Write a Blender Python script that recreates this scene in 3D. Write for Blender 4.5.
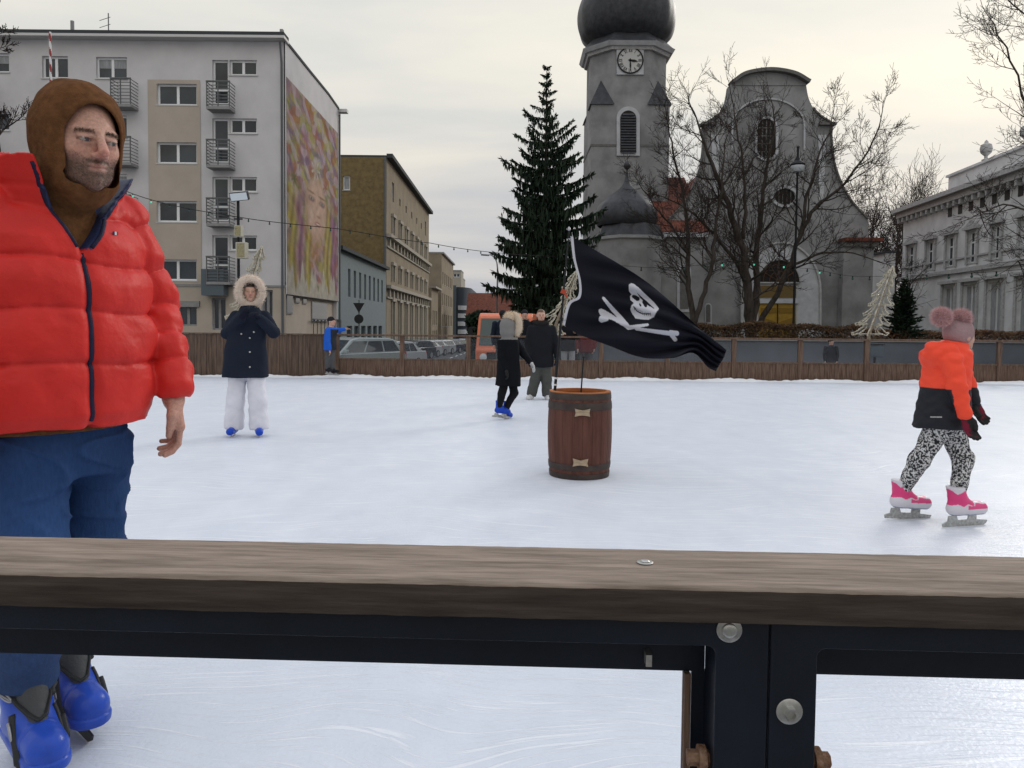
import bpy, bmesh, math, random
import numpy as np
from mathutils import Vector, Matrix
R = math.radians
for o in list(bpy.data.objects): bpy.data.objects.remove(o)
scene = bpy.context.scene
COL = scene.collection

# ------------------------------------------------------------------ camera
FPX, PITCH, ROLL, SHIFT, HC = 750.0, R(2.5), R(0.55), -26.0/1024, 1.25
cd = bpy.data.cameras.new('camera'); cam = bpy.data.objects.new('camera', cd); COL.objects.link(cam)
cd.sensor_width = 36; cd.lens = 36*FPX/1024; cd.shift_y = SHIFT; cd.clip_start = .05; cd.clip_end = 3000
cam.matrix_world = Matrix.Translation((0, 0, HC)) @ Matrix.Rotation(R(90)-PITCH, 4, 'X') @ Matrix.Rotation(ROLL, 4, 'Z')
scene.camera = cam
CR = cam.matrix_world.to_3x3()

# ------------------------------------------------------------------ world, sun, exposure
SUN_EL, SUN_AZ = 24.0, 42.0          # azimuth measured from +Y towards +X
w = bpy.data.worlds.new('World'); scene.world = w; w.use_nodes = True
nt = w.node_tree; nt.nodes.clear(); N = nt.nodes.new; L = nt.links.new
out = N('ShaderNodeOutputWorld'); bg = N('ShaderNodeBackground'); add = N('ShaderNodeAddShader'); bg2 = N('ShaderNodeBackground')
sky = N('ShaderNodeTexSky'); sky.sky_type = 'NISHITA'; sky.sun_disc = False
sky.sun_elevation = R(SUN_EL); sky.sun_rotation = R(SUN_AZ)
L(sky.outputs[0], bg.inputs[0]); bg.inputs[1].default_value = 0.05
tc = N('ShaderNodeTexCoord'); sep = N('ShaderNodeSeparateXYZ'); L(tc.outputs['Generated'], sep.inputs[0])
def wmath(op, a, b=None, c=None):
    n = N('ShaderNodeMath'); n.operation = op
    for i, x in enumerate((a, b, c)):
        if x is None: continue
        if isinstance(x, (int, float)): n.inputs[i].default_value = x
        else: L(x, n.inputs[i])
    return n.outputs[0]
zc = wmath('MAXIMUM', sep.outputs[2], 0.0)
den = wmath('ADD', zc, 0.12)
cx = wmath('DIVIDE', sep.outputs[0], den); cy = wmath('DIVIDE', sep.outputs[1], den)
comb = N('ShaderNodeCombineXYZ'); L(cx, comb.inputs[0]); L(cy, comb.inputs[1])
mp = N('ShaderNodeMapping'); L(comb.outputs[0], mp.inputs[0]); mp.inputs['Scale'].default_value = (0.42, 0.85, 1); mp.inputs['Rotation'].default_value = (0, 0, R(14)); mp.inputs['Location'].default_value = (1.3, 0.4, 0)
n1 = N('ShaderNodeTexNoise'); L(mp.outputs[0], n1.inputs[0]); n1.inputs['Scale'].default_value = 1.0; n1.inputs['Detail'].default_value = 7; n1.inputs['Roughness'].default_value = .5; n1.inputs['Distortion'].default_value = .25
el = N('ShaderNodeValToRGB'); L(zc, el.inputs[0]); cr = el.color_ramp
cr.elements[0].position = 0.0; cr.elements[0].color = (.50, .50, .52, 1)
cr.elements[1].position = 1.0; cr.elements[1].color = (1.02, 1.08, 1.20, 1)
for p, c in ((.06, (.48, .48, .50, 1)), (.16, (.58, .565, .545, 1)), (.28, (.74, .715, .64, 1)), (.42, (.80, .775, .69, 1)), (.6, (.88, .90, .95, 1))):
    e = cr.elements.new(p); e.color = c
cl = N('ShaderNodeValToRGB'); L(n1.outputs[0], cl.inputs[0])
cl.color_ramp.elements[0].position = .36; cl.color_ramp.elements[0].color = (.76, .795, .87, 1)
cl.color_ramp.elements[1].position = .62; cl.color_ramp.elements[1].color = (1.13, 1.09, 1.02, 1)
mx = N('ShaderNodeMix'); mx.data_type = 'RGBA'; mx.blend_type = 'MULTIPLY'; mx.inputs[0].default_value = 1
L(el.outputs[0], mx.inputs[6]); L(cl.outputs[0], mx.inputs[7])
# soft glow of the veiled sun
sdir = Vector((math.sin(R(SUN_AZ))*math.cos(R(SUN_EL)), math.cos(R(SUN_AZ))*math.cos(R(SUN_EL)), math.sin(R(SUN_EL))))
dot = N('ShaderNodeVectorMath'); dot.operation = 'DOT_PRODUCT'; L(tc.outputs['Generated'], dot.inputs[0]); dot.inputs[1].default_value = sdir
gl = wmath('MULTIPLY', wmath('POWER', wmath('MAXIMUM', dot.outputs['Value'], 0.0), 14.0), 0.07)
mx2 = N('ShaderNodeMix'); mx2.data_type = 'RGBA'; mx2.blend_type = 'ADD'; mx2.inputs[0].default_value = 1
gc = N('ShaderNodeCombineColor'); L(gl, gc.inputs[0]); L(wmath('MULTIPLY', gl, .93), gc.inputs[1]); L(wmath('MULTIPLY', gl, .8), gc.inputs[2])
bk = N('ShaderNodeMapRange'); L(sep.outputs[1], bk.inputs[0]); bk.inputs[1].default_value = -.7; bk.inputs[2].default_value = .55; bk.inputs[3].default_value = .95; bk.inputs[4].default_value = 1.0
mxb = N('ShaderNodeMix'); mxb.data_type = 'RGBA'; mxb.blend_type = 'MULTIPLY'; mxb.inputs[0].default_value = 1
L(mx.outputs[2], mxb.inputs[6]); L(bk.outputs[0], mxb.inputs[7])
L(mxb.outputs[2], mx2.inputs[6]); L(gc.outputs[0], mx2.inputs[7])
L(mx2.outputs[2], bg2.inputs[0]); bg2.inputs[1].default_value = 1.0
veil = N('ShaderNodeMix'); veil.data_type = 'RGBA'; veil.blend_type = 'MULTIPLY'; veil.inputs[0].default_value = 1; L(sky.outputs[0], veil.inputs[6]); veil.inputs[7].default_value = (.10, .10, .10, 1)
L(veil.outputs[2], bg.inputs[0]); L(bg.outputs[0], add.inputs[0]); L(bg2.outputs[0], add.inputs[1]); L(add.outputs[0], out.inputs[0])
sd = bpy.data.lights.new('sun', 'SUN'); sd.energy = 0.9; sd.angle = R(16); sd.color = (1, .95, .87)
so = bpy.data.objects.new('sun', sd); COL.objects.link(so); so.rotation_euler = sdir.to_track_quat('Z', 'Y').to_euler()
vs = scene.view_settings; vs.view_transform = 'Standard'; vs.look = 'None'; vs.exposure = 0.2; vs.gamma = 1; vs.use_curve_mapping = False

# ------------------------------------------------------------------ pixel -> point
def ray(px, py):
    v = Vector(((px-512)/FPX, ((384-py)+SHIFT*1024)/FPX, -1)); return CR @ v
def at(px, py, Y):
    d = ray(px, py); t = Y/d.y; return Vector((d.x*t, Y, HC+d.z*t))
def gnd(px, py, z=0.0):
    d = ray(px, py); t = (z-HC)/d.z; return Vector((d.x*t, d.y*t, z))

# ------------------------------------------------------------------ tagging
def tag(o, label=None, cat=None, group=None, kind=None):
    if label: o['label'] = label
    if cat: o['category'] = cat
    if group: o['group'] = group
    if kind: o['kind'] = kind
    return o
def empty(name, loc, label=None, cat=None, group=None, rz=0.0):
    o = bpy.data.objects.new(name, None); COL.objects.link(o); o.location = loc; o.rotation_euler = (0, 0, rz)
    o.empty_display_size = .1
    return tag(o, label, cat, group)

# ------------------------------------------------------------------ materials
MATS = {}
def mat(name, col, rough=.7, metal=0.0, var=0.0, vscale=6.0, bump=0.0, bscale=30.0, spec=.18, stretch=(1, 1, 1), col2=None, detail=5, coat=0.0, attr=False, sheen=0.0, lo=.35, hi=.65, bdist=.02, coords='Object'):
    if name in MATS: return MATS[name]
    m = bpy.data.materials.new(name); m.use_nodes = True; t = m.node_tree; b = t.nodes['Principled BSDF']
    b.inputs['Roughness'].default_value = rough; b.inputs['Metallic'].default_value = metal
    b.inputs['Specular IOR Level'].default_value = spec; b.inputs['Coat Weight'].default_value = coat
    b.inputs['Sheen Weight'].default_value = sheen
    c = (*col, 1); b.inputs['Base Color'].default_value = c
    src = None
    if attr:
        a = t.nodes.new('ShaderNodeAttribute'); a.attribute_name = 'Col'; src = a.outputs['Color']
        t.links.new(src, b.inputs['Base Color'])
    tcn = t.nodes.new('ShaderNodeTexCoord'); mpn = t.nodes.new('ShaderNodeMapping'); mpn.inputs['Scale'].default_value = stretch
    t.links.new(tcn.outputs[coords], mpn.inputs[0])
    if var > 0 or col2:
        n = t.nodes.new('ShaderNodeTexNoise'); n.inputs['Scale'].default_value = vscale; n.inputs['Detail'].default_value = detail
        n.inputs['Roughness'].default_value = .6
        t.links.new(mpn.outputs[0], n.inputs[0])
        r = t.nodes.new('ShaderNodeValToRGB'); t.links.new(n.outputs[0], r.inputs[0])
        r.color_ramp.elements[0].position = lo; r.color_ramp.elements[1].position = hi
        if attr:
            r.color_ramp.elements[0].color = (1-var, 1-var, 1-var, 1); r.color_ramp.elements[1].color = (1+var, 1+var, 1+var, 1)
            x = t.nodes.new('ShaderNodeMix'); x.data_type = 'RGBA'; x.blend_type = 'MULTIPLY'; x.inputs[0].default_value = 1
            t.links.new(src, x.inputs[6]); t.links.new(r.outputs[0], x.inputs[7]); t.links.new(x.outputs[2], b.inputs['Base Color'])
        else:
            if col2: r.color_ramp.elements[0].color = c; r.color_ramp.elements[1].color = (*col2, 1)
            else:
                r.color_ramp.elements[0].color = tuple(v*(1-var) for v in col)+(1,)
                r.color_ramp.elements[1].color = tuple(min(v*(1+var), .95) for v in col)+(1,)
            t.links.new(r.outputs[0], b.inputs['Base Color'])
    if bump > 0:
        n = t.nodes.new('ShaderNodeTexNoise'); n.inputs['Scale'].default_value = bscale; n.inputs['Detail'].default_value = 6
        t.links.new(mpn.outputs[0], n.inputs[0])
        bp = t.nodes.new('ShaderNodeBump'); bp.inputs['Strength'].default_value = bump; bp.inputs['Distance'].default_value = bdist
        t.links.new(n.outputs[0], bp.inputs['Height']); t.links.new(bp.outputs[0], b.inputs['Normal'])
    MATS[name] = m; return m
def glassy(name, tint=(.8, .85, .9), alpha=.25, rough=.08, haze=.15, hcol=(.35, .38, .43)):
    if name in MATS: return MATS[name]
    m = bpy.data.materials.new(name); m.use_nodes = True; t = m.node_tree; t.nodes.clear(); n = t.nodes.new; l = t.links.new
    o = n('ShaderNodeOutputMaterial'); tr = n('ShaderNodeBsdfTransparent'); tr.inputs[0].default_value = (*tint, 1)
    gl = n('ShaderNodeBsdfGlossy'); gl.inputs['Roughness'].default_value = rough; gl.inputs[0].default_value = (.9, .9, .9, 1)
    df = n('ShaderNodeBsdfDiffuse'); df.inputs[0].default_value = (*hcol, 1)
    fr = n('ShaderNodeFresnel'); fr.inputs[0].default_value = 1.45
    nz = n('ShaderNodeTexNoise'); nz.inputs['Scale'].default_value = 3; nz.inputs['Detail'].default_value = 8
    tcn = n('ShaderNodeTexCoord'); l(tcn.outputs['Object'], nz.inputs[0])
    mr = n('ShaderNodeMapRange'); mr.inputs[1].default_value = .3; mr.inputs[2].default_value = .7; mr.inputs[3].default_value = haze*.5; mr.inputs[4].default_value = haze*1.4
    l(nz.outputs[0], mr.inputs[0])
    a = n('ShaderNodeMixShader'); l(mr.outputs[0], a.inputs[0]); l(tr.outputs[0], a.inputs[1]); l(df.outputs[0], a.inputs[2])
    ge = n('ShaderNodeNewGeometry'); inv_ = n('ShaderNodeMath'); inv_.operation = 'SUBTRACT'; inv_.inputs[0].default_value = 1; l(ge.outputs['Backfacing'], inv_.inputs[1])
    fm = n('ShaderNodeMath'); fm.operation = 'MULTIPLY'; l(fr.outputs[0], fm.inputs[0]); l(inv_.outputs[0], fm.inputs[1])      # the rear face of a thin pane adds no second mirror
    hm_ = n('ShaderNodeMath'); hm_.operation = 'MULTIPLY'; l(mr.outputs[0], hm_.inputs[0]); l(inv_.outputs[0], hm_.inputs[1]); l(hm_.outputs[0], a.inputs[0])
    b = n('ShaderNodeMixShader'); l(fm.outputs[0], b.inputs[0]); l(a.outputs[0], b.inputs[1]); l(gl.outputs[0], b.inputs[2])
    l(b.outputs[0], o.inputs[0]); MATS[name] = m; return m

# ------------------------------------------------------------------ mesh builder
WORLD = [False]      # True while a builder gives its shapes in world coordinates
class MB:
    def __init__(s): s.v = []; s.f = []
    def add(s, vs, fs):
        k = len(s.v); s.v.extend(tuple(v) for v in vs); s.f.extend(tuple(i+k for i in f) for f in fs); return s
    def box(s, x0, x1, y0, y1, z0, z1):
        return s.add([(x0,y0,z0),(x1,y0,z0),(x1,y1,z0),(x0,y1,z0),(x0,y0,z1),(x1,y0,z1),(x1,y1,z1),(x0,y1,z1)],
                     [(0,3,2,1),(4,5,6,7),(0,1,5,4),(1,2,6,5),(2,3,7,6),(3,0,4,7)])
    def obox(s, c, h, M=None):
        vs = []
        for dz in (-1, 1):
            for dx, dy in ((-1,-1),(1,-1),(1,1),(-1,1)):
                v = Vector((dx*h[0], dy*h[1], dz*h[2])); v = M @ v if M else v; vs.append(Vector(c)+v)
        return s.add(vs, [(0,3,2,1),(4,5,6,7),(0,1,5,4),(1,2,6,5),(2,3,7,6),(3,0,4,7)])
    def tube(s, pts, rad, n=8, cap=True, flat=1.0):
        pts = [Vector(p) for p in pts]; m = len(pts)
        if isinstance(rad, (int, float)): rad = [rad]*m
        ref = None; rings = []; vs = []; fs = []
        for i, p in enumerate(pts):
            t = (pts[min(i+1, m-1)]-pts[max(i-1, 0)])
            if t.length < 1e-9: t = Vector((0, 0, 1))
            t.normalize()
            if ref is None: ref = Vector((1, 0, 0)) if abs(t.x) < .8 else Vector((0, 1, 0))
            a = (ref - t*ref.dot(t)); 
            if a.length < 1e-6: a = t.orthogonal()
            a.normalize(); b = t.cross(a); ref = a
            for k in range(n):
                q = 2*math.pi*k/n; vs.append(p+(a*math.cos(q)+b*math.sin(q)*flat)*rad[i])
        for i in range(m-1):
            for k in range(n):
                fs.append((i*n+k, i*n+(k+1) % n, (i+1)*n+(k+1) % n, (i+1)*n+k))
        if cap: fs.append(tuple(range(n-1, -1, -1))); fs.append(tuple((m-1)*n+k for k in range(n)))
        return s.add(vs, fs)
    def lathe(s, prof, c=(0, 0, 0), n=24, axis='Z', a0=0.0, caps=True):
        vs = []; fs = []; m = len(prof)
        for r, z in prof:
            for k in range(n):
                q = 2*math.pi*k/n+a0; x, y = r*math.cos(q), r*math.sin(q)
                p = (x, y, z) if axis == 'Z' else ((z, x, y) if axis == 'X' else (x, z, y))
                vs.append((p[0]+c[0], p[1]+c[1], p[2]+c[2]))
        for i in range(m-1):
            for k in range(n): fs.append((i*n+k, i*n+(k+1) % n, (i+1)*n+(k+1) % n, (i+1)*n+k))
        if caps:
            fs.append(tuple(range(n-1, -1, -1))); fs.append(tuple((m-1)*n+k for k in range(n)))
        return s.add(vs, fs)
    def extr(s, poly, f0, f1):          # poly of 2d, f0/f1 map (a,b)->point
        n = len(poly); vs = [f0(*p) for p in poly]+[f1(*p) for p in poly]
        fs = [tuple(range(n)), tuple(range(2*n-1, n-1, -1))]
        for i in range(n): fs.append((i, (i+1) % n, n+(i+1) % n, n+i))
        return s.add(vs, fs)
    def build(s, name, m, parent=None, smooth=False, bevel=0.0, recalc=True, subs=0):
        me = bpy.data.meshes.new(name); me.from_pydata(s.v, [], s.f); me.update()
        if recalc:
            bm = bmesh.new(); bm.from_mesh(me); bmesh.ops.recalc_face_normals(bm, faces=bm.faces); bm.to_mesh(me); bm.free()
        if m: me.materials.append(m)
        if smooth:
            me.polygons.foreach_set('use_smooth', [True]*len(me.polygons))
            if smooth != 'all':
                try: me.set_sharp_from_angle(angle=R(40))
                except Exception: pass
        o = bpy.data.objects.new(name, me); COL.objects.link(o)
        if parent:
            o.parent = parent
            if WORLD[0] and parent.type == 'EMPTY': o.location = -parent.location
        if bevel > 0:
            b = o.modifiers.new('bevel', 'BEVEL'); b.width = bevel; b.segments = 2; b.limit_method = 'ANGLE'
        return o

# ------------------------------------------------------------------ signed-distance modelling
def V3(p): return np.array(p, dtype=np.float32)
def smin(a, b, k):
    if k <= 0: return np.minimum(a, b)
    h = np.clip(.5+.5*(b-a)/k, 0, 1); return b+(a-b)*h-k*h*(1-h)
def smax(a, b, k): return -smin(-a, -b, k)
def capd(P, a, b, ra, rb):
    a = V3(a); b = V3(b); ab = b-a; t = np.clip(((P-a)@ab)/max(float(ab@ab), 1e-9), 0, 1)
    q = P-a-t[:, None]*ab
    return np.sqrt((q*q).sum(1))-(ra+(rb-ra)*t)
def elld(P, c, r):
    q = (P-V3(c))/V3(r); k0 = np.sqrt((q*q).sum(1)); 
    q2 = q/V3(r); k1 = np.sqrt((q2*q2).sum(1))+1e-9
    return k0*(k0-1)/k1
def chaind(P, pts, rads, mod=None, k=0.0):
    d = None; s0 = 0.0
    for i in range(len(pts)-1):
        a = V3(pts[i]); b = V3(pts[i+1]); ab = b-a; ln = float(np.sqrt(ab@ab)); t = np.clip(((P-a)@ab)/max(ln*ln, 1e-9), 0, 1)
        q = P-a-t[:, None]*ab; r = rads[i]+(rads[i+1]-rads[i])*t
        if mod: r = r+mod(s0+t*ln)
        di = np.sqrt((q*q).sum(1))-r; s0 += ln
        d = di if d is None else smin(d, di, k)
    return d
def torsod(P, tab, e=2.0):
    z = P[:, 2]; T = np.array(tab, dtype=np.float32); T = T[np.argsort(T[:, 0])]
    f = lambda j: np.interp(z, T[:, 0], T[:, j])
    cx, cy, rx, ry = f(1), f(2), f(3), f(4)
    q = (np.abs((P[:, 0]-cx)/rx)**e+np.abs((P[:, 1]-cy)/ry)**e)**(1/e)
    d = (q-1)*np.minimum(rx, ry)
    return np.maximum(d, np.maximum(T[0, 0]-z, z-T[-1, 0]))
def inv(M):
    Mi = np.array(M.inverted(), dtype=np.float32); return lambda P: P@Mi[:3, :3].T+Mi[:3, 3]
def frame(loc, yaw=0, pitch=0, roll=0):    # local -y is "front"; +yaw turns the front towards +x; +pitch looks down
    return Matrix.Translation(Vector(loc)) @ Matrix.Rotation(R(yaw), 4, 'Z') @ Matrix.Rotation(R(pitch), 4, 'X') @ Matrix.Rotation(R(roll), 4, 'Y')
def wob(P, s, seed=0.0):
    x, y, z = P[:, 0]*s+seed, P[:, 1]*s+seed*1.7, P[:, 2]*s+seed*.6
    return (np.sin(x*1.1+1.7*np.sin(y*.9+z*.6))+np.sin(y*1.3+1.3*np.sin(z*1.1+x*.7)+1)+np.sin(z*1.2+1.9*np.sin(x*.8-y*.5)+2))/3

def sdf_mesh(fn, lo, hi, h, smooth_it=1):
    B = 8; lo = np.array(lo, np.float32)-h*2; hi = np.array(hi, np.float32)+h*2
    nb = np.ceil((hi-lo)/h/B).astype(int)+1; n = nb*B
    bc = np.stack(np.meshgrid(*[np.arange(k) for k in nb], indexing='ij'), -1).reshape(-1, 3)
    ctr = lo+(bc*B+(B-1)/2)*h; d = fn(ctr.astype(np.float32))
    act = np.abs(d) < B*h*.87*1.7+.01
    Vb = np.where(d < 0, -1.0, 1.0).astype(np.float32)
    Vv = np.repeat(np.repeat(np.repeat(Vb.reshape(nb), B, 0), B, 1), B, 2)
    off = np.stack(np.meshgrid(*[np.arange(B)]*3, indexing='ij'), -1).reshape(-1, 3)
    ab = bc[act]
    for c in range(0, len(ab), 900):
        idx = (ab[c:c+900, None, :]*B+off[None]).reshape(-1, 3)
        Vv[idx[:, 0], idx[:, 1], idx[:, 2]] = fn((lo+idx*h).astype(np.float32))
    Vv[0] = Vv[-1] = 1; Vv[:, 0] = Vv[:, -1] = 1; Vv[:, :, 0] = Vv[:, :, -1] = 1
    s = (Vv < 0)
    cnt = np.zeros(tuple(n-1), np.int8)
    for a in (0, 1):
        for b in (0, 1):
            for c in (0, 1): cnt += s[a:n[0]-1+a, b:n[1]-1+b, c:n[2]-1+c]
    cells = np.argwhere((cnt > 0) & (cnt < 8))
    im = np.full(tuple(n-1), -1, np.int32); im[cells[:, 0], cells[:, 1], cells[:, 2]] = np.arange(len(cells))
    acc = np.zeros((len(cells), 3), np.float32); num = np.zeros(len(cells), np.float32)
    cor = [(a, b, c) for a in (0, 1) for b in (0, 1) for c in (0, 1)]
    for i, A in enumerate(cor):
        for Bc in cor[i+1:]:
            if sum(abs(x-y) for x, y in zip(A, Bc)) != 1: continue
            va = Vv[cells[:, 0]+A[0], cells[:, 1]+A[1], cells[:, 2]+A[2]]; vb = Vv[cells[:, 0]+Bc[0], cells[:, 1]+Bc[1], cells[:, 2]+Bc[2]]
            m = (va < 0) != (vb < 0); t = np.where(m, va/(va-vb+1e-12), 0)
            p = np.array(A, np.float32)+t[:, None]*(np.array(Bc, np.float32)-np.array(A, np.float32))
            acc[m] += p[m]; num[m] += 1
    vtx = lo+(cells+acc/num[:, None])*h
    faces = []
    ax = [((0, 1, 0), (0, 0, 1)), ((0, 0, 1), (1, 0, 0)), ((1, 0, 0), (0, 1, 0))]
    for k in range(3):
        e = np.zeros(3, int); e[k] = 1; u, v = np.array(ax[k][0]), np.array(ax[k][1])
        ok = ((cells-u-v) >= 0).all(1); cc = cells[ok]
        a = s[cc[:, 0], cc[:, 1], cc[:, 2]]; b = s[cc[:, 0]+e[0], cc[:, 1]+e[1], cc[:, 2]+e[2]]
        m = a != b; cc = cc[m]; fl = a[m]
        g = lambda q: im[q[:, 0], q[:, 1], q[:, 2]]
        F = np.stack([g(cc), g(cc-u), g(cc-u-v), g(cc-v)], 1)
        F[~fl] = F[~fl][:, ::-1]; F = F[(F >= 0).all(1)]; faces.append(F)
    F = np.concatenate(faces)
    for _ in range(smooth_it):
        E = np.concatenate([F[:, [0, 1]], F[:, [1, 2]], F[:, [2, 3]], F[:, [3, 0]]])
        sm = np.zeros_like(vtx); ct = np.bincount(E[:, 0], minlength=len(vtx))+np.bincount(E[:, 1], minlength=len(vtx))
        for j in range(3):
            sm[:, j] = np.bincount(E[:, 0], vtx[E[:, 1], j], len(vtx))+np.bincount(E[:, 1], vtx[E[:, 0], j], len(vtx))
        vtx = vtx*.5+.5*sm/np.maximum(ct, 1)[:, None]
    return vtx.astype(np.float32), F

def np_obj(name, vtx, F, m, parent=None, colf=None, cols=None):
    me = bpy.data.meshes.new(name); k = F.shape[1]
    me.vertices.add(len(vtx)); me.vertices.foreach_set('co', vtx.ravel())
    me.loops.add(len(F)*k); me.loops.foreach_set('vertex_index', F.ravel().astype(np.int32))
    me.polygons.add(len(F)); me.polygons.foreach_set('loop_start', np.arange(0, len(F)*k, k, dtype=np.int32))
    try: me.polygons.foreach_set('loop_total', np.full(len(F), k, np.int32))
    except Exception: pass
    me.polygons.foreach_set('use_smooth', np.ones(len(F), bool)); me.update(calc_edges=True); me.validate()
    if colf is not None: cols = colf(vtx)
    if cols is not None:
        c4 = np.ones((len(vtx), 4), np.float32); c4[:, :3] = cols
        a = me.color_attributes.new('Col', 'FLOAT_COLOR', 'POINT'); a.data.foreach_set('color', c4.ravel())
    me.materials.append(m)
    o = bpy.data.objects.new(name, me); COL.objects.link(o)
    if parent:
        o.parent = parent
        if WORLD[0] and parent.type == 'EMPTY': o.location = -parent.location
    return o
def sdf_obj(name, fn, lo, hi, h, m, parent=None, colf=None, it=1):
    v, F = sdf_mesh(fn, lo, hi, h, it); return np_obj(name, v, F, m, parent, colf)
def paint(n, base): return np.tile(np.array(base, np.float32), (n, 1))
def spikes(name, pts, nrm, ln, wd, m, parent, seed=0, jit=.5):
    rg = np.random.default_rng(seed); n = len(pts)
    d = nrm+rg.normal(0, jit, (n, 3)); d /= np.linalg.norm(d, axis=1)[:, None]
    t = np.cross(d, rg.normal(0, 1, (n, 3))); t /= np.linalg.norm(t, axis=1)[:, None]+1e-9
    l = ln*rg.uniform(.6, 1.2, (n, 1))
    v = np.concatenate([pts-t*wd, pts+t*wd, pts+d*l], 0).astype(np.float32)
    F = np.stack([np.arange(n), np.arange(n)+n, np.arange(n)+2*n], 1)
    return v, F

# ================================================================== SETTING
M_ice = mat('ice', (.585, .63, .71), rough=.38, col2=(.69, .73, .80), vscale=3.2, stretch=(1, .6, 1), detail=12, bump=.0, spec=.4, lo=.25, hi=.75)
def ice_nodes():
    t = M_ice.node_tree; b = t.nodes['Principled BSDF']; tcn = t.nodes.new('ShaderNodeTexCoord')
    prev = None
    dn = t.nodes.new('ShaderNodeTexNoise'); dn.inputs['Scale'].default_value = .45; dn.inputs['Detail'].default_value = 2; t.links.new(tcn.outputs['Object'], dn.inputs[0])
    dv = t.nodes.new('ShaderNodeVectorMath'); dv.operation = 'MULTIPLY_ADD'; t.links.new(dn.outputs['Color'], dv.inputs[0]); dv.inputs[1].default_value = (1.6, 1.6, 0); t.links.new(tcn.outputs['Object'], dv.inputs[2])
    for i, (ang, sc, st) in enumerate(((34, 1.8, 62), (-48, 1.5, 55), (82, 2.0, 66), (-100, 1.4, 50), (8, 1.2, 44), (55, 1.6, 58), (-20, 1.3, 48))):
        mp = t.nodes.new('ShaderNodeMapping'); mp.inputs['Rotation'].default_value = (0, 0, R(ang)); mp.inputs['Scale'].default_value = (sc, st, 1)
        n = t.nodes.new('ShaderNodeTexNoise'); n.inputs['Scale'].default_value = 1.0; n.inputs['Detail'].default_value = 3; n.inputs['Distortion'].default_value = .4
        t.links.new(dv.outputs[0], mp.inputs[0]); t.links.new(mp.outputs[0], n.inputs[0])
        r = t.nodes.new('ShaderNodeMapRange'); r.inputs[1].default_value = .635; r.inputs[2].default_value = .68; t.links.new(n.outputs[0], r.inputs[0])
        if prev is None: prev = r.outputs[0]
        else:
            a = t.nodes.new('ShaderNodeMath'); a.operation = 'MAXIMUM'; t.links.new(prev, a.inputs[0]); t.links.new(r.outputs[0], a.inputs[1]); prev = a.outputs[0]
    g = t.nodes.new('ShaderNodeTexNoise'); g.inputs['Scale'].default_value = 60; g.inputs['Detail'].default_value = 6; t.links.new(tcn.outputs['Object'], g.inputs[0])
    h = t.nodes.new('ShaderNodeMath'); h.operation = 'MULTIPLY_ADD'; t.links.new(prev, h.inputs[0]); h.inputs[1].default_value = .8; t.links.new(g.outputs[0], h.inputs[2])
    bp = t.nodes.new('ShaderNodeBump'); bp.inputs['Strength'].default_value = .38; bp.inputs['Distance'].default_value = .006
    t.links.new(h.outputs[0], bp.inputs['Height']); t.links.new(bp.outputs[0], b.inputs['Normal'])
    base = b.inputs['Base Color'].links[0].from_socket
    mx = t.nodes.new('ShaderNodeMix'); mx.data_type = 'RGBA'; f = t.nodes.new('ShaderNodeMath'); f.operation = 'MULTIPLY'; f.inputs[1].default_value = .5
    t.links.new(prev, f.inputs[0]); t.links.new(f.outputs[0], mx.inputs[0]); t.links.new(base, mx.inputs[6]); mx.inputs[7].default_value = (.84, .86, .88, 1)
    t.links.new(mx.outputs[2], b.inputs['Base Color'])
ice_nodes()
M_snow = mat('snow', (.80, .82, .85), rough=.8, bump=.6, bscale=40, bdist=.02)
M_asph = mat('asphalt', (.055, .055, .06), rough=.85, var=.25, vscale=.8, bump=.3, bscale=60)
M_pave = mat('paving', (.15, .148, .145), rough=.85, var=.2, vscale=1.2, bump=.3, bscale=20)
M_grassy = mat('dry_lawn', (.055, .06, .03), rough=.95, col2=(.11, .085, .05), vscale=1.5, bump=.5)
M_kerb = mat('kerbstone', (.28, .28, .27), rough=.85, var=.15)
M_mark = mat('road_paint', (.7, .7, .68), rough=.7, var=.15)
def gz(x, y):
    if y < 18.6: return -.12
    return float(np.interp(y, [18.6, 24, 37, 75, 150], [-.12, -.60, -1.1, -1.75, -2.6]))
def sheet(name, x0, x1, ys, dz, m, thick=0.0):
    b = MB(); xs = [x0, x1]; n = len(ys)
    vs = [(x, y, gz(x, y)+dz) for y in ys for x in xs]; fs = [(2*i, 2*i+1, 2*i+3, 2*i+2) for i in range(n-1)]
    if thick:
        k = len(vs); vs += [(x, y, z-thick) for x, y, z in vs]
        for i in range(n-1):
            fs += [(2*i, 2*i+2, k+2*i+2, k+2*i), (2*i+1, 2*i+3, k+2*i+3, k+2*i+1)]
        fs += [(0, 1, k+1, k), (2*n-2, 2*n-1, k+2*n-1, k+2*n-2)]
    b.add(vs, fs); return tag(b.build(name, m, recalc=bool(thick)), kind='structure')
YS = [24, 30, 37, 50, 75, 100, 150, 200]
sheet('ground', -1500, 1500, [-60, 18.6, 24, 37, 75, 150, 2500], 0, M_pave)
sheet('road', -9.0, -1.2, YS, .005, M_asph)
sheet('cross_street', -60, -9.0, [24.5, 27, 31], .006, M_asph)
sheet('pavement', -11.05, -9.0, [31]+YS[2:], .13, M_pave, .2)
sheet('kerb', -9.0, -8.85, [31]+YS[2:], .134, M_kerb, .2)
b = MB()
for k in range(14):
    y = 26+k*6; b.add([(-5.2, y, gz(0, y)+.012), (-5.08, y, gz(0, y)+.012), (-5.08, y+3, gz(0, y+3)+.012), (-5.2, y+3, gz(0, y+3)+.012)], [(0, 1, 2, 3)])
tag(b.build('road_marking', M_mark, recalc=False), kind='structure')
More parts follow.
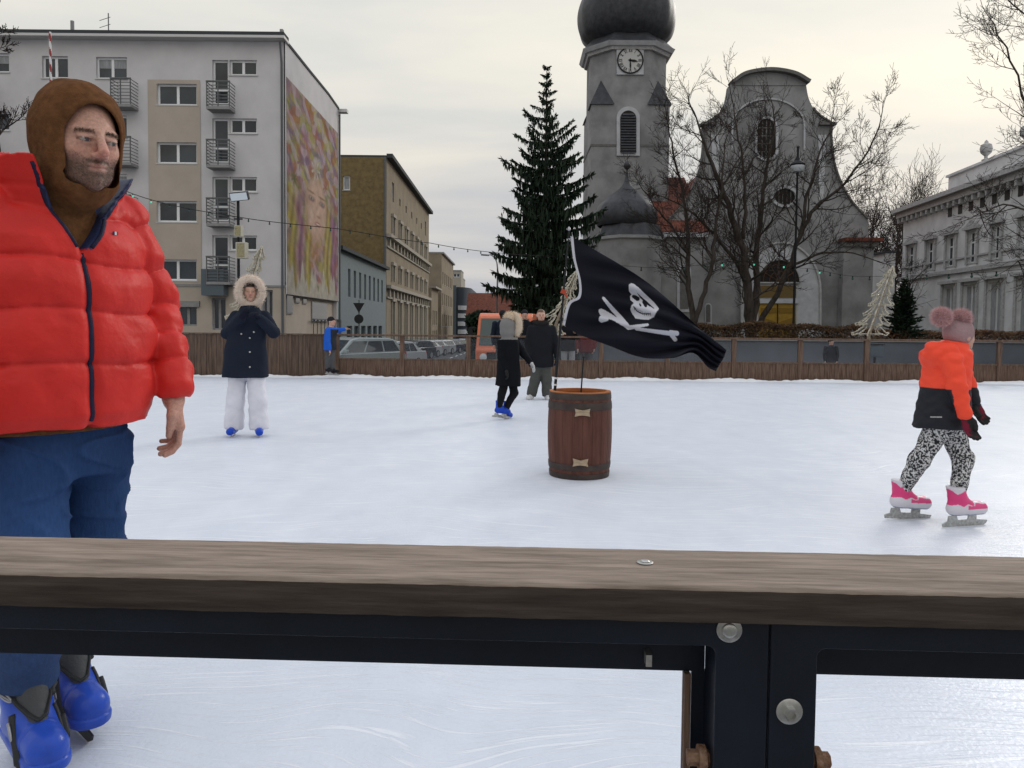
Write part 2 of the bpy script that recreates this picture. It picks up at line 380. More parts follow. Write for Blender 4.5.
# ice slab
b = MB(); b.box(-13.2, 13.6, .2, 17.42, -.1, 0); tag(b.build('ice', M_ice), kind='structure')
# raised churchyard lawn behind its retaining wall
b = MB(); b.box(1.0, 60, 36.3, 120, -3, .62); tag(b.build('churchyard_ground', M_grassy), kind='structure')

# snow heaped along the far boards
rg = random.Random(5); b = MB(); n = 360; vs = []; fs = []
for i in range(n+1):
    x = -13.1+26.5*i/n; hgt = .035+.03*rg.random()+.02*math.sin(i*.21); wd = .16+.07*rg.random()+.05*math.sin(i*.13+1)
    for (dy, z) in ((0.0, hgt), (-wd*.35, hgt*.95), (-wd*.7, hgt*.4), (-wd, .001)): vs.append((x, 17.38+dy, z))
for i in range(n):
    for k in range(3): a = i*4+k; fs.append((a, a+1, a+5, a+4))
b.add(vs, fs); o = b.build('snow_ridge', M_snow, recalc=False, smooth='all')
tag(o, 'low ridge of scraped snow lying along the foot of the far rink boards', 'snow', kind='stuff')

# ------------------------------------------------------------------ facade helper
class Fac:
    def __init__(s, o, ud, nrm): s.o = Vector(o); s.u = Vector(ud).normalized(); s.n = Vector(nrm).normalized()
    def p(s, u, z, d=0.0): return s.o+s.u*u+Vector((0, 0, z))+s.n*d
    def px(s, x, y):
        d = ray(x, y); c = Vector((0, 0, HC)); t = (s.o-c).dot(s.n)/d.dot(s.n); q = c+d*t-s.o
        return q.dot(s.u), q.z
    def rect(s, x0, x1, y0, y1):
        a = s.px(x0, y0); b_ = s.px(x1, y1); c = s.px(x0, y1); d = s.px(x1, y0)
        return ((a[0]+c[0])/2, (b_[0]+d[0])/2, (b_[1]+c[1])/2, (a[1]+d[1])/2)   # u0,u1,z0,z1
def fbox(b, F, u0, u1, z0, z1, d0, d1):
    P = [F.p(u, z, d) for z in (z0, z1) for (u, d) in ((u0, d0), (u1, d0), (u1, d1), (u0, d1))]
    return b.add(P, [(0,3,2,1),(4,5,6,7),(0,1,5,4),(1,2,6,5),(2,3,7,6),(3,0,4,7)])
def wallgrid(b, F, U0, U1, Z0, Z1, rects, depth=.2):
    us = sorted({U0, U1, *[r[0] for r in rects], *[r[1] for r in rects]}); zs = sorted({Z0, Z1, *[r[2] for r in rects], *[r[3] for r in rects]})
    us = [u for u in us if U0-1e-6 <= u <= U1+1e-6]; zs = [z for z in zs if Z0-1e-6 <= z <= Z1+1e-6]
    for i in range(len(us)-1):
        for j in range(len(zs)-1):
            cu, cz = (us[i]+us[i+1])/2, (zs[j]+zs[j+1])/2
            if any(r[0] < cu < r[1] and r[2] < cz < r[3] for r in rects): continue
            b.add([F.p(us[i], zs[j]), F.p(us[i+1], zs[j]), F.p(us[i+1], zs[j+1]), F.p(us[i], zs[j+1])], [(0, 1, 2, 3)])
    for r in rects:
        u0, u1, z0, z1 = r; c = [(u0, z0), (u1, z0), (u1, z1), (u0, z1)]
        for k in range(4):
            a, e = c[k], c[(k+1) % 4]
            b.add([F.p(*a), F.p(*e), F.p(*e, -depth), F.p(*a, -depth)], [(0, 1, 2, 3)])
M_pane = mat('window_glass', (.028, .036, .044), rough=.06, spec=.5, var=.5, vscale=.35)
M_wfr = mat('white_frame', (.76, .77, .78), rough=.4)
M_sill = mat('metal_sill', (.5, .5, .5), rough=.4, metal=.3)
M_curt = mat('net_curtain', (.30, .31, .32), rough=.8, var=.3, vscale=5, stretch=(6, 6, .4))
def window(F, r, parent, mull=(.5,), trans=(), fw=.085, dep=.14, frm=M_wfr, pane=M_pane, sill=True, name='window', curtain=0):
    u0, u1, z0, z1 = r; b = MB(); d0, d1 = -dep-.05, -dep
    fbox(b, F, u0, u0+fw, z0, z1, d0, d1); fbox(b, F, u1-fw, u1, z0, z1, d0, d1)
    fbox(b, F, u0+fw, u1-fw, z0, z0+fw, d0, d1); fbox(b, F, u0+fw, u1-fw, z1-fw, z1, d0, d1)
    for m in mull: c = u0+(u1-u0)*m; fbox(b, F, c-fw*.75, c+fw*.75, z0+fw, z1-fw, d0, d1+.01)
    for m in trans: c = z0+(z1-z0)*m; fbox(b, F, u0+fw, u1-fw, c-fw*.5, c+fw*.5, d0, d1+.006)
    o = b.build(name, frm, parent)
    g = MB(); fbox(g, F, u0+.01, u1-.01, z0+.01, z1-.01, d0-.02, d0+.02); g.build('pane', pane, o)
    if curtain:
        g = MB(); fbox(g, F, u0+fw+.02, u1-fw-.02, z1-fw-(z1-z0)*curtain, z1-fw, d0+.021, d0+.026); g.build('curtain', M_curt, o)
    if sill:
        g = MB(); fbox(g, F, u0-.05, u1+.05, z0-.05, z0-.002, -dep, .05); g.build('sill', M_sill, o)
    return o

# ================================================================== FAR RINK BOARDS
M_bwood = mat('board_wood', (.085, .05, .035), rough=.8, col2=(.17, .115, .085), vscale=3, stretch=(14, 14, 1.2), bump=.4, bscale=14)
M_pwood = mat('brown_board', (.07, .046, .035), rough=.8, col2=(.14, .098, .075), vscale=2.2, stretch=(10, 10, .9), bump=.35, bscale=12)
M_plexi = glassy('acrylic', tint=(.90, .92, .94), haze=.07, hcol=(.26, .29, .34), rough=.10)
FY = 17.45
def bx(px): return at(px, 370, FY).x
posts = [bx(402+66.3*k) for k in range(-2, 12)]
root = empty('rink_boards', (0, FY, 0), 'long weathered wooden rink boards with clear panels, running along the far edge of the ice', 'fence')
def plankrow(x0, x1, z0, z1, name, m, wd=.17, seed=1, y=0.0, th=.03):
    rr = random.Random(seed); x = x0; b = MB()
    while x < x1-.01:
        wv = min(wd*rr.uniform(.75, 1.15), x1-x); j = rr.uniform(-.006, .006)
        b.box(x+.003, x+wv-.003, y+j, y+th+j, z0, z1+rr.uniform(-.006, .004)); x += wv
    return b.build(name, m, root, bevel=0)
xt = bx(337)
plankrow(-13.2, xt-.02, 0.0, .985, 'tall_boarding', M_pwood, .145, 4)
px_ = [xt]+[p for p in posts if p > xt+.2]+[13.6]
for i in range(len(px_)-1):
    a, c = px_[i]+.05, px_[i+1]-.05
    plankrow(a, c, 0.0, .415, 'plank_panel', M_bwood, .15, 20+i)
    b = MB(); b.box(a, c, .008, .02, .425, .93); b.build('clear_panel', M_plexi, root)
    b = MB(); b.box(a, c, -.012, .035, .415, .45); b.build('lower_rail', M_bwood, root)
for p in px_[:-1]:
    b = MB(); b.box(p-.05, p+.05, -.03, .06, 0.0, .965); b.build('post', M_bwood, root)
b = MB(); b.box(xt, 13.6, -.05, .09, .967, 1.01); b.build('top_rail', M_bwood, root, bevel=.006)
b = MB(); b.box(-13.2, xt-.02, -.03, .07, .985, 1.01); b.build('top_rail', M_pwood, root)
for sx, nm in ((-13.3, 'left'), (13.75, 'right')):
    r2 = empty('side_boards', (sx, 9, 0), 'wooden rink boards closing the %s side of the ice, outside the picture' % nm, 'fence', 'side boards of the rink')
    b = MB(); y = -8.8
    while y < 8.3: b.box(-.015, .015, y+.003, y+.147, -.0, .41); y += .15
    b.build('plank_panel', M_bwood, r2)
    b = MB(); b.box(-.006, .006, -8.8, 8.35, .43, .93); b.build('clear_panel', M_plexi, r2)
    b = MB(); b.box(-.06, .06, -8.8, 8.4, .965, 1.01); b.build('top_rail', M_bwood, r2)

# ================================================================== NEAR RAILING
M_top = mat('weathered_plank', (.125, .097, .077), rough=.8, col2=(.285, .230, .188), vscale=2.6, stretch=(3.5, 40, 40), detail=14, bump=.6, bscale=7, bdist=.0025, lo=.30, hi=.66)
M_edge = mat('shaded_plank_edge', (.030, .022, .018), rough=.8, col2=(.062, .048, .040), vscale=3.5, stretch=(2, 26, 26), detail=12, bump=.6, bscale=8, bdist=.002)  # darker brown edge wood, with the shade on the sides put into the colour
M_steel = mat('dark_painted_steel', (.0055, .009, .017), rough=.42, spec=.3, var=.25, vscale=8, bump=.05, bscale=200)
M_zinc = mat('zinc', (.42, .42, .40), rough=.38, metal=.85, var=.25, vscale=60)
M_rust = mat('rusty_iron', (.16, .075, .04), rough=.75, metal=.35, col2=(.30, .20, .14), vscale=70, bump=.4, bscale=150)
M_nearpl = glassy('near_acrylic', tint=(.985, .99, .995), haze=.012, hcol=(.5, .5, .5), rough=.05)
ZR = 1.005
A0 = gnd(0, 572, ZR); A1 = gnd(1024, 593.5, ZR); B0 = gnd(0, 535, ZR); B1 = gnd(1024, 557, ZR)
rdir = ((A1-A0).normalized()+(B1-B0).normalized()).normalized(); ra = math.atan2(rdir.y, rdir.x)
rail = empty('rink_railing', A0.lerp(A1, .75), 'near rink railing with a weathered plank on top of dark steel frames, across the foreground', 'railing'); rail.rotation_euler = (0, 0, ra)
rail.location.z = 0
bpy.context.view_layer.update()
RI = rail.matrix_world.inverted()
wdt = abs((RI @ B0).y-(RI @ A0).y)*.5+abs((RI @ B1).y-(RI @ A1).y)*.5
TH = .0345
# plank: gently uneven edges, grained
def plank(x0, x1, y0, y1, z0, z1, n, seed, rad=.004):
    rr = random.Random(seed); vs = []; fs = []
    prof = [(0, 0), (0, z1-z0-rad), (rad*.5, z1-z0-rad*.25), (rad, z1-z0), (y1-y0-rad, z1-z0), (y1-y0, z1-z0-rad), (y1-y0, 0)]
    m = len(prof); e = [0]*m
    for i in range(n+1):
        x = x0+(x1-x0)*i/n
        for k in range(m): e[k] = e[k]*.7+rr.gauss(0, .00016)
        for k, (py, pz) in enumerate(prof): vs.append((x, y0+py+(e[k] if k < 4 else 0), z0+pz+e[k]*.6))
    for i in range(n):
        for k in range(m): a = i*m+k; c = i*m+(k+1) % m; fs.append((a, c, c+m, a+m))
    fs += [tuple(range(m)), tuple(n*m+k for k in range(m))]
    b = MB(); b.add(vs, fs); return b
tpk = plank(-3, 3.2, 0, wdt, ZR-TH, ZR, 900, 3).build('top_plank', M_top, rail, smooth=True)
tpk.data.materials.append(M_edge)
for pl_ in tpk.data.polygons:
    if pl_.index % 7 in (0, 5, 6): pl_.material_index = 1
# worn, splintered arris and a few checks in the wood
rr = random.Random(9)

jx = None
# steel frames: C-profile front face + inward flange, rounded inner corners
ztopf = ZR-TH-.001
fy = .012                                     # front face a touch behind the plank's front edge
def pxz(px, py, dy):                          # height at pixel on the plane y=dy (railing space)
    Fp = rail.matrix_world @ Vector((0, dy, 0)); nn = (rail.matrix_world.to_3x3() @ Vector((0, 1, 0)))
    d = ray(px, py); t = (Fp-Vector((0, 0, HC))).dot(nn)/d.dot(nn); return RI @ (Vector((0, 0, HC))+d*t)
jx = pxz(768.5, 690, fy).x; zf1 = pxz(600, 643.5, fy).z; zf2 = pxz(600, 669, fy+.045).z
xl = pxz(716, 700, fy).x; xr = pxz(815, 700, fy).x
stl = jx-xl; 
def frame_mesh(x0, x1, z0, z1, wl, wr, wt, wb, rad):
    b = MB(); segs = 6
    inner = []
    for (cx, cz, a0) in ((x1-wr-rad, z1-wt-rad, 0), (x0+wl+rad, z1-wt-rad, 90), (x0+wl+rad, z0+wb+rad, 180), (x1-wr-rad, z0+wb+rad, 270)):
        for k in range(segs+1): a = R(a0+90*k/segs); inner.append((cx+rad*math.cos(a), cz+rad*math.sin(a)))
    n = len(inner); outer = []
    for (ix, iz) in inner:      # project to the outer rectangle
        ox = x1 if ix > (x0+x1)/2 else x0; oz = z1 if iz > (z0+z1)/2 else z0; outer.append((ox, oz))
    d = .046; vs = []; fs = []
    for (x, z) in inner: vs.append((x, fy, z))
    q = 2*n
    for (x, z) in outer: vs.append((x, fy, z))
    for (x, z) in inner: vs.append((x, fy+d, z))
    for (x, z) in outer: vs.append((x, fy+d, z))
    for i in range(n):
        j = (i+1) % n
        fs.append((i, j, n+j, n+i)); fs.append((i, 2*n+i, 2*n+j, j)); fs.append((2*n+i, 3*n+i, 3*n+j, 2*n+j)); fs.append((n+i, n+j, 3*n+j, 3*n+i))
    b.add(vs, [f for f in fs]); return b
fr_w = 1.5
for k, (x0, x1, wl, wr) in enumerate(((jx-fr_w, jx-.0012, stl, stl), (jx+.0012, jx+fr_w, xr-jx, xr-jx))):
    b = frame_mesh(x0, x1, .02, ztopf, wl, wr, ztopf-zf1, .05, .009)
    fo = b.build('steel_frame', M_steel, rail, smooth=False, bevel=.0011)
    # inner flange seen below the upper bar
    g = MB(); ins = .004
    g.box(x0+wl-.0, x1-wr+.0, fy+.046, fy+.052, zf2, zf1+.01); 
    gl = .013
    g.box(x0+wl-.002, x0+wl+(.0 if k else gl), fy+.046, fy+.052, .06, zf2); g.box(x1-wr-(gl if not k else 0), x1-wr+.002, fy+.046, fy+.052, .06, zf2)
    g.build('backing_flange', M_steel, fo)
    g = MB(); g.box(x0+wl-.01, x1-wr+.01, fy+.053, fy+.058, .05, zf2+.02); g.build('clear_panel', M_nearpl, rail)
g = MB(); x = jx-stl-.0125-.004; g.box(x-.006, x, fy+.038, fy+.052, .06, zf2); g.build('wooden_batten', M_bwood, rail)
def disc(c, r, h, n=28, dome=0.0, name='washer', m=M_zinc, par=rail, axis='Y', hole=0):
    b = MB(); pr = [(r*.96, 0), (r, -h*.3), (r, -h*.7), (r*.93, -h)]
    if dome: pr += [(r*.6, -h-dome*.8), (r*.2, -h-dome)]
    else: pr += [(r*.2, -h)]
    if axis == 'Y': b.lathe([(a, z) for a, z in pr], c, n, 'Y')
    else: b.lathe([(a, -z) for a, z in pr], c, n, 'Z')
    return b.build(name, m, par, smooth=True)
p = pxz(729, 629.5, fy); w1 = disc((p.x, fy-.0002, p.z), .0122, .002); disc((p.x, fy-.0022, p.z), .0072, .002, dome=.001, name='bolt_head', m=M_zinc, par=w1)
p = pxz(789, 711, fy); w2 = disc((p.x, fy-.0002, p.z), .0126, .0018)
b = MB(); pr = [(.0068, -.0018), (.0068, -.008), (.0062, -.009), (.0040, -.009), (.0038, -.005), (.001, -.005)]
b.lathe(pr, (p.x, fy-.0002, p.z), 6, 'Y'); b.build('bolt_head', M_zinc, w2)
g1 = gnd(645, 563, ZR); p = RI @ g1; w3 = disc((p.x, p.y, ZR+.0004), .0085, .0012, axis='Z', m=M_zinc); disc((p.x, p.y, ZR+.0016), .0048, .001, dome=.0008, axis='Z', name='screw_head', par=w3)
for (qx, qy) in ((700, 752), (813, 754)):
    p = pxz(qx, qy, fy+.03); b = MB(); sgn = 1
    b.lathe([(.0125, -.004), (.0125, .003)], (p.x, fy+.02, p.z), 20, 'X'); b.lathe([(.0078, -.013), (.0078, .010)], (p.x-(.002 if qx < 750 else -.002), fy+.02, p.z), 6, 'X')
    b.build('rusty_nut', M_rust, rail, smooth=True)
b = MB(); p = pxz(647, 655, fy+.044); b.box(p.x-.003, p.x+.003, fy+.03, fy+.0455, p.z-.006, p.z+.006); b.build('clip', M_zinc, rail)

# ================================================================== BUILDINGS
WORLD[0] = True
M_plast = mat('grey_render', (.57, .558, .565), rough=.9, var=.07, vscale=.6, bump=.12, bscale=50)
M_beige = mat('beige_render', (.44, .385, .325), rough=.9, var=.06, vscale=.8, bump=.1, bscale=50)
M_roofd = mat('dark_roof_felt', (.05, .055, .06), rough=.8)
M_rail = mat('balcony_steel', (.14, .145, .15), rough=.5, metal=.3)
M_pipe = mat('grey_pipe', (.11, .12, .13), rough=.5)
M_conc = mat('concrete', (.26, .26, .26), rough=.9, var=.1)

# ---------------- apartment block with mural
F = Fac((-11.1, 36.8, 0), (1, 0, 0), (0, -1, 0)); G = Fac((-11.1, 36.8, 0), (0, 1, 0), (1, 0, 0))
apt = empty('apartment_block', (-25, 42, -.5), 'long grey five storey apartment block with small steel balconies and a painted gable', 'building')
ZT = F.px(280, 42)[1]; U0 = -42.0
rows = [0, 58.4, 117, 175.5]
rects = []; specs = []
for i, dy in enumerate(rows):
    r = F.rect(157, 197, 84+dy*1.0, 105+dy); specs.append(('w', r))
    r = F.rect(212.5, 228.5, 60+dy, 104+dy); q = F.rect(229.5, 257, 60+dy, 75+dy); specs.append(('d', r)); specs.append(('s', q))
    r = F.rect(96, 127, 57+dy, 78.5+dy); specs.append(('w', r))
    r = F.rect(42, 68, 56+dy, 78+dy); specs.append(('w', r))
    r = F.rect(-18, 9, 53+dy, 72+dy); specs.append(('w', r))
    for k in range(3): r = F.rect(-90-k*62, -60-k*62, 54+dy, 74+dy); specs.append(('w', r))
g = F.rect(178, 197, 306, 326); specs.append(('g', g))
g = F.rect(212, 226, 298, 330); specs.append(('g', g))
g = F.rect(262, 273, 290, 318); specs.append(('g', g))
rects = [s[1] for s in specs]
zg = F.px(240, 285)[1]
b = MB(); wallgrid(b, F, U0, 0, -3, ZT, rects, .22); b.build('wall', M_plast, apt, recalc=False)
# beige vertical panel round the stair windows, proud of the wall, with its own openings
u0, u1, z0, z1 = F.rect(149, 201, 80, 284)
Fp = Fac(F.p(0, 0, .03), F.u, F.n)
b = MB(); rr = [s[1] for s in specs if s[0] == 'w' and u0 < s[1][0] < u1]
wallgrid(b, Fp, u0, u1, z0, z1, rr, .03); b.build('beige_panel', M_beige, apt, recalc=False)
b = MB(); gr = [s[1] for s in specs if s[0] == 'g']
wallgrid(b, Fac(F.p(0, 0, .024), F.u, F.n), U0, -.02, -3, zg-.1, gr, .03); b.build('beige_base', M_beige, apt, recalc=False)
b = MB(); fbox(b, F, U0, 0.0, zg-.1, zg, 0, .06); b.build('ledge', M_conc, apt)
for kind, r in specs:
    if kind == 'w': window(F, r, apt, curtain=0 if random.Random(int(r[0]*7+r[2]*3)).random() < .6 else .4)
    elif kind == 'd': window(F, r, apt, mull=(), trans=(.33,), name='balcony_door', sill=False)
    elif kind == 's': window(F, r, apt, mull=(.48,))
    else: window(F, r, apt, mull=(.5,), frm=M_conc, sill=False)
def balcony(x0, x1, y0, y1, proj=.75):
    u0, u1, z0, z1 = Fac(F.p(0, 0, proj), F.u, F.n).rect(x0, x1, y0, y1); b = MB()
    fbox(b, F, u0, u1, z0, z0+.13, 0.004, proj)
    o = b.build('balcony', M_conc, apt); b = MB()
    n = 8
    for k in range(n): z = z0+.2+(z1-z0-.25)*k/(n-1); fbox(b, F, u0+.02, u1-.02, z, z+.03, proj-.04, proj-.01); fbox(b, F, u0, u0+.025, z, z+.03, .01, proj-.02); fbox(b, F, u1-.025, u1, z, z+.03, .01, proj-.02)
    for u in (u0, u1-.04): fbox(b, F, u, u+.04, z0+.13, z1, proj-.05, proj+.004)
    m = (u0+u1)/2; fbox(b, F, m-.02, m+.02, z0+.13, z1, proj-.05, proj+.004)
    fbox(b, F, u0-.01, u1+.01, z1-.02, z1+.03, proj-.06, proj+.01)
    b.build('railing', M_rail, o)
for i, dy in enumerate(rows):
    balcony(206, 229.5, 81+dy, 109+dy); balcony(110, 130.5, 78+dy, 106.5+dy)
    balcony(-32, -12, 78+dy, 106+dy)
# roller shutter box over the ground floor window, dark blue-grey panels by the entrance
b = MB(); u0, u1, z0, z1 = F.rect(176, 200, 301, 307); fbox(b, F, u0, u1, z0, z1, .01, .12); b.build('shutter_box', M_conc, apt)
M_bluegrey = mat('blue_grey_panel', (.10, .125, .145), rough=.5)
b = MB(); u0, u1, z0, z1 = F.rect(207, 229, 270, 296); fbox(b, F, u0, u1, z0, z1, .10, .7); b.build('balcony_screen', M_bluegrey, apt)
# roof: shallow overhanging slab, gable profile falling to the rear
b = MB(); fbox(b, F, U0, .12, ZT, ZT+.12, -.3, .55); b.build('eaves', M_sill, apt)
b = MB(); fbox(b, F, U0, .10, ZT+.12, ZT+.30, -.3, .50); b.build('roof_edge', M_roofd, apt)
gp = [G.px(285, 48), G.px(309, 72), G.px(328, 95), G.px(338.5, 110)]
D = gp[-1][0]
prof = [(0, ZT)]+[(p[0], p[1]) for p in gp[1:]]
b = MB(); poly = [(0, -3), (D, -3)]+[(p[0], p[1]) for p in reversed(prof)]
zm = G.px(300, 296)[1]; 
polyU = [(0, zm), (D, zm)]+[(p[0], p[1]) for p in reversed(prof)]
b.extr(polyU, lambda u, z: G.p(u, z, .012), lambda u, z: G.p(u, z, -.05)); b.build('gable_wall', M_plast, apt)
b = MB(); b.extr([(0.02, -3), (D, -3), (D, zm), (0.02, zm)], lambda u, z: G.p(u, z, -.28), lambda u, z: G.p(u, z, -.34)); b.build('gable_base', M_beige, apt)
b = MB(); b.extr([(D-.2, -3), (D, -3), (D, prof[-1][1]), (D-.2, prof[-1][1])], lambda u, z: G.p(u, z, -.06), lambda u, z: G.p(u, z, -31)); b.build('rear_wall', M_plast, apt)
b = MB(); n = len(prof); vs = []
for u, z in prof: vs += [G.p(u, z+.0, .06), G.p(u, z+.0, -31), G.p(u, z+.14, .06), G.p(u, z+.14, -31)]
fs = []
for i in range(n-1):
    a = 4*i; c = a+4; fs += [(a, c, c+1, a+1), (a+2, a+3, c+3, c+2), (a, a+2, c+2, c), (a+1, c+1, c+3, a+3)]
fs += [(0, 1, 3, 2), (4*n-4, 4*n-2, 4*n-1, 4*n-3)]
b.add(vs, fs); b.build('roof', M_roofd, apt)
b = MB(); b.box(-11.35, -10.55, 36.8+D-.1, 36.8+D+.35, prof[-1][1]-.15, prof[-1][1]+.05); b.build('rear_gutter', M_sill, apt)
b = MB(); b.tube([F.p(-.14, -1, .09), F.p(-.14, ZT-1.0, .09), F.p(-.14, ZT-.1, .3)], .055, 8); b.build('downpipe', M_pipe, apt, smooth=True)
b = MB(); b.tube([G.p(D-.12, -1, .1), G.p(D-.12, prof[-1][1]-.3, .1)], .06, 8); b.build('downpipe', M_pipe, apt, smooth=True)
b = MB(); u, z = F.px(58, 32); b.tube([F.p(u, z-.4, -1.2), F.p(u, z+1.0, -1.2)], .09, 8); b.build('vent_pipe', M_conc, apt)
b = MB(); u, z = F.px(78, 32); b.tube([F.p(u, z-.4, -1.2), F.p(u, z+.3, -1.2)], .12, 8); b.build('vent_pipe', M_conc, apt)
b = MB(); u, z = F.px(92, 33); b.tube([F.p(u, z-.6, -1.5), F.p(u, z+1.55, -1.5)], .03, 6)
for k, zz in enumerate((.35, .6, .95, 1.3)): b.tube([F.p(u-.45, z+zz-.12, -1.5), F.p(u+.1, z+zz+.06, -1.5)], .015, 5)
b.build('aerial', M_rail, apt)
b = MB(); u, z = F.px(285, 40); fbox(b, F, -.25, -.1, ZT+.3, ZT+.62, -.2, 0); b.build('roof_bracket', M_conc, apt)
# ground floor windows of the recessed gable base
for (x0, x1, y0, y1) in ((285.5, 292, 293, 314), (294.5, 299, 297, 303), (302, 306, 298, 304), (311, 326, 302, 322)):
    G2 = Fac(G.p(0, 0, -.275), G.u, G.n); r = G2.rect(x0, x1, y0, y1); b = MB(); fbox(b, G2, r[0], r[1], r[2], r[3], .002, .05); o = b.build('window', M_conc, apt)
    b = MB(); fbox(b, G2, r[0]+.06, r[1]-.06, r[2]+.06, r[3]-.06, .051, .06); b.build('pane', M_pane, o)
b = MB(); G2 = Fac(G.p(0, 0, -.275), G.u, G.n); r = G2.rect(309, 337, 320, 340)
for k in range(9): u = r[0]+(r[1]-r[0])*k/8; b.tube([G2.p(u, -.6, .25), G2.p(u, r[3], .25)], .03, 5)
fbox(b, G2, r[0], r[1], r[3], r[3]+.06, .2, .3); b.build('entrance_railing', M_rail, apt)

# ---------------- mural on the gable (its own painted layer on the wall)
def mural():
    u0, z0 = G.px(286.5, 292); u1 = D-.25
    nu, nz = 150, 260; Z1 = 13.2
    U, Zg = np.meshgrid(np.linspace(.15, u1, nu), np.linspace(zm+.02, Z1, nz), indexing='ij')
    top = np.interp(U, [p[0] for p in prof], [p[1] for p in prof])-1.0-.8*np.abs(np.sin(U*1.9))
    x = (U-.15)/(u1-.15); y = (Zg-zm)/(Z1-zm)
    def ns(a, b_, sx, sy, ph=0):
        return (np.sin(a*sx+ph+1.5*np.sin(b_*sy*.7+ph))+np.sin(b_*sy+1.7*np.sin(a*sx*.6+ph*2))+np.sin((a*sx+b_*sy)*.7+ph*3))/3
    c = np.ones((nu, nz, 3))*np.array((.30, .285, .17))
    pal = [((.32, .27, .07), 7, 11, 0), ((.20, .10, .22), 9, 12, 2), ((.40, .38, .36), 13, 9, 4), ((.10, .15, .06), 12, 15, 6), ((.34, .18, .26), 8, 16, 8), ((.33, .31, .10), 17, 8, 10), ((.16, .12, .22), 14, 19, 13), ((.30, .12, .06), 15, 13, 17), ((.42, .36, .44), 24, 21, 21)]
    for col, sx, sy, ph in pal:
        m = np.clip((ns(x, y*1.9, sx*1.6, sy*1.6, ph)-.12)*5, 0, 1)[..., None]*.62
        c = c*(1-m)+np.array(col)*m
    # hair: yellow vertical strands and purple plaits
    hm = np.clip((.60-y)*6, 0, 1); st = .5+.5*np.sin(x*70+3*np.sin(y*9)); 
    hair = np.array((.36, .32, .09))*(.6+.5*st[..., None]); hair2 = np.array((.24, .12, .22))*(.7+.5*st[..., None])
    for cxp, wd, hc in ((.10, .09, hair), (.22, .07, hair2), (.36, .07, hair), (.72, .07, hair), (.88, .10, hair2), (.80, .04, hair)):
        m = np.exp(-((x-cxp-.02*np.sin(y*25))/wd)**2)*hm; c = c*(1-m[..., None]*.85)+hc*m[..., None]*.85
    # face, neck and shoulders
    skin = np.array((.46, .34, .30)); cxf, cyf = .52, .47
    m = 1/(1+np.exp((((x-cxf)/.20)**2+((y-cyf)/.165)**2-1)*9)); c = c*(1-m[..., None])+skin*m[..., None]
    m = np.clip(1.4-np.abs((x-.50)/.12), 0, 1)*np.clip((.36-y)*9, 0, 1)*np.clip((y-.14)*8, 0, 1); c = c*(1-m[..., None]*.8)+np.array((.33, .19, .13))*m[..., None]*.8
    def blob(px_, py_, rx, ry, col, k=.9, sh=2):
        nonlocal c
        m = np.exp(-((((x-px_)/rx)**2+((y-py_)/ry)**2)**sh)); c = c*(1-m[..., None]*k)+np.array(col)*m[..., None]*k
    for ex in (.42, .63):
        blob(ex, .515, .065, .016, (.16, .10, .12)); blob(ex, .518, .03, .008, (.5, .48, .46)); blob(ex, .517, .017, .008, (.05, .06, .08)); blob(ex, .548, .075, .007, (.16, .10, .06), .7)
    blob(.545, .46, .03, .035, (.55, .43, .38), .5); blob(.56, .437, .045, .008, (.24, .13, .12), .7)
    blob(.545, .395, .06, .013, (.26, .08, .10), .9); blob(.545, .397, .045, .0035, (.65, .6, .58), .9); blob(.40, .43, .05, .05, (.55, .44, .42), .5); blob(.35, .47, .05, .12, (.28, .18, .16), .4)
    for (fx_, fy_, r_, col) in ((.32, .80, .10, (.38, .22, .34)), (.62, .76, .09, (.36, .33, .50)), (.5, .68, .10, (.50, .50, .46)), (.82, .70, .08, (.28, .20, .38)), (.22, .66, .08, (.26, .14, .24)), (.70, .62, .07, (.36, .14, .13)), (.12, .74, .07, (.34, .30, .12)), (.86, .84, .06, (.22, .16, .28)), (.42, .90, .06, (.36, .30, .14)), (.12, .56, .07, (.13, .17, .08))):
        an = np.arctan2((y-fy_)*1.55, x-fx_); rad = np.hypot((x-fx_), (y-fy_)*1.55)
        m = np.clip((r_*(.72+.28*np.cos(an*7))-rad)*40, 0, 1); sh = .65+.5*np.abs(np.cos(an*7))*np.clip(rad/r_, 0, 1)
        c = c*(1-m[..., None]*.75)+np.array(col)*sh[..., None]*m[..., None]*.75
    # unpainted bottom with drips and an uneven top edge
    wall_ = np.array((.40, .39, .38)); drip = .11+.05*np.sin(x*31)+.03*np.sin(x*77+1)
    m = np.clip((drip-y)*30, 0, 1)[..., None]; c = c*(1-m)+wall_*m
    wt = np.array((.33, .32, .315)); m = np.clip((Zg-top)*3, 0, 1)[..., None]; c = c*(1-m)+wt*m
    g_ = c.mean(-1, keepdims=True); c = np.clip(g_+(c-g_)*1.05, .01, 1)*np.array((.92, .87, .76)); c *= (1+.10*ns(x, y, 60, 90, 5))[..., None]
    keep = Zg < np.interp(U, [p[0] for p in prof], [p[1] for p in prof])-.12
    P = np.array([tuple(G.p(0, 0, .024))])+U[..., None]*np.array(G.u)+Zg[..., None]*np.array((0, 0, 1))
    idx = np.arange(nu*nz).reshape(nu, nz); q = np.stack([idx[:-1, :-1], idx[1:, :-1], idx[1:, 1:], idx[:-1, 1:]], -1)
    ok = keep[:-1, :-1] & keep[1:, :-1] & keep[1:, 1:] & keep[:-1, 1:]
    return np_obj('mural', P.reshape(-1, 3).astype(np.float32), q[ok], mat('mural_paint', (.4, .4, .4), rough=.9, attr=True, var=.12, vscale=3.2, detail=8), apt, cols=c.reshape(-1, 3))
mural()

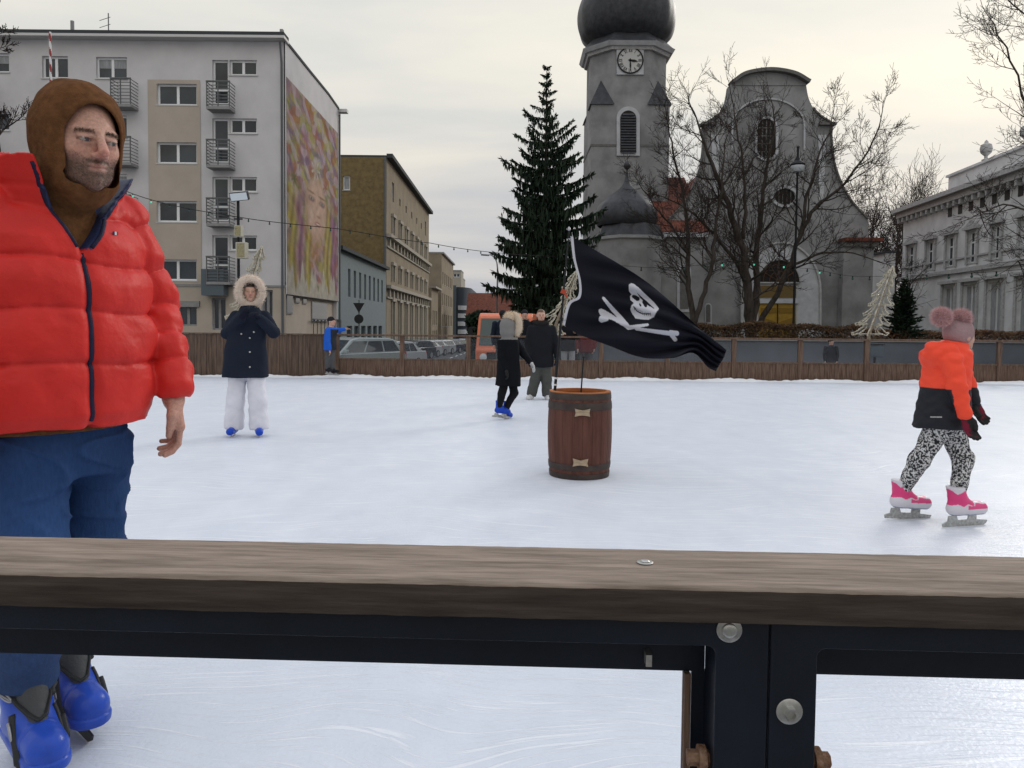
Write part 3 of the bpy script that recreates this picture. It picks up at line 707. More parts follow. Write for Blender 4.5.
# ---------------- blue grey low building
def block(name, fac, U0, U1, Z0, Z1, depthv, wallm, label, roofm=M_roofd, rects=(), cat='building', eave=.35, cull=None, frm=M_wfr, roofz=.25, front=True, mull=(.5,), parapet=False, sill=True):
    e = empty(name, fac.p((U0+U1)/2, Z0), label, cat)
    b = MB(); wallgrid(b, fac, U0, U1, Z0, Z1, list(rects), .2); b.build('wall', wallm, e, recalc=False)
    b = MB(); A = [fac.p(u, z, d) for (u, z, d) in ((U0, Z0, 0), (U0, Z0, -depthv), (U0, Z1, -depthv), (U0, Z1, 0), (U1, Z0, 0), (U1, Z0, -depthv), (U1, Z1, -depthv), (U1, Z1, 0))]
    b.add(A, [(0, 1, 2, 3), (4, 7, 6, 5), (1, 5, 6, 2)]); b.build('side_wall', wallm, e, recalc=False)
    b = MB(); fbox(b, fac, U0-.05, U1+.05, Z1+.002, Z1+roofz, -depthv-.05, eave); b.build('roof', roofm, e)
    for r in list(rects)[:90]: window(fac, r, e, frm=frm, mull=mull, sill=sill)
    return e
M_bg = mat('blue_grey_render', (.20, .235, .25), rough=.9, var=.08)
H = Fac((-11.2, 48.2, 0), (0, 1, 0), (1, 0, 0))
def hrect(F_, x0, x1, y0a, y1a, x0b=None): return F_.rect(x0, x1, y0a, y1a)
rs = []
for k in range(8):
    u0 = 3.0+k*1.85; rs.append((u0, u0+.75, 3.1, 5.0))
for k in range(6):
    u0 = 2.6+k*2.4; rs.append((u0, u0+1.7, -.9, 1.1))
block('low_building', H, 0, 18.3, -3, 6.0, 9, M_bg, 'low blue grey two storey building with a row of narrow windows, beside the mural gable', rects=rs, mull=(), sill=False, frm=M_bluegrey)

# ---------------- tan tenement with ornate street front
M_tanb = mat('tan_brick', (.17, .125, .06), rough=.9, var=.22, vscale=2.5, bump=.3, bscale=16)
M_tan = mat('tan_render', (.25, .21, .155), rough=.9, var=.12, vscale=.7)
M_orn = mat('pale_stucco', (.34, .315, .27), rough=.85, var=.12)
T = Fac((-11.35, 67.6, 0), (0, 1, 0), (1, 0, 0)); ZT2 = T.px(388, 159)[1]
ten = empty('tenement', (-14, 80, -1.5), 'tall tan brick tenement with a blank side wall and an ornate stuccoed street front', 'building')
LT = 34.0; rs = []; orn = []
zr = [T.px(389.5, y)[1] for y in (205, 238, 262, 288, 322)]
for k in range(7):
    c = 3.6+k*4.4
    rs.append((c-.6, c+.6, zr[1]+.7, zr[0]-1.0)); rs.append((c-.6, c+.6, zr[3]+.8, zr[2]-.3)); rs.append((c-.65, c+.65, -1.0, zr[3]-1.3))
    rs.append((c-.45, c+.45, zr[0]+.9, zr[0]+1.6) if k not in (0, 6) else (c-.6, c+.6, zr[0]+.6, zr[0]+2.4))
b = MB(); wallgrid(b, T, 0, LT, -4, ZT2, rs, .25); b.build('street_wall', M_tan, ten, recalc=False)
b = MB(); S = Fac((-11.35, 67.6, 0), (-1, 0, 0), (0, -1, 0)); sw = S.rect(343, 350, 176, 190); sw = (min(sw[0], sw[1]), max(sw[0], sw[1]), sw[2], sw[3])
wallgrid(b, S, 0.002, 12, -4, ZT2, [sw], .2); b.build('side_wall', M_tanb, ten, recalc=False); window(S, sw, ten, mull=(), frm=M_wfr, pane=M_curt)
b = MB(); b.box(-23.3, -11.4, 67.7, 67.6+LT, ZT2+.02, ZT2+.2); b.build('roof', M_roofd, ten)
b = MB(); fbox(b, T, -.1, LT+.1, ZT2-.05, ZT2+.3, .004, .55); b.build('eaves', M_roofd, ten)
for i, r in enumerate(rs):
    o = window(T, r, ten, frm=M_wfr, sill=False)
    if i % 4 != 3:
        b = MB(); fbox(b, T, r[0]-.25, r[0]-.01, r[2]-.1, r[3]+.1, .004, .14); fbox(b, T, r[1]+.01, r[1]+.25, r[2]-.1, r[3]+.1, .004, .14); fbox(b, T, r[0]-.35, r[1]+.35, r[3]+.1, r[3]+.4, .004, .24); b.build('surround', M_orn, o)
for z in (zr[1], zr[3]):
    b = MB(); fbox(b, T, 0, LT, z-.1, z+.22, .006, .45); fbox(b, T, 0, LT, z-1.0, z-.85, .006, .15); b.build('cornice', M_orn, ten)
    for k in range(15): b = MB(); u = .8+k*2.25; fbox(b, T, u, u+.5, z-.85, z-.1, .007, .2); b.build('bracket', M_orn, ten)
b = MB(); b.tube([S.p(.1, -1, .1), S.p(.1, ZT2, .1)], .1, 6); b.build('downpipe', M_pipe, ten)
b = MB(); b.tube([(-12.5, 88, ZT2), (-12.5, 88, ZT2+2.2)], .05, 5); b.tube([(-12.5, 87, ZT2+1.7), (-12.5, 89.5, ZT2+2.0)], .03, 5); b.build('aerial', M_rail, ten)

# small ornate house, then taller plain one, dark office, pale blocks
Q = Fac((-11.0, 102, 0), (0, 1, 0), (1, 0, 0))
block('ornate_house', Q, 0, 9, -4, Q.px(434, 289)[1], 8, M_tan, 'small ornate tan house tucked behind the end of the tall tenement', rects=[(1.5+k*2.5, 2.7+k*2.5, 1.2, 3.2) for k in range(3)]+[(1.5+k*2.5, 2.7+k*2.5, -1.6, .4) for k in range(3)], roofm=M_orn, eave=.6)
Q2 = Fac((-10.6, 112, 0), (0, 1, 0), (1, 0, 0)); zq = Q2.px(441, 253)[1]
e = block('plain_house', Q2, 0, 22, -4, zq, 12, M_tan, 'plain beige flat roofed house of four storeys in the middle of the street row', rects=[(1.5+k*3.4, 2.9+k*3.4, 1.0+3.2*j, 2.8+3.2*j) for k in range(6) for j in range(3)], roofm=M_conc)
M_navy = mat('dark_cladding', (.035, .045, .06), rough=.6); M_wband = mat('white_band', (.42, .44, .46), rough=.6)
off = empty('office_block', (-9, 140, -3), 'dark curved office block with white balcony bands at the end of the street row', 'building')
Yo = 138; a = at(453, 300, Yo).x; c = at(470, 300, Yo).x; zt = at(455, 287, Yo).z
n = 12; cv = [(a, Yo), (a+.3*(c-a), Yo)]+[(a+.3*(c-a)+(c-a)*.7*math.sin(R(90*k/n)), Yo+6*(1-math.cos(R(90*k/n)))) for k in range(1, n+1)]+[(c, Yo+25), (a, Yo+25)]
b = MB(); b.extr(cv, lambda x, y: (x, y, -4), lambda x, y: (x, y, zt)); b.build('wall', M_navy, off, smooth=True)
for k, y in enumerate((308, 316, 324, 332)):
    z = at(460, y, Yo).z; b = MB(); cw = [(p[0]+.25*(1 if i > 1 else 0)*(i < n+3), p[1]-.25) for i, p in enumerate(cv)]; cw[0] = (a+1.0, Yo-.25); cw[-1] = (a+1.0, Yo+24)
    b.extr(cw, lambda x, y_: (x, y_, z-.35), lambda x, y_: (x, y_, z+.45)); b.build('balcony_band', M_wband, off)
b = MB(); zz = at(445, 287, Yo).z; x0 = at(452.5, 290, Yo).x; b.box(x0, x0+.7, Yo-.4, Yo+1, -4, zz+.3); b.build('corner_pier', M_bluegrey, off)
for i, (xa, xb, yt, Y_) in enumerate(((452, 461, 271, 175), (458, 463, 279, 190))):
    x0 = at(xa, 300, Y_).x; x1 = at(xb, 300, Y_).x; zt = at(xa, yt, Y_).z
    ff = Fac((x0, Y_, 0), (1, 0, 0), (0, -1, 0)); block('pale_block', ff, 0, x1-x0, -4, zt, 8, M_orn, ('tall pale roof block rising behind the dark office', 'lower pale roof block right behind the dark office')[i], rects=[(.3, x1-x0-.3, zt-1.4, zt-.6)], roofm=M_conc, eave=.1)
# red roofed house at the street end
M_tile = mat('red_roof_tile', (.13, .045, .03), rough=.85, var=.3, vscale=3, bump=.3, bscale=8)
rh = empty('red_roof_house', (-5, 118, -2.4), 'house with a steep red tiled roof at the far end of the street', 'building')
Y_ = 116; x0 = at(468, 300, Y_).x; x1 = at(512, 300, Y_).x; ze = at(480, 314, Y_).z; zr_ = at(480, 293, Y_+5).z
F3 = Fac((x0, Y_, 0), (1, 0, 0), (0, -1, 0)); rs3 = [(.9+k*1.7, 1.8+k*1.7, -.6, .9) for k in range(3)]
b = MB(); wallgrid(b, F3, 0, x1-x0, -4, ze, rs3, .2); b.add([(x0, Y_, -4), (x0, Y_+10, -4), (x0, Y_+10, ze), (x0, Y_+5, zr_), (x0, Y_, ze)], [(0, 1, 2, 3, 4)]); b.add([(x1, Y_, -4), (x1, Y_+10, -4), (x1, Y_+10, ze), (x1, Y_+5, zr_), (x1, Y_, ze)], [(0, 1, 2, 3, 4)]); b.build('wall', M_tan, rh, recalc=False)
b = MB(); b.add([(x0-.3, Y_-.4, ze-.2), (x1+.3, Y_-.4, ze-.2), (x1+.3, Y_+5, zr_), (x0-.3, Y_+5, zr_), (x1+.3, Y_+10.4, ze-.2), (x0-.3, Y_+10.4, ze-.2)], [(0, 1, 2, 3), (3, 2, 4, 5)]); o = b.build('roof', M_tile, rh, recalc=False); sm = o.modifiers.new('thick', 'SOLIDIFY'); sm.thickness = .15
for r in rs3: window(F3, r, rh)

# ---------------- villa on the right
M_villa = mat('pale_grey_stucco', (.58, .585, .59), rough=.9, var=.12, vscale=.9, bump=.15, bscale=20)
M_vtrim = mat('villa_trim', (.38, .38, .38), rough=.85, var=.15)
c0 = at(901, 300, 58.0); c1 = at(1024, 300, 42.0); vd = Vector((c1.x-c0.x, c1.y-c0.y, 0)).normalized(); vn = Vector((vd.y, -vd.x, 0))
if vn.x > 0: vn = -vn
Vf = Fac((c0.x, c0.y, 0), vd, vn); LV = 34.0
vil = empty('villa', (c0.x+6, 46, .6), 'pale grey stucco villa with a heavy cornice and tall upper windows, at the right edge', 'building')
zc_ = Vf.px(902, 214)[1]; zm_ = Vf.px(902, 279)[1]
rs = []
for xa, xb in ((908, 915), (927, 934.5), (947, 955.5), (968.5, 977), (993, 1001)):
    ya = np.interp(xa, [908, 993], [245, 227]); yb = np.interp(xa, [908, 993], [273, 258]); rs.append(Vf.rect(xa, xb, ya, yb))
st = rs[4][0]-rs[3][0]
up0 = np.mean([r[2] for r in rs]); up1 = np.mean([r[3] for r in rs]); rs = [(r[0], r[1], up0, up1) for r in rs]
for k in range(3): rs.append((rs[4][0]+st*(k+1), rs[4][1]+st*(k+1), up0, up1))
low = []
for xa, xb in ((943, 954), (963, 976), (987, 1002)):
    r = Vf.rect(xa, xb, 292, 326); low.append((r[0], r[1], .9, zm_-1.0))
for k in range(2): low.append((low[2][0]+st*(k+1)*1.1, low[2][1]+st*(k+1)*1.1, .9, zm_-1.0))
b = MB(); wallgrid(b, Vf, 0, LV, .3, zc_, rs+low, .3); b.build('wall', M_villa, vil, recalc=False)
b = MB(); P = Fac((c0.x, c0.y, 0), -vn, -vd); wallgrid(b, P, 0.002, 16, .3, zc_, []); b.build('end_wall', M_villa, vil, recalc=False)
b = MB(); fbox(b, Vf, -.5, LV, zc_, zc_+.3, -16, .75); fbox(b, Vf, -.3, LV, zc_-.4, zc_-.003, .004, .45); b.build('cornice', M_vtrim, vil)
for k in range(30): b = MB(); u = -.2+k*.78; fbox(b, Vf, u, u+.22, zc_-.75, zc_-.41, .005, .4); b.build('dentil', M_vtrim, vil)
b = MB(); fbox(b, Vf, -.1, LV, zm_-.15, zm_+.12, .006, .2); fbox(b, Vf, -.06, LV, zm_+.75, zm_+.87, .006, .1); b.build('string_course', M_vtrim, vil)
b = MB(); fbox(b, Vf, -.04, LV, .3, 1.2, .006, .12); b.build('plinth', M_vtrim, vil)
ua = Vf.px(943, 205)[0]; za = Vf.px(943, 190)[1]
b = MB(); fbox(b, Vf, ua, LV, zc_+.3, zc_+1.5, -6, -.3); fbox(b, Vf, ua-.1, LV, zc_+1.5, zc_+1.65, -6, -.15); b.build('attic_parapet', M_villa, vil)
for k, xx in enumerate((978, 1017)):
    u = Vf.px(xx, 190)[0]; p = Vf.p(u, zc_+1.65, -.4); b = MB(); b.lathe([(.22, 0), (.25, .08), (.1, .15), (.1, .3), (.3, .5), (.36, .75), (.3, 1.0), (.12, 1.1), (.1, 1.2), (.02, 1.3)], p, 14); b.build('urn', M_vtrim, vil, smooth=True)
for r in rs:
    o = window(Vf, r, vil, mull=(.5,), trans=(.66,), fw=.09); b = MB()
    fbox(b, Vf, r[0]-.22, r[0]-.01, r[2]-.1, r[3]+.12, .008, .12); fbox(b, Vf, r[1]+.01, r[1]+.22, r[2]-.1, r[3]+.12, .008, .12); fbox(b, Vf, r[0]-.35, r[1]+.35, r[3]+.12, r[3]+.3, .008, .28)
    m = (r[0]+r[1])/2; b.extr([(r[0]-.3, r[3]+.3), (r[1]+.3, r[3]+.3), (m, r[3]+.7)], lambda u, z: Vf.p(u, z, .01), lambda u, z: Vf.p(u, z, .22)); b.build('surround', M_vtrim, o)
for r in low:
    o = window(Vf, r, vil, mull=(.5,), pane=M_curt, fw=.1, frm=M_villa, sill=False); b = MB(); fbox(b, Vf, r[0]-.3, r[1]+.3, r[3]+.2, r[3]+.4, .008, .3); fbox(b, Vf, r[0]-.25, r[0]-.02, r[2], r[3]+.2, .008, .1); fbox(b, Vf, r[1]+.02, r[1]+.25, r[2], r[3]+.2, .008, .1); b.build('surround', M_vtrim, o)
for k in range(7):
    b = MB(); u = rs[2][0]+k*1.35; fbox(b, Vf, u, u+.5, up1+1.35, up1+1.95, .002, .03); b.build('attic_vent', mat('dark_opening', (.014, .013, .012), rough=.5), vil)
# side wing far left of the villa
e = empty('villa_outbuilding', (c0.x-1, 60, .6), 'low pale outbuilding joined behind the left corner of the villa', 'building')
xw = at(884, 300, 59).x; b = MB(); b.box(xw, c0.x-.02, 59, 66, .3, at(890, 253, 59).z); b.build('wall', M_villa, e); b = MB(); b.box(xw-.2, c0.x-.02, 58.8, 66.2, at(890, 253, 59).z+.002, at(890, 251, 59).z); b.build('roof', M_roofd, e)

# ================================================================== CHURCH
M_chg = mat('grey_church_plaster', (.232, .233, .236), rough=.92, var=.24, vscale=.7, bump=.25, bscale=14, detail=8)
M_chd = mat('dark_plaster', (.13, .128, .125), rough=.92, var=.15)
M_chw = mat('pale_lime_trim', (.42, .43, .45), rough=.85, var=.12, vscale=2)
M_slate = mat('dark_slate', (.045, .047, .053), rough=.45, var=.25, vscale=3, bump=.3, bscale=10, metal=.15)
M_louv = mat('louvre_slat', (.022, .023, .026), rough=.7); M_door = mat('ochre_door', (.30, .185, .03), rough=.55, var=.15, vscale=3)
M_dark = mat('dark_opening', (.014, .013, .012), rough=.5)
ch = empty('church', (16.5, 50, .6), 'grey baroque church with curved gable, clock tower and dark onion dome', 'church')
YC = 48.0; C = Fac((0, YC, 0), (1, 0, 0), (0, -1, 0))
def cp(x, y): return C.px(x, y)
def curve(pts, n=8):
    out = []
    P = [pts[0]]+list(pts)+[pts[-1]]
    for i in range(1, len(P)-2):
        p0, p1, p2, p3 = [Vector((*q, 0)) for q in P[i-1:i+3]]
        for k in range(n):
            t = k/n; q = .5*((2*p1)+(-p0+p2)*t+(2*p0-5*p1+4*p2-p3)*t*t+(-p0+3*p1-3*p2+p3)*t**3); out.append((q.x, q.y))
    out.append(tuple(pts[-1])); return out
def mir(p, c=768.5): return (2*c-p[0], p[1])
rs_ = curve([(806, 84), (809, 99), (817, 113), (832, 123)], 5)+curve([(831, 135), (833.5, 160), (841, 183), (852, 202), (868, 219)], 5)+[(868, 345)]
ls_ = [mir(p) for p in reversed(rs_)]
outl = [cp(*p) for p in ls_+rs_]; outl = [(u, z if i not in (0, len(outl)-1) else .3) for i, (u, z) in enumerate(outl)]
b = MB(); b.extr(outl, lambda u, z: C.p(u, z, 0), lambda u, z: C.p(u, z, -1.0)); b.build('facade', M_chg, ch)
# curved crowning cornice
top = curve([(733, 82), (745, 74.5), (769, 71), (792, 74.5), (806, 82)], 6); lowp = [(p[0], 85.5) for p in reversed(top)]
b = MB(); b.extr([cp(*p) for p in top+lowp], lambda u, z: C.p(u, z, .05), lambda u, z: C.p(u, z, -1.05)); b.build('gable_head', M_chg, ch)
def ribbon(pts, wpx, d0, d1, name, m, closed=False):
    P = [Vector((*cp(*p), 0)) for p in pts]; hw = wpx*YC/FPX/2; n = len(P); A = []; Bq = []
    for i in range(n):
        t = (P[(i+1) % n if closed else min(i+1, n-1)]-P[(i-1) % n if closed else max(i-1, 0)]).normalized(); nr = Vector((-t.y, t.x, 0))*hw; A.append(P[i]+nr); Bq.append(P[i]-nr)
    vs = []
    for i in range(n): vs += [C.p(A[i].x, A[i].y, d0), C.p(Bq[i].x, Bq[i].y, d0), C.p(Bq[i].x, Bq[i].y, d1), C.p(A[i].x, A[i].y, d1)]
    fs = []
    for i in range(n if closed else n-1):
        a = 4*i; c = 4*((i+1) % n); fs += [(a+k, a+(k+1) % 4, c+(k+1) % 4, c+k) for k in range(4)]
    if not closed: fs += [(0, 1, 2, 3), (4*n-4, 4*n-3, 4*n-2, 4*n-1)]
    b = MB(); b.add(vs, fs); return b.build(name, m, ch)
def arc(cx_, cy_, rx, ry, a0, a1, n=24): return [(cx_+rx*math.cos(R(a0+(a1-a0)*k/n)), cy_-ry*math.sin(R(a0+(a1-a0)*k/n))) for k in range(n+1)]
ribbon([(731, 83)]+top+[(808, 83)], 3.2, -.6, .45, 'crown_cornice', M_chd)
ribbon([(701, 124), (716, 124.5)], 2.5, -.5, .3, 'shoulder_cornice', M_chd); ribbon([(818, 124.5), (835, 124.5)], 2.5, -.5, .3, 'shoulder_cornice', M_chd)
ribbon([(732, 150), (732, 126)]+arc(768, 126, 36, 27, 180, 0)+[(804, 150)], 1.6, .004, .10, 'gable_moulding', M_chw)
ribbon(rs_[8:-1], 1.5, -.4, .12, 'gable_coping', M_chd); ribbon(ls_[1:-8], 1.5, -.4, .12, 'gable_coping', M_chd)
def plate(poly, d0, d1, name, m, par=ch):
    b = MB(); b.extr([cp(*p) for p in poly], lambda u, z: C.p(u, z, d0), lambda u, z: C.p(u, z, d1)); return b.build(name, m, par)
aw = arc(766, 130, 10.5, 12, 0, 180)+arc(766, 150, 10.5, 10, 180, 360)
w_ = plate(aw, .004, .03, 'gable_window', M_dark); ribbon(aw, 2.2, .02, .16, 'window_surround', M_chw, True)
b = MB()
for xx in (762, 766, 770): u = cp(xx, 140)[0]; fbox(b, C, u-.04, u+.04, cp(766, 158)[1], cp(766, 120)[1], .03, .06)
for yy in (128, 136, 144, 152): z = cp(766, yy)[1]; fbox(b, C, cp(757, 0)[0], cp(775, 0)[0], z-.03, z+.03, .031, .058)
b.build('glazing_bars', M_chd, w_)
ov = arc(784, 197, 12, 9.5, 0, 360)[:-1]; o_ = plate(ov, .004, .03, 'oval_window', M_dark); ribbon(ov, 2.6, .02, .2, 'oval_surround', M_chw, True)
b = MB()
for xx in (776, 780, 784, 788, 792): u = cp(xx, 140)[0]; h_ = 9*math.sqrt(1-((xx-784)/12.5)**2); fbox(b, C, u-.03, u+.03, cp(784, 197+h_)[1], cp(784, 197-h_)[1], .03, .055)
b.build('glazing_bars', M_chd, o_)
plate([(818, 135), (826, 135), (823, 200), (819, 200)], .004, .06, 'pale_pilaster', M_chw); plate([mir((818, 135)), mir((826, 135)), mir((823, 200)), mir((819, 200))], .004, .06, 'pale_pilaster', M_chw)
for x in (848, 689): plate([(x-1.5, 268), (x+1.5, 268), (x+1.5, 345), (x-1.5, 345)], .004, .12, 'downpipe', M_chw)
# portal
por = [(740, 345), (740, 290)]+arc(779, 290, 39, 47, 180, 0)+[(818, 290), (818, 345)]
plate(por, .005, .30, 'portal_field', M_chw)
ribbon(por, 1.8, .25, .42, 'portal_moulding', M_vtrim)
fl = arc(777, 283, 21, 23, 0, 180); f_ = plate(fl, .302, .34, 'fanlight', M_dark); ribbon(fl+[fl[0]], 1.4, .30, .42, 'fanlight_surround', M_vtrim)
b = MB()
for k in range(1, 6):
    a = R(30*k); p = [cp(777, 282), cp(777+20*math.cos(a), 282-22*math.sin(a))]; b.tube([C.p(*p[0], .36), C.p(*p[1], .36)], .035, 5)
for q in (.45, .75): pts = [C.p(*cp(777+21*q*math.cos(R(a)), 282-23*q*math.sin(R(a))), .36) for a in range(0, 181, 15)]; b.tube(pts, .03, 5)
b.build('tracery', mat('brown_wood', (.09, .045, .025), rough=.7), f_)
plate([(757, 286), (794, 286), (794, 298), (757, 298)], .302, .36, 'transom_panel', mat('brown_ochre', (.14, .095, .035), rough=.6))
plate([(755, 299), (796, 299), (796, 303.5), (755, 303.5)], .302, .45, 'lintel', M_chw)
do = plate([(757, 304), (794, 304), (794, 352), (757, 352)], .302, .36, 'door', M_door)
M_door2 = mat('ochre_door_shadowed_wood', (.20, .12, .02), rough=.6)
for s_ in (0, 1):
    x0, x1 = (759, 774) if s_ == 0 else (777, 792)
    for ya, yb in ((308, 313), (331, 344)): 
        plate([(x0, ya), (x1, ya), (x1, yb), (x0, yb)], .36, .39, 'door_panel', M_door2, do)
    plate([(x0, 317), (x1, 317) if s_ else (x1, 322), (x1, 327), (x0, 327)] if not s_ else [(x0, 322), (x1, 317), (x1, 327), (x0, 327)], .36, .39, 'door_panel', M_door2, do)
plate([(775, 304), (776, 304), (776, 352), (775, 352)], .36, .40, 'door_joint', M_dark, do)
# nave body and roofs behind the gable
x0, x1 = cp(676, 0)[0], cp(866, 0)[0]; zn = cp(768, 222)[1]; zrd = cp(768, 118)[1]; xm = (x0+x1)/2
b = MB(); b.box(x0, x1, YC+1.0, YC+30, .3, zn); b.build('nave', M_chg, ch)
b = MB(); b.extr([(x0-.4, zn), (x1+.3, zn), (xm, zrd)], lambda u, z: (u, YC+1.02, z), lambda u, z: (u, YC+30, z)); b.build('nave_roof', M_tile, ch)
# aisles with low tile roofs
xa, xb = cp(865, 0)[0]-.0, cp(876, 0)[0]; za_ = cp(860, 243)[1]
b = MB(); b.box(cp(846, 0)[0], xb, YC-.7, YC-.02, .3, za_); b.build('side_buttress', M_chg, ch)
b = MB(); b.box(cp(845, 0)[0], xb+.4, YC-1.1, YC-.01, za_+.004, za_+.22); b.build('buttress_tiles', M_tile, ch)
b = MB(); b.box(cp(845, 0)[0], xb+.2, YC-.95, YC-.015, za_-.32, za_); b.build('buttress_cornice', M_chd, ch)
xl_, xr_ = cp(640, 0)[0], cp(706, 0)[0]; za_ = cp(670, 238)[1]
b = MB(); b.box(xl_, xr_, YC-1.2, YC+12, .3, za_); b.build('side_chapel', M_chg, ch)
b = MB(); b.add([(xl_, YC-1.4, za_+.22), (xr_+.2, YC-1.4, za_+.22), (xr_+.2, YC+6, za_+5.0), (xl_, YC+6, za_+5.0)], [(0, 1, 2, 3)]); o = b.build('chapel_roof', M_tile, ch, recalc=False); o.modifiers.new('t', 'SOLIDIFY').thickness = .2
b = MB(); b.box(xl_, xr_+.1, YC-1.5, YC-1.19, za_-.1, za_+.18); b.build('chapel_cornice', M_chw, ch)
b = MB(); u = cp(657, 0)[0]; b.tube([(u, YC-1.3, .5), (u, YC-1.3, za_)], .06, 6); b.build('downpipe', M_dark, ch)
for (x, yb_, yt_, wv) in ((684, 312, 264, 7), (708, 325, 303, 3.5)):
    cc = arc(x, yt_+wv, wv, wv, 0, 180)+[(x-wv, yb_), (x+wv, yb_)]
    b = MB(); Cq = Fac((0, YC-1.2 if x < 700 else YC, 0), (1, 0, 0), (0, -1, 0)); pts = [Cq.px(*p) for p in cc]
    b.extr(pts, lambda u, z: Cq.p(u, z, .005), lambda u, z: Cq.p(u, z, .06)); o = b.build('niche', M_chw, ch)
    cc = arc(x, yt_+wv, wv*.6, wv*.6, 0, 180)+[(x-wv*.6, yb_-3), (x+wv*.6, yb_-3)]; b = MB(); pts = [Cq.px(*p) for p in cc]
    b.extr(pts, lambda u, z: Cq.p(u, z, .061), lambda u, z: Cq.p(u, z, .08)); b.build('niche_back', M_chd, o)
# tower
YT = 50.5; TT = Fac((0, YT, 0), (1, 0, 0), (0, -1, 0)); tp = TT.px
ul, ur = tp(591, 150)[0], tp(669, 150)[0]; tw = ur-ul; uc = (ul+ur)/2; ycen = YT+tw/2
z1 = tp(627, 104)[1]; z2 = tp(627, 50)[1]
b = MB(); wr = (tp(619.5, 0)[0], tp(636.5, 0)[0], tp(628, 153)[1], tp(628, 112)[1])
wallgrid(b, TT, ul, ur, .3, z1, [], .2); b.box(ul, ur, YT+.02, YT+tw, .3, z1); b.build('tower_shaft', M_chg, ch)
def octa(hw, ch_): return [(uc-hw+ch_, ycen-hw), (uc+hw-ch_, ycen-hw), (uc+hw, ycen-hw+ch_), (uc+hw, ycen+hw-ch_), (uc+hw-ch_, ycen+hw), (uc-hw+ch_, ycen+hw), (uc-hw, ycen+hw-ch_), (uc-hw, ycen-hw+ch_)]
hw = tw/2; cc_ = 1.35
def oct_prism(h0, c0_, za, zb, name, m, h1=None, c1_=None):
    A = octa(h0, c0_); B_ = octa(h1 or h0, c1_ or c0_); b = MB(); b.add([(x, y, za) for x, y in A]+[(x, y, zb) for x, y in B_], [tuple(range(7, -1, -1)), tuple(range(8, 16))]+[(i, (i+1) % 8, 8+(i+1) % 8, 8+i) for i in range(8)]); return b.build(name, m, ch)
oct_prism(hw-.02, cc_, z1, z2, 'belfry', M_chg)
oct_prism(hw+.15, cc_+.05, z2, z2+.2, 'tower_cornice', M_vtrim, hw+.22, cc_+.1); oct_prism(hw+.35, cc_+.12, z2+.2, z2+.45, 'tower_cornice', M_chw, hw+.52, cc_+.2); oct_prism(hw+.45, cc_+.15, z2+.454, z2+1.25, 'roof_skirt', M_slate, hw-.2, cc_)
oct_prism(hw+.03, .02, z1-2.8, z1-2.65, 'string_course', M_chd); 
# broach spirelets at the corners
for sx in (-1, 1):
    for sy in (-1, 1):
        cx0, cy0 = uc+sx*hw, ycen+sy*hw; k = cc_*1.12; zt = z1+1.75
        A = [(cx0+sx*.12, cy0+sy*.12, z1-.05), (cx0-sx*k, cy0+sy*.12, z1-.05), (cx0-sx*k, cy0-sy*.0, z1-.05), (cx0, cy0-sy*k, z1-.05), (cx0+sx*.12, cy0-sy*k, z1-.05), (cx0-sx*cc_*.5, cy0-sy*cc_*.5, zt)]
        b = MB(); b.add(A, [(0, 1, 5), (1, 3, 5), (3, 4, 5), (4, 0, 5), (0, 4, 3, 1)]); b.build('broach_roof', M_slate, ch)
def onion(prof, cx_, cy_, name, m, ribs=16):
    b = MB(); n = 48; vs = []; fs = []; mm = len(prof)
    for r, z in prof:
        for k in range(n):
            q = 2*math.pi*k/n; rr_ = r*(1+.012*math.cos(q*ribs)); vs.append((cx_+rr_*math.cos(q), cy_+rr_*math.sin(q), z))
    for i in range(mm-1):
        for k in range(n): fs.append((i*n+k, i*n+(k+1) % n, (i+1)*n+(k+1) % n, (i+1)*n+k))
    b.add(vs, fs+[tuple((mm-1)*n+k for k in range(n))]); return b.build(name, m, ch, smooth='all')
def smoothprof(p, n=6): return [(max(a, .01), b_) for a, b_ in curve(p, n)]
s_ = YT/FPX; rO = 47.5*ycen/FPX
zb = z2+1.2
onion(smoothprof([(hw*.96, zb), (rO*.92, zb+.55), (rO, zb+1.5), (rO*.97, zb+2.6), (rO*.80, zb+3.9), (rO*.5, zb+4.9), (rO*.33, zb+5.6), (rO*.30, zb+6.2)]), uc, ycen, 'onion_dome', M_slate)
onion([(rO*.3, zb+6.2), (rO*.3, zb+8.6), (rO*.42, zb+8.7), (rO*.5, zb+9.3), (rO*.4, zb+10.2), (rO*.12, zb+11.2), (.06, zb+12.4), (.03, zb+15)], uc, ycen, 'lantern', M_slate)
def tpoly(poly, d0, d1, name, m, par=ch):
    b = MB(); b.extr([tp(*p) for p in poly], lambda u, z: TT.p(u, z, d0), lambda u, z: TT.p(u, z, d1)); return b.build(name, m, par)
wo = arc(628, 118, 11.5, 11, 0, 180)+[(616.5, 156), (639.5, 156)]; wi = arc(628, 119, 8, 8, 0, 180)+[(620, 153), (636, 153)]
s1 = tpoly(wo, .004, .12, 'belfry_window', M_chw); s2 = tpoly(wi, .121, .14, 'louvre_opening', M_dark, s1)
b = MB()
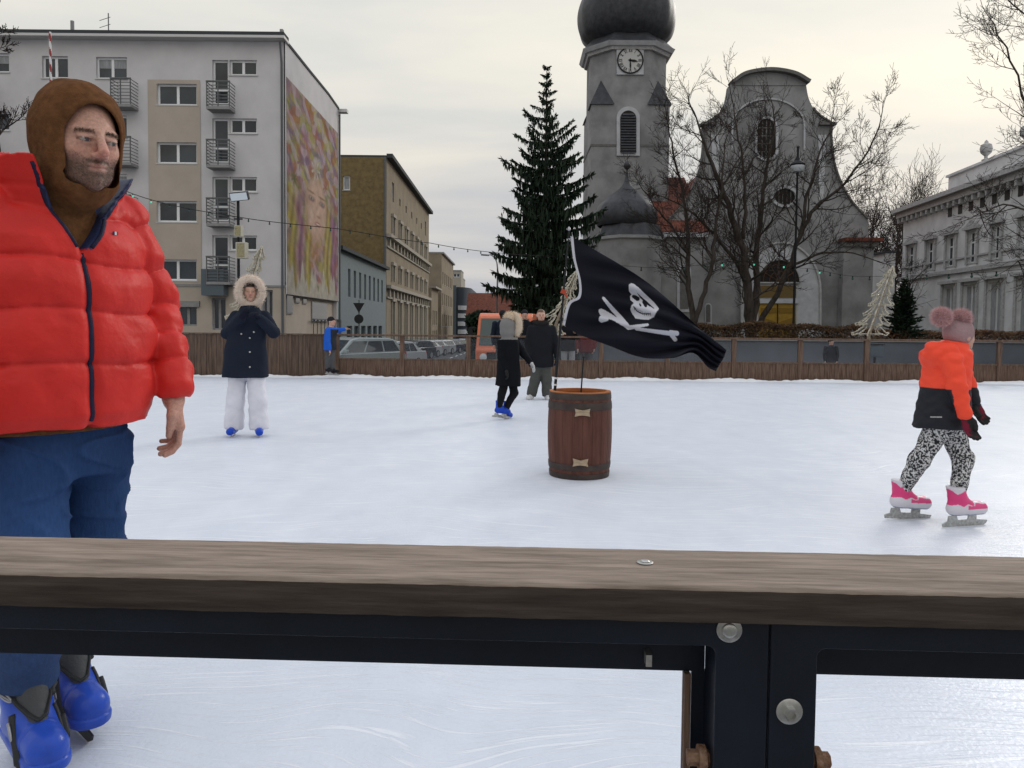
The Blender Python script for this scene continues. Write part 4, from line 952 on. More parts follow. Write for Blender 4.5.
for k in range(15):
    y = 114+k*2.7; z = tp(628, y)[1]; hx = 8 if y > 119 else 8*math.sqrt(max(.05, 1-((119-y)/8)**2)); u0_, u1_ = tp(628-hx+.4, y)[0], tp(628+hx-.4, y)[0]
    b.add([TT.p(u0_, z, .15), TT.p(u1_, z, .15), TT.p(u1_, z-.12, .22), TT.p(u0_, z-.12, .22), TT.p(u0_, z-.02, .15), TT.p(u1_, z-.02, .15), TT.p(u1_, z-.14, .22), TT.p(u0_, z-.14, .22)], [(0, 1, 2, 3), (4, 5, 6, 7), (0, 1, 5, 4), (2, 3, 7, 6)])
b.build('louvres', M_slate, s1)
# clock
ck = tpoly([(616.5, 47.5), (643.5, 47.5), (643.5, 75), (616.5, 75)], -.01, .10, 'clock', M_chw)
ccx, ccz = tp(630, 61); rc = 12.3*s_
b = MB(); b.lathe([(rc, -.101), (rc, -.13), (rc*.05, -.13)], TT.p(ccx, ccz), 40, 'Y'); b.build('dial', mat('clock_dial', (.46, .46, .45), rough=.6), ck, smooth=True)
b = MB(); n = 40; vs = []; 
for k in range(n):
    a = 2*math.pi*k/n
    for r in (rc*.95, rc*1.06):
        for d in (.13, .16): vs.append(TT.p(ccx+r*math.cos(a), ccz+r*math.sin(a), d))
fs = []
for k in range(n):
    a = 4*k; c = 4*((k+1) % n); fs += [(a, a+2, c+2, c), (a+1, c+1, c+3, a+3), (a, c, c+1, a+1), (a+2, a+3, c+3, c+2)]
b.add(vs, fs); M_blk = mat('black_enamel', (.012, .012, .012), rough=.5); b.build('rim', M_blk, ck)
ROM = ['XII', 'I', 'II', 'III', 'IIII', 'V', 'VI', 'VII', 'VIII', 'IX', 'X', 'XI']
b = MB()
for k, tx in enumerate(ROM):
    a = R(90-30*k); e_r = Vector((math.cos(a), math.sin(a))); e_t = Vector((e_r.y, -e_r.x)); wtot = sum({'I': .3, 'V': .75, 'X': .75}[c] for c in tx)*.12*rc*2; pos = -wtot/2
    for c in tx:
        wv = {'I': .3, 'V': .75, 'X': .75}[c]*.24*rc; q = pos+wv/2; h = rc*.14
        segs = [((q, -h), (q, h))] if c == 'I' else ([((q-wv*.32, h), (q, -h)), ((q+wv*.32, h), (q, -h))] if c == 'V' else [((q-wv*.32, h), (q+wv*.32, -h)), ((q+wv*.32, h), (q-wv*.32, -h))])
        for (t0, r0), (t1, r1) in segs:
            A = e_t*t0+e_r*(rc*.78+r0); B_ = e_t*t1+e_r*(rc*.78+r1); d = (B_-A).normalized(); nn = Vector((-d.y, d.x))*.018
            b.add([TT.p(ccx+v.x, ccz+v.y, .134) for v in (A+nn, A-nn, B_-nn, B_+nn)], [(0, 1, 2, 3)])
        pos += wv
b.build('numerals', M_blk, ck, recalc=False)
b = MB()
for ang, ln, wv in ((-88, .80, .05), (-8, .62, .08)):
    d = Vector((math.cos(R(ang)), math.sin(R(ang)))); nn = Vector((-d.y, d.x)); A = -d*.15*rc; B_ = d*ln*rc
    b.extr([tuple(Vector((ccx, ccz))+A+nn*wv*.5), tuple(Vector((ccx, ccz))+d*ln*rc*.55+nn*wv), tuple(Vector((ccx, ccz))+B_), tuple(Vector((ccx, ccz))+d*ln*rc*.55-nn*wv), tuple(Vector((ccx, ccz))+A-nn*wv*.5)], lambda u, z: TT.p(u, z, .15), lambda u, z: TT.p(u, z, .17))
b.build('clock_hands', M_blk, ck)
# stair turret with small onion, in front of the tower
YS_ = 46.5; t0 = at(626, 225, YS_); rt = 33*YS_/FPX; zc2 = at(626, 238, YS_-1.5).z; cxx = t0.x+.3
b = MB(); b.lathe([(rt, .3), (rt, zc2)], (cxx, YS_+.6, 0), 8, 'Z', R(22.5)); b.build('stair_turret', M_chg, ch)
b = MB(); b.lathe([(rt, zc2), (rt+.15, zc2+.05), (rt+.22, zc2+.22), (rt+.05, zc2+.24)], (cxx, YS_+.6, 0), 8, 'Z', R(22.5)); b.build('turret_cornice', M_chw, ch)
b = MB(); b.lathe([(rt+.12, zc2+.242), (rt*.92, zc2+.9), (rt*.88, zc2+1.0)], (cxx, YS_+.6, 0), 8, 'Z', R(22.5)); b.build('turret_roof', M_slate, ch)
zz0 = zc2+.95
onion(smoothprof([(rt*.86, zz0), (rt*.93, zz0+.25), (rt*.94, zz0+.7), (rt*.80, zz0+1.35), (rt*.48, zz0+1.95), (rt*.20, zz0+2.4), (rt*.07, zz0+2.9), (.05, zz0+3.6)]), cxx-.2, YS_+.6, 'turret_onion', M_slate, 12)
b = MB(); b.lathe([(.03, zz0+3.5), (.12, zz0+3.55), (.24, zz0+3.72), (.24, zz0+3.82), (.1, zz0+4.0), (.03, zz0+4.05), (.015, zz0+4.6)], (cxx-.2, YS_+.6, 0), 14); b.build('finial', M_slate, ch, smooth=True)

# ---------------- churchyard wall and hedges
gw = empty('churchyard_wall', (16, 36, -.7), 'low grey retaining wall of the churchyard seen through the clear rink panels', 'wall')
M_gw = mat('grey_wall', (.12, .128, .145), rough=.85, var=.15, vscale=.7)
b = MB(); b.box(1.0, 45, 35.9, 36.28, -1.2, .62); b.build('wall', M_gw, gw); b = MB(); b.box(.95, 45, 35.8, 36.35, .622, .70); b.build('coping', M_conc, gw)

# ================================================================== TREES AND PLANTS
M_bark = mat('bark', (.034, .029, .025), rough=.95, col2=(.070, .060, .052), vscale=6, stretch=(1, 1, .3), bump=.6, bscale=18)
M_twig = mat('twig_bark', (.032, .024, .021), rough=.95)
M_ndl = mat('spruce_needles', (.010, .020, .013), rough=.8, col2=(.028, .045, .026), vscale=1.2)
M_hedge = mat('bronze_hedge_leaf', (.05, .035, .022), rough=.9, col2=(.13, .075, .04), vscale=2.5)
class Tree:
    def __init__(s, seed): s.rg = random.Random(seed); s.T = MB(); s.W = MB()
    def limb(s, pts, r0, r1, n=8):
        m = len(pts); s.T.tube(pts, [r0+(r1-r0)*i/(m-1) for i in range(m)], n)
    def grow(s, p, d, ln, r, lev, maxlev, droop=0.0, up=.25, kids=(3, 5), spread=(28, 60), shrink=.62, tw=.006):
        rg = s.rg; n = 6 if ln > .8 else 4; pts = [Vector(p)]; d = Vector(d).normalized()
        for i in range(n):
            d = (d+Vector((rg.gauss(0, .13), rg.gauss(0, .13), rg.gauss(0, .10)+up*.12-droop*.1))).normalized(); pts.append(pts[-1]+d*ln/n)
        re = max(r*.35, tw); rad = [r+(re-r)*i/n for i in range(n+1)]
        (s.T if r > .035 else s.W).tube(pts, rad, 7 if r > .06 else (5 if r > .02 else 3), cap=False)
        if lev >= maxlev: return
        k = rg.randint(*kids)
        for j in range(k):
            t = .25+.75*(j+rg.random()*.8)/k; t = min(t, .99); i = int(t*n); q = pts[i].lerp(pts[i+1], t*n-i)
            dd = (pts[i+1]-pts[i]).normalized(); ax = dd.orthogonal().normalized(); ax = Matrix.Rotation(rg.uniform(0, 6.28), 3, dd) @ ax
            nd = Matrix.Rotation(R(rg.uniform(*spread)), 3, ax) @ dd
            s.grow(q, nd, ln*shrink*rg.uniform(.7, 1.15)*(1.15-.35*t), max(rad[i]*rg.uniform(.5, .72), tw), lev+1, maxlev, droop, up, kids, spread, shrink, tw)
        s.grow(pts[-1], d, ln*shrink*.95, re, lev+1, maxlev, droop, up, kids, spread, shrink, tw)
    def done(s, base, label, cat='tree', group=None, name='bare_tree'):
        e = empty(name, base, label, cat, group); s.T.build('trunk', M_bark, e, smooth='all', recalc=False); s.W.build('crown', M_twig, e, recalc=False); return e
def limb_px(t, pl, Y, r0, r1, dy=0.0, every=None, ml=4, ln=2.2, seedoff=0, kids=(3, 4), dens=1.0, tw=.008):
    pts = [at(x, y, Y+dy*i/(len(pl)-1)) for i, (x, y) in enumerate(pl)]
    P = [Vector((p[0], p[1], 0)) for p in pl]; cvx = curve([(p.x, p.z) for p in pts], 4); m = len(cvx)
    pts = [Vector((c[0], Y+dy*i/(m-1), c[1])) for i, c in enumerate(cvx)]; pts = [p+Vector((t.rg.gauss(0, .03), t.rg.gauss(0, .05), t.rg.gauss(0, .03))) for p in pts]
    t.limb(pts, r0, r1, 9)
    L_ = sum((pts[i+1]-pts[i]).length for i in range(m-1)); cnt = int(L_*1.5*dens)
    for k in range(cnt):
        f = .22+.78*(k+t.rg.random())/cnt; f = min(f, .995); i = int(f*(m-1)); q = pts[i].lerp(pts[i+1], f*(m-1)-i); dd = (pts[i+1]-pts[i]).normalized()
        ax = Matrix.Rotation(t.rg.uniform(0, 6.28), 3, dd) @ dd.orthogonal().normalized(); nd = Matrix.Rotation(R(t.rg.uniform(35, 70)), 3, ax) @ dd
        r = (r0+(r1-r0)*f)*.5; t.grow(q, nd, ln*t.rg.uniform(.6, 1.1)*(1.2-.5*f), max(min(r, .07), .02), 1, ml, up=.5, kids=kids, tw=tw)
    t.grow(pts[-1], pts[-1]-pts[-2], ln*.8, r1, 1, ml, up=.4, kids=kids, tw=tw)
# the big multi-stemmed tree in front of the church door
t = Tree(11); Y = 38.0
limb_px(t, [(752, 342), (750, 322), (748, 290), (742, 250), (728, 205), (712, 165), (700, 130)], Y, .30, .05, -1.0, ln=2.4)
limb_px(t, [(752, 330), (756, 295), (757, 250), (762, 200), (768, 160), (775, 125)], Y, .20, .04, 1.0, ln=2.2)
limb_px(t, [(754, 332), (768, 310), (786, 275), (800, 235), (815, 208), (838, 190), (862, 160), (880, 125)], Y, .16, .03, -.5, ln=2.0)
limb_px(t, [(800, 235), (808, 195), (818, 160), (830, 128)], Y-.2, .10, .03, .8, ln=1.8)
limb_px(t, [(748, 290), (735, 262), (715, 235), (695, 215), (672, 200)], Y, .12, .03, -1.2, ln=1.9)
limb_px(t, [(742, 240), (745, 200), (740, 150), (733, 110)], Y-.2, .10, .03, .3, ln=1.9)
limb_px(t, [(790, 268), (815, 255), (845, 252), (880, 262)], Y-.2, .08, .02, -.8, ln=1.5)
t.done(at(752, 345, Y)*1.0, 'large bare tree with several leaning stems right in front of the church door')
t = Tree(23); Y = 36.8
limb_px(t, [(694, 342), (692, 310), (688, 280), (688, 240), (684, 200), (676, 160), (668, 130)], Y, .17, .03, .6, ln=1.9, dens=.9)
limb_px(t, [(694, 325), (702, 300), (712, 265), (715, 230), (722, 190), (724, 150)], Y, .14, .03, -.5, ln=1.9, dens=.9)
limb_px(t, [(688, 250), (674, 228), (658, 212), (645, 190)], Y, .07, .02, -.4, ln=1.4, dens=.9)
t.done(at(694, 345, Y), 'slimmer bare tree with two dark stems standing in front of the clock tower side chapel')
t = Tree(37); Y = 24.0      # off-frame tree whose branches reach in at the top right
limb_px(t, [(1150, 420), (1140, 330), (1120, 200), (1100, 90), (1090, -40)], Y, .28, .08, 0, ln=2.8, dens=.7)
limb_px(t, [(1125, 230), (1080, 170), (1040, 130), (1010, 60), (992, 20)], Y, .06, .015, -.6, ln=1.35, kids=(2, 4), tw=.0055)
limb_px(t, [(1122, 200), (1070, 60), (1035, 25), (995, -10)], Y, .055, .015, .6, ln=1.35, kids=(2, 4), tw=.0055)
limb_px(t, [(1135, 290), (1080, 235), (1040, 215), (1005, 205), (975, 215)], Y, .06, .013, -.8, ln=1.3, kids=(2, 4), tw=.0055)
limb_px(t, [(1137, 310), (1085, 262), (1045, 255), (1015, 262)], Y, .05, .013, .5, ln=1.0, kids=(2, 3), tw=.0055)
limb_px(t, [(1130, 250), (1080, 190), (1045, 150), (1020, 110)], Y, .05, .013, -.8, ln=1.1, kids=(2, 3), tw=.0055)
t.done(at(1150, 400, Y), 'big bare tree whose branches hang into the top right corner before the villa')
def far_tree(px, pyb, pyt, Y, seed, label, wd=1.0, group=None, r=.28, trunk=.3):
    t = Tree(seed); base = at(px, pyb, Y); hgt = at(px, pyt, Y).z-base.z; p = base+Vector((0, 0, hgt*trunk))
    t.limb([base, base+Vector((.1, 0, hgt*trunk*.5)), p], r, r*.7)
    for k in range(6):
        a = 6.28*k/6+t.rg.random(); t.grow(p-Vector((0, 0, hgt*.04*k)), Vector((math.cos(a)*wd*.8, math.sin(a)*.7, 1.0)), hgt*.36, r*.45, 0, 4, up=.5, kids=(3, 4), shrink=.66, tw=.016)
    t.grow(p, Vector((0, 0, 1)), hgt*.4, r*.6, 0, 4, up=.6, kids=(3, 4), shrink=.66, tw=.016)
    return t.done(base, label, 'tree', group)
far_tree(893, 335, 168, 78, 41, 'distant bare tree with a wide crown between the church and the villa', wd=1.2)
far_tree(925, 330, 165, 90, 43, 'distant bare tree rising above the left end of the villa roof', wd=1.2)
far_tree(868, 335, 195, 70, 47, 'distant bare tree half hidden by the right shoulder of the church', wd=1.0)
t = Tree(51); base = at(908, 332, 36.9)
t.limb([base, base+Vector((.02, 0, 1.0)), base+Vector((0, 0, 2.2))], .06, .03)
for k in range(7): a = k*2.1; t.grow(base+Vector((0, 0, .9+.22*k)), Vector((math.cos(a)*.6, math.sin(a)*.6, 1)), 1.0, .028, 1, 3, kids=(2, 3), tw=.008)
t.done(base, 'young thin bare sapling standing before the villa wall', 'tree', name='sapling')
t = Tree(53); Y = 23.0; base = at(-8, 400, Y)
limb_px(t, [(-10, 380), (-8, 260), (-3, 180), (2, 130)], Y, .10, .03, 0, ln=.9, kids=(3, 4))
limb_px(t, [(-8, 250), (5, 215), (18, 190)], Y, .05, .02, 0, ln=.6, kids=(3, 4))
limb_px(t, [(-8, 120), (-5, 60), (-2, 20)], Y, .05, .02, 0, ln=.7, kids=(3, 4), dens=.8)
t.done(base, 'small twiggy bare tree at the left edge behind the man')

def conifer(base, H_, Rb, seed, label, n_wh=44, dens=1.0, droop=1.0, name='spruce', bare=.03, strip=.34, plain=False):
    rg_ = random.Random(seed); e = empty(name, base, label, 'tree')
    b = MB(); b.tube([(0, 0, 0), (.03, 0, H_*.5), (0, 0, H_)], [H_*.016, H_*.009, .01], 8); b.build('trunk', M_bark, e, smooth='all')
    vs = []; fs = []
    def leaf(p, d, l, w_):
        q_s = 1-.55*max(0, p.z/H_-.6)/.4; l *= q_s; w_ *= q_s
        side = Vector((rg_.gauss(0, 1), rg_.gauss(0, 1), rg_.gauss(0, .3))); side = (side-d*side.dot(d)).normalized()*w_
        k = len(vs); vs.extend([p-side*.4, p+side*.4, p+d*l*.6+side, p+d*l, p+d*l*.5-side]); fs.append((k, k+1, k+2, k+3, k+4))
    for i in range(n_wh):
        f = i/(n_wh-1); z = H_*(bare+(1-bare)*f**.92)
        env = (Rb/2.45*float(np.interp(f, [0, .2, .455, .58, .74, .88, 1], [2.35, 2.4, 2.15, 1.9, 1.3, .58, .08])) if not plain else Rb*(1-f)**.82)*(1+.14*math.sin(i*1.7)+.10*math.sin(i*.6))
        nb_ = max(3, int((6.5 if not plain else 9)-3.4*f)); a0 = rg_.random()*6.28
        for k in range(nb_):
            a = a0+6.28*k/nb_+rg_.gauss(0, .2); Lb = max(.12, env*rg_.uniform(.6, 1.08)); dr = droop*(.34-.55*f)*Lb
            n = max(3, int(Lb*6)); P = []
            for j in range(n+1):
                s_ = j/n; r_ = Lb*s_; P.append(Vector((math.cos(a)*r_, math.sin(a)*r_, z-dr*s_*1.2+.33*Lb*s_*s_*(.9 if f < .8 else .3))))
            b_ = MB(); 
            kk = len(vs)
            for j in range(n):   # stem drawn as thin blades of needles, upper side
                d = (P[j+1]-P[j]); m_ = max(1, int(4*dens))
                for q in range(m_):
                    leaf(P[j].lerp(P[j+1], rg_.random()), (d.normalized()+Vector((rg_.gauss(0, .35), rg_.gauss(0, .35), rg_.gauss(0, .2)))).normalized(), .20+.06*rg_.random(), .035)
                s_ = (j+1)/n
                for q in range(max(1, int(6*dens))):      # hanging branchlets
                    p = P[j].lerp(P[j+1], rg_.random()); hl = strip*rg_.uniform(.4, 1.15)*(1-.55*f)*(.55+.6*math.sin(3.1*min(s_, 1)))
                    sd_ = Vector((-math.sin(a), math.cos(a), 0))*rg_.gauss(0, .10+.18*Lb*.25)*(1.1-s_*.6)
                    leaf(p+sd_, Vector((rg_.gauss(0, .16), rg_.gauss(0, .16), -1)).normalized(), hl, .035+.02*rg_.random()); leaf(p+sd_*.5, (d.normalized()+sd_*3+Vector((0, 0, -.35))).normalized(), .22, .035)
    me = bpy.data.meshes.new('crown'); me.from_pydata([tuple(v) for v in vs], [], fs); me.materials.append(M_ndl); o = bpy.data.objects.new('crown', me); COL.objects.link(o); o.parent = e
    return e
WORLD[0] = False
Y = 30.0; base = at(543, 400, Y); base.z = -.67; top = at(549, 68, Y).z
conifer(base, top-base.z, 2.45, 5, 'tall dark spruce with drooping branches standing beside the clock tower', n_wh=34, dens=1.8, droop=1.25, strip=.62)
base = at(903, 333, 36.8); conifer(base, 2.6, .85, 9, 'small dense fir tree in front of the villa corner', n_wh=22, dens=1.0, strip=.2, name='fir_tree', plain=True)
WORLD[0] = True
def shrub(name, x0, x1, y0, y1, z0, z1, n, label, m, seed, size=.11, cat='hedge'):
    r_ = random.Random(seed); b = MB(); e = empty(name, ((x0+x1)/2, y0, z0), label, cat)
    for i in range(n):
        x = r_.uniform(x0, x1); y = r_.uniform(y0, y1); zt_ = z0+(z1-z0)*(.86+.16*math.sin(x*1.7)*math.sin(x*.6+1)); z = r_.uniform(z0, zt_) if r_.random() < .6 else zt_-r_.random()**2*.25
        d = Vector((r_.gauss(0, 1), r_.gauss(0, 1), r_.gauss(.3, 1))).normalized(); q = d.orthogonal().normalized()*size*.3; s_ = size*r_.uniform(.5, 1.3); p = Vector((x, y, z)); k = len(b.v)
        b.v += [tuple(p-q), tuple(p+d*s_*.5+q*1.4), tuple(p+d*s_), tuple(p+d*s_*.5-q)]; b.f.append((k, k+1, k+2, k+3))
    b.build('leaves', m, e, recalc=False)
    b = MB()
    for i in range(int((x1-x0)*4)):
        x = r_.uniform(x0, x1); b.tube([(x, (y0+y1)/2, z0), (x+r_.gauss(0, .1), (y0+y1)/2+r_.gauss(0, .1), z0+(z1-z0)*.8)], .012, 3, cap=False)
    b.build('stems', M_twig, e, recalc=False); return e
zz = at(760, 322, 36.6).z
shrub('hedge', 8.8, 17.0, 36.4, 37.0, .62, zz, 9000, 'brown winter hedge along the wall below the church door', M_hedge, 1)
M_rust2 = mat('rusty_hedge_leaf', (.09, .05, .03), rough=.9, col2=(.18, .10, .055), vscale=2.0)
shrub('hedge', 17.2, 30.0, 36.4, 37.0, .62, at(940, 330, 36.6).z, 11000, 'low russet hedge along the wall in front of the villa', M_rust2, 2)
shrub('dark_shrub', -2.6, .6, 44, 46, gz(0, 45)-.1, at(490, 305, 45).z, 6000, 'dark evergreen bushes to the left of the big spruce', M_ndl, 3, size=.3, cat='bush')

# ================================================================== TINSEL TREES (wire ornaments above the boards)
M_tin = mat('cream_tinsel', (.34, .31, .24), rough=.55, col2=(.58, .54, .44), vscale=40, bump=.8, bscale=60, lo=.3, hi=.7)
M_tin2 = mat('tinsel_stand', (.27, .22, .16), rough=.7, var=.3, vscale=20)
WORLD[0] = False
def tinsel(px, pyb, tip, lean, tiers, wmax, Y, label, seed):
    r_ = random.Random(seed); base = at(px, pyb, Y); tp_ = at(tip[0], tip[1], Y); e = empty('tinsel_tree', base, label, 'ornament', 'tinsel christmas trees on the rink boards')
    tpv = tp_-base; H_ = tpv.z
    for k, (ang, wk) in enumerate(((0, 1), (8, .6), (60, 1), (120, 1))):
        ca, sa = math.cos(R(ang)), math.sin(R(ang)); pts = []
        def P(s_, w_): c = tpv*s_; return Vector((c.x+w_*ca, c.y+w_*sa, c.z))
        L_ = []
        for sd_ in (-1, 1):
            side = []
            for i in range(tiers):
                s0 = 1-i/tiers; s1 = 1-(i+1)/tiers; wo = wk*wmax*((i+1)/tiers)**.6*r_.uniform(.6, 1.3); wi = wo*.30
                if i == 0: side.append(P(1, 0))
                for q in (.25, .5, .75): side.append(P(s0+(s1-s0)*q*.95-.02*math.sin(q*3), sd_*((wi*.9 if i else 0)+(wo-(wi*.9 if i else 0))*q**.8)))
                side += [P(s1+.015, sd_*wo), P(s1-.02, sd_*wo*.93), P(s1+.0, sd_*wo*.7)]
                if i < tiers-1: side.append(P(s1+.01, sd_*wo*.52))
            L_.append(side)
        pts = L_[0]+[P(0.0, 0)]+list(reversed(L_[1]))
        b = MB(); 
        dense = []
        for i in range(len(pts)-1):
            for q in range(4): dense.append(pts[i].lerp(pts[i+1], q/4)+Vector((r_.gauss(0, .004), r_.gauss(0, .004), r_.gauss(0, .004))))
        b.tube(dense, [.0125*r_.uniform(.5, 1.7) for _ in dense], 6)
        b.build('garland', M_tin, e, smooth='all')
    b = MB(); b.tube([(0, 0, -.75), (0, 0, 0), tuple(tpv*.5), tuple(tpv*.97)], [.045, .04, .025, .01], 7)
    for i in range(5): a = Vector(tpv)*(.12+.15*i); b.tube([tuple(a+Vector((-.10*(1-i*.12), 0, .02))), tuple(a+Vector((.1*(1-i*.12), 0, -.02)))], .012, 5)
    b.build('stand', M_tin2, e, smooth='all'); return e
tinsel(869, 334, (893, 266), 0, 7, .40, FY+.35, 'cream tinsel tree ornament leaning right on a post, in front of the church corner', 1)
tinsel(552, 334, (577, 270), 0, 7, .32, FY+.45, 'cream tinsel tree ornament half hidden behind the pirate flag', 2)
tinsel(238, 330, (262, 246), 0, 7, .42, FY+.35, 'cream tinsel tree ornament leaning above the boards behind the woman in the fur hood', 3)

# ================================================================== LAMPS, MASTS, CABLES
M_blackm = mat('black_metal', (.02, .021, .023), rough=.5, metal=.3); M_lampg = mat('lamp_glass', (.52, .55, .58), rough=.25)
WORLD[0] = False
Y = 37.4; pb = at(793, 345, Y); pt = at(797.5, 172, Y); hl = pt.z-.62; e = empty('street_lamp', (pt.x, Y, .62), 'black churchyard lamp post with a bell shaped shade beside the church door', 'lamp')
b = MB(); b.lathe([(.16, 0), (.16, .3), (.09, .4), (.075, .8), (.06, 1.0), (.05, hl-.2), (.07, hl-.15), (.05, hl), (.05, hl+.05)], (0, 0, 0), 12); b.build('pole', M_blackm, e, smooth=True)
b = MB(); b.lathe([(.10, hl+.05), (.20, hl+.2), (.34, hl+.32), (.36, hl+.36), (.30, hl+.45), (.14, hl+.55), (.06, hl+.8), (.06, hl+1.2), (.1, hl+1.22), (.02, hl+1.3)], (0, 0, 0), 18); b.build('shade', M_blackm, e, smooth=True)
b = MB(); b.lathe([(.06, hl-.02), (.22, hl+.02), (.33, hl+.18), (.33, hl+.3)], (0, 0, 0), 18); b.build('globe', M_lampg, e, smooth=True)
Y = 70.0; g_ = at(497, 330, Y); e = empty('street_lamp', (g_.x, Y, gz(0, Y)), 'tall grey street lamp with a curved arm left of the spruce', 'lamp'); t_ = at(495, 268, Y).z-gz(0, Y); hx = at(485, 255, Y); hz = hx.z-gz(0, Y)
b = MB(); b.tube([(0, 0, 0), (0, 0, t_), (-.06, 0, t_+.5), (-.25, 0, t_+.95), (-.6, 0, t_+1.2), (hx.x-g_.x+.3, 0, hz+.02)], [.1, .07, .06, .055, .05, .04], 8); b.build('pole', mat('galvanised', (.22, .23, .24), rough=.5, metal=.4), e, smooth='all')
b = MB(); b.obox((hx.x-g_.x, 0, hz), (.38, .13, .07), Matrix.Rotation(R(4), 3, 'Y')); b.build('lamp_head', M_conc, e, bevel=.03)
# rink mast with floodlight and loudspeakers
Y = FY+.6; mb_ = at(239, 340, Y); e = empty('light_mast', (mb_.x, Y, -.1), 'dark rink mast carrying a floodlight and two box loudspeakers behind the woman', 'mast')
zz = lambda y: at(239, y, Y).z+.1
b = MB(); b.tube([(0, 0, 0), (0, 0, zz(196))], .035, 10); b.tube([(-.1, 0, zz(219)), (.1, 0, zz(219))], .02, 6); b.build('pole', M_blackm, e, smooth=True)
b = MB(); b.obox((.07, -.10, zz(197)), (.22, .05, .10), Matrix.Rotation(R(20), 3, 'X')@Matrix.Rotation(R(-6), 3, 'Y')); fo = b.build('floodlight', M_blackm, e, bevel=.008)
b = MB(); b.obox((.07, -.153, zz(197)-.018), (.20, .004, .085), Matrix.Rotation(R(20), 3, 'X')@Matrix.Rotation(R(-6), 3, 'Y')); b.build('lens', mat('flood_lens', (.62, .68, .72), rough=.2), fo)
M_spk = mat('cream_speaker', (.42, .40, .34), rough=.5); M_grl = mat('speaker_grille', (.26, .23, .13), rough=.6, var=.4, vscale=60)
for (cx_, cy_, w_, h_, a_) in ((.06, 232, .085, .13, 0), (.13, 251, .12, .19, -10)):
    b = MB(); b.obox((cx_, -.12, zz(cy_)), (w_, .09, h_), Matrix.Rotation(R(a_), 3, 'Z')); s_ = b.build('loudspeaker', M_spk, e, bevel=.012)
    b = MB(); b.obox((cx_+.012*math.sin(R(a_)), -.215, zz(cy_)), (w_*.8, .006, h_*.85), Matrix.Rotation(R(a_), 3, 'Z')); b.build('grille', M_grl, s_)
# candy striped pole behind the man's head
Y = 19.5; a_ = at(50, 32, Y); e = empty('striped_pole', (a_.x, Y, gz(0, Y)), 'thin red and white striped pole rising behind the man in the red jacket', 'pole')
M_red = mat('red_paint', (.26, .05, .05), rough=.6); M_white = mat('white_paint', (.6, .6, .6), rough=.6)
H_ = a_.z-gz(0, Y); n = 46
for col, off_ in ((M_red, 0), (M_white, 1)):
    b = MB(); vs = []; fs = []
    for i in range(n*4):
        for k in range(12): q = 2*math.pi*k/12; vs.append((.030*math.cos(q), .030*math.sin(q), H_*i/(n*4-1)))
    for i in range(n*4-1):
        for k in range(12):
            if (((i*3+k*2)//12) % 2) == off_: fs.append((i*12+k, i*12+(k+1) % 12, (i+1)*12+(k+1) % 12, (i+1)*12+k))
    b.add(vs, fs); b.build('red_stripe' if off_ == 0 else 'white_stripe', col, e, smooth='all', recalc=False)
# give-way sign seen from behind beside the low building
Y = 34.0; s0 = at(359, 340, Y); e = empty('road_sign', (s0.x, Y, gz(0, Y)), 'dark triangular and round road signs on one post before the low blue grey building', 'road sign')
zq = lambda y: at(359, y, Y).z-gz(0, Y)
b = MB(); b.tube([(0, 0, 0), (0, 0, zq(300))], .03, 8); b.build('pole', M_pipe, e)
b = MB(); b.extr([(-.26, zq(303)), (.26, zq(303)), (0, zq(313))], lambda x, z: (x, -.05, z), lambda x, z: (x, -.035, z)); b.build('triangular_plate', M_blackm, e)
b = MB(); b.lathe([(.21, -.05), (.21, -.035)], (0, 0, zq(319)), 20, 'Y'); b.build('round_plate', M_blackm, e)
# string lights
WORLD[0] = True
M_cab = mat('cable', (.015, .015, .016), rough=.7); M_bulb = mat('green_bulb', (.03, .07, .055), rough=.2); 
M_bulbl = bpy.data.materials.new('lit_green_bulb'); M_bulbl.use_nodes = True; q_ = M_bulbl.node_tree.nodes['Principled BSDF']; q_.inputs['Base Color'].default_value = (.1, .5, .35, 1); q_.inputs['Emission Color'].default_value = (.15, .9, .6, 1); q_.inputs['Emission Strength'].default_value = .35; q_.inputs['Roughness'].default_value = .25
def cable(pl, Ys, label, bulbs, r=.009, bs=.03, lit=()):
    pts = [at(x, y, Yv) for (x, y), Yv in zip(pl, Ys)]
    P2 = curve([(p.x, p.z) for p in pts], 10); m = len(P2); yy = np.interp(np.linspace(0, 1, m), np.linspace(0, 1, len(Ys)), Ys)
    Q = [Vector((a[0], yv, a[1])) for a, yv in zip(P2, yy)]; e = empty('string_lights', Q[m//2], label, 'string lights')
    b = MB(); b.tube(Q, r, 5); b.build('cable', M_cab, e, smooth='all')
    for k in range(bulbs):
        f = (k+.5)/bulbs*(m-1); i = int(f); p = Q[i].lerp(Q[i+1], f-i); b = MB(); b.tube([p, p-Vector((0, 0, bs*1.6))], bs*.6, 6); s_ = b.build('socket', M_cab, e)
        b = MB(); b.lathe([(bs*.5, 0), (bs, -bs*.8), (bs*.9, -bs*1.6), (bs*.2, -bs*2.2)], p-Vector((0, 0, bs*1.6)), 8); b.build('bulb', M_bulbl if k in lit else M_bulb, s_, smooth='all')
cable([(60, 160), (142, 197), (238, 217), (340, 229), (430, 243), (500, 253), (560, 258)], [18, 18, 18, 18.5, 20, 24, 29], 'string of small bulbs slung from the mast across the street to the spruce', 30, bs=.022, lit=(3, 4, 5))
cable([(560, 258), (660, 268), (740, 262), (800, 268), (850, 276), (930, 275), (1040, 268)], [29, 33, 36.2, 36.6, 33, 28, 22], 'string of small green bulbs hanging in front of the church portal', 26, r=.008, bs=.045, lit=(7, 9, 11, 14))
WORLD[0] = False

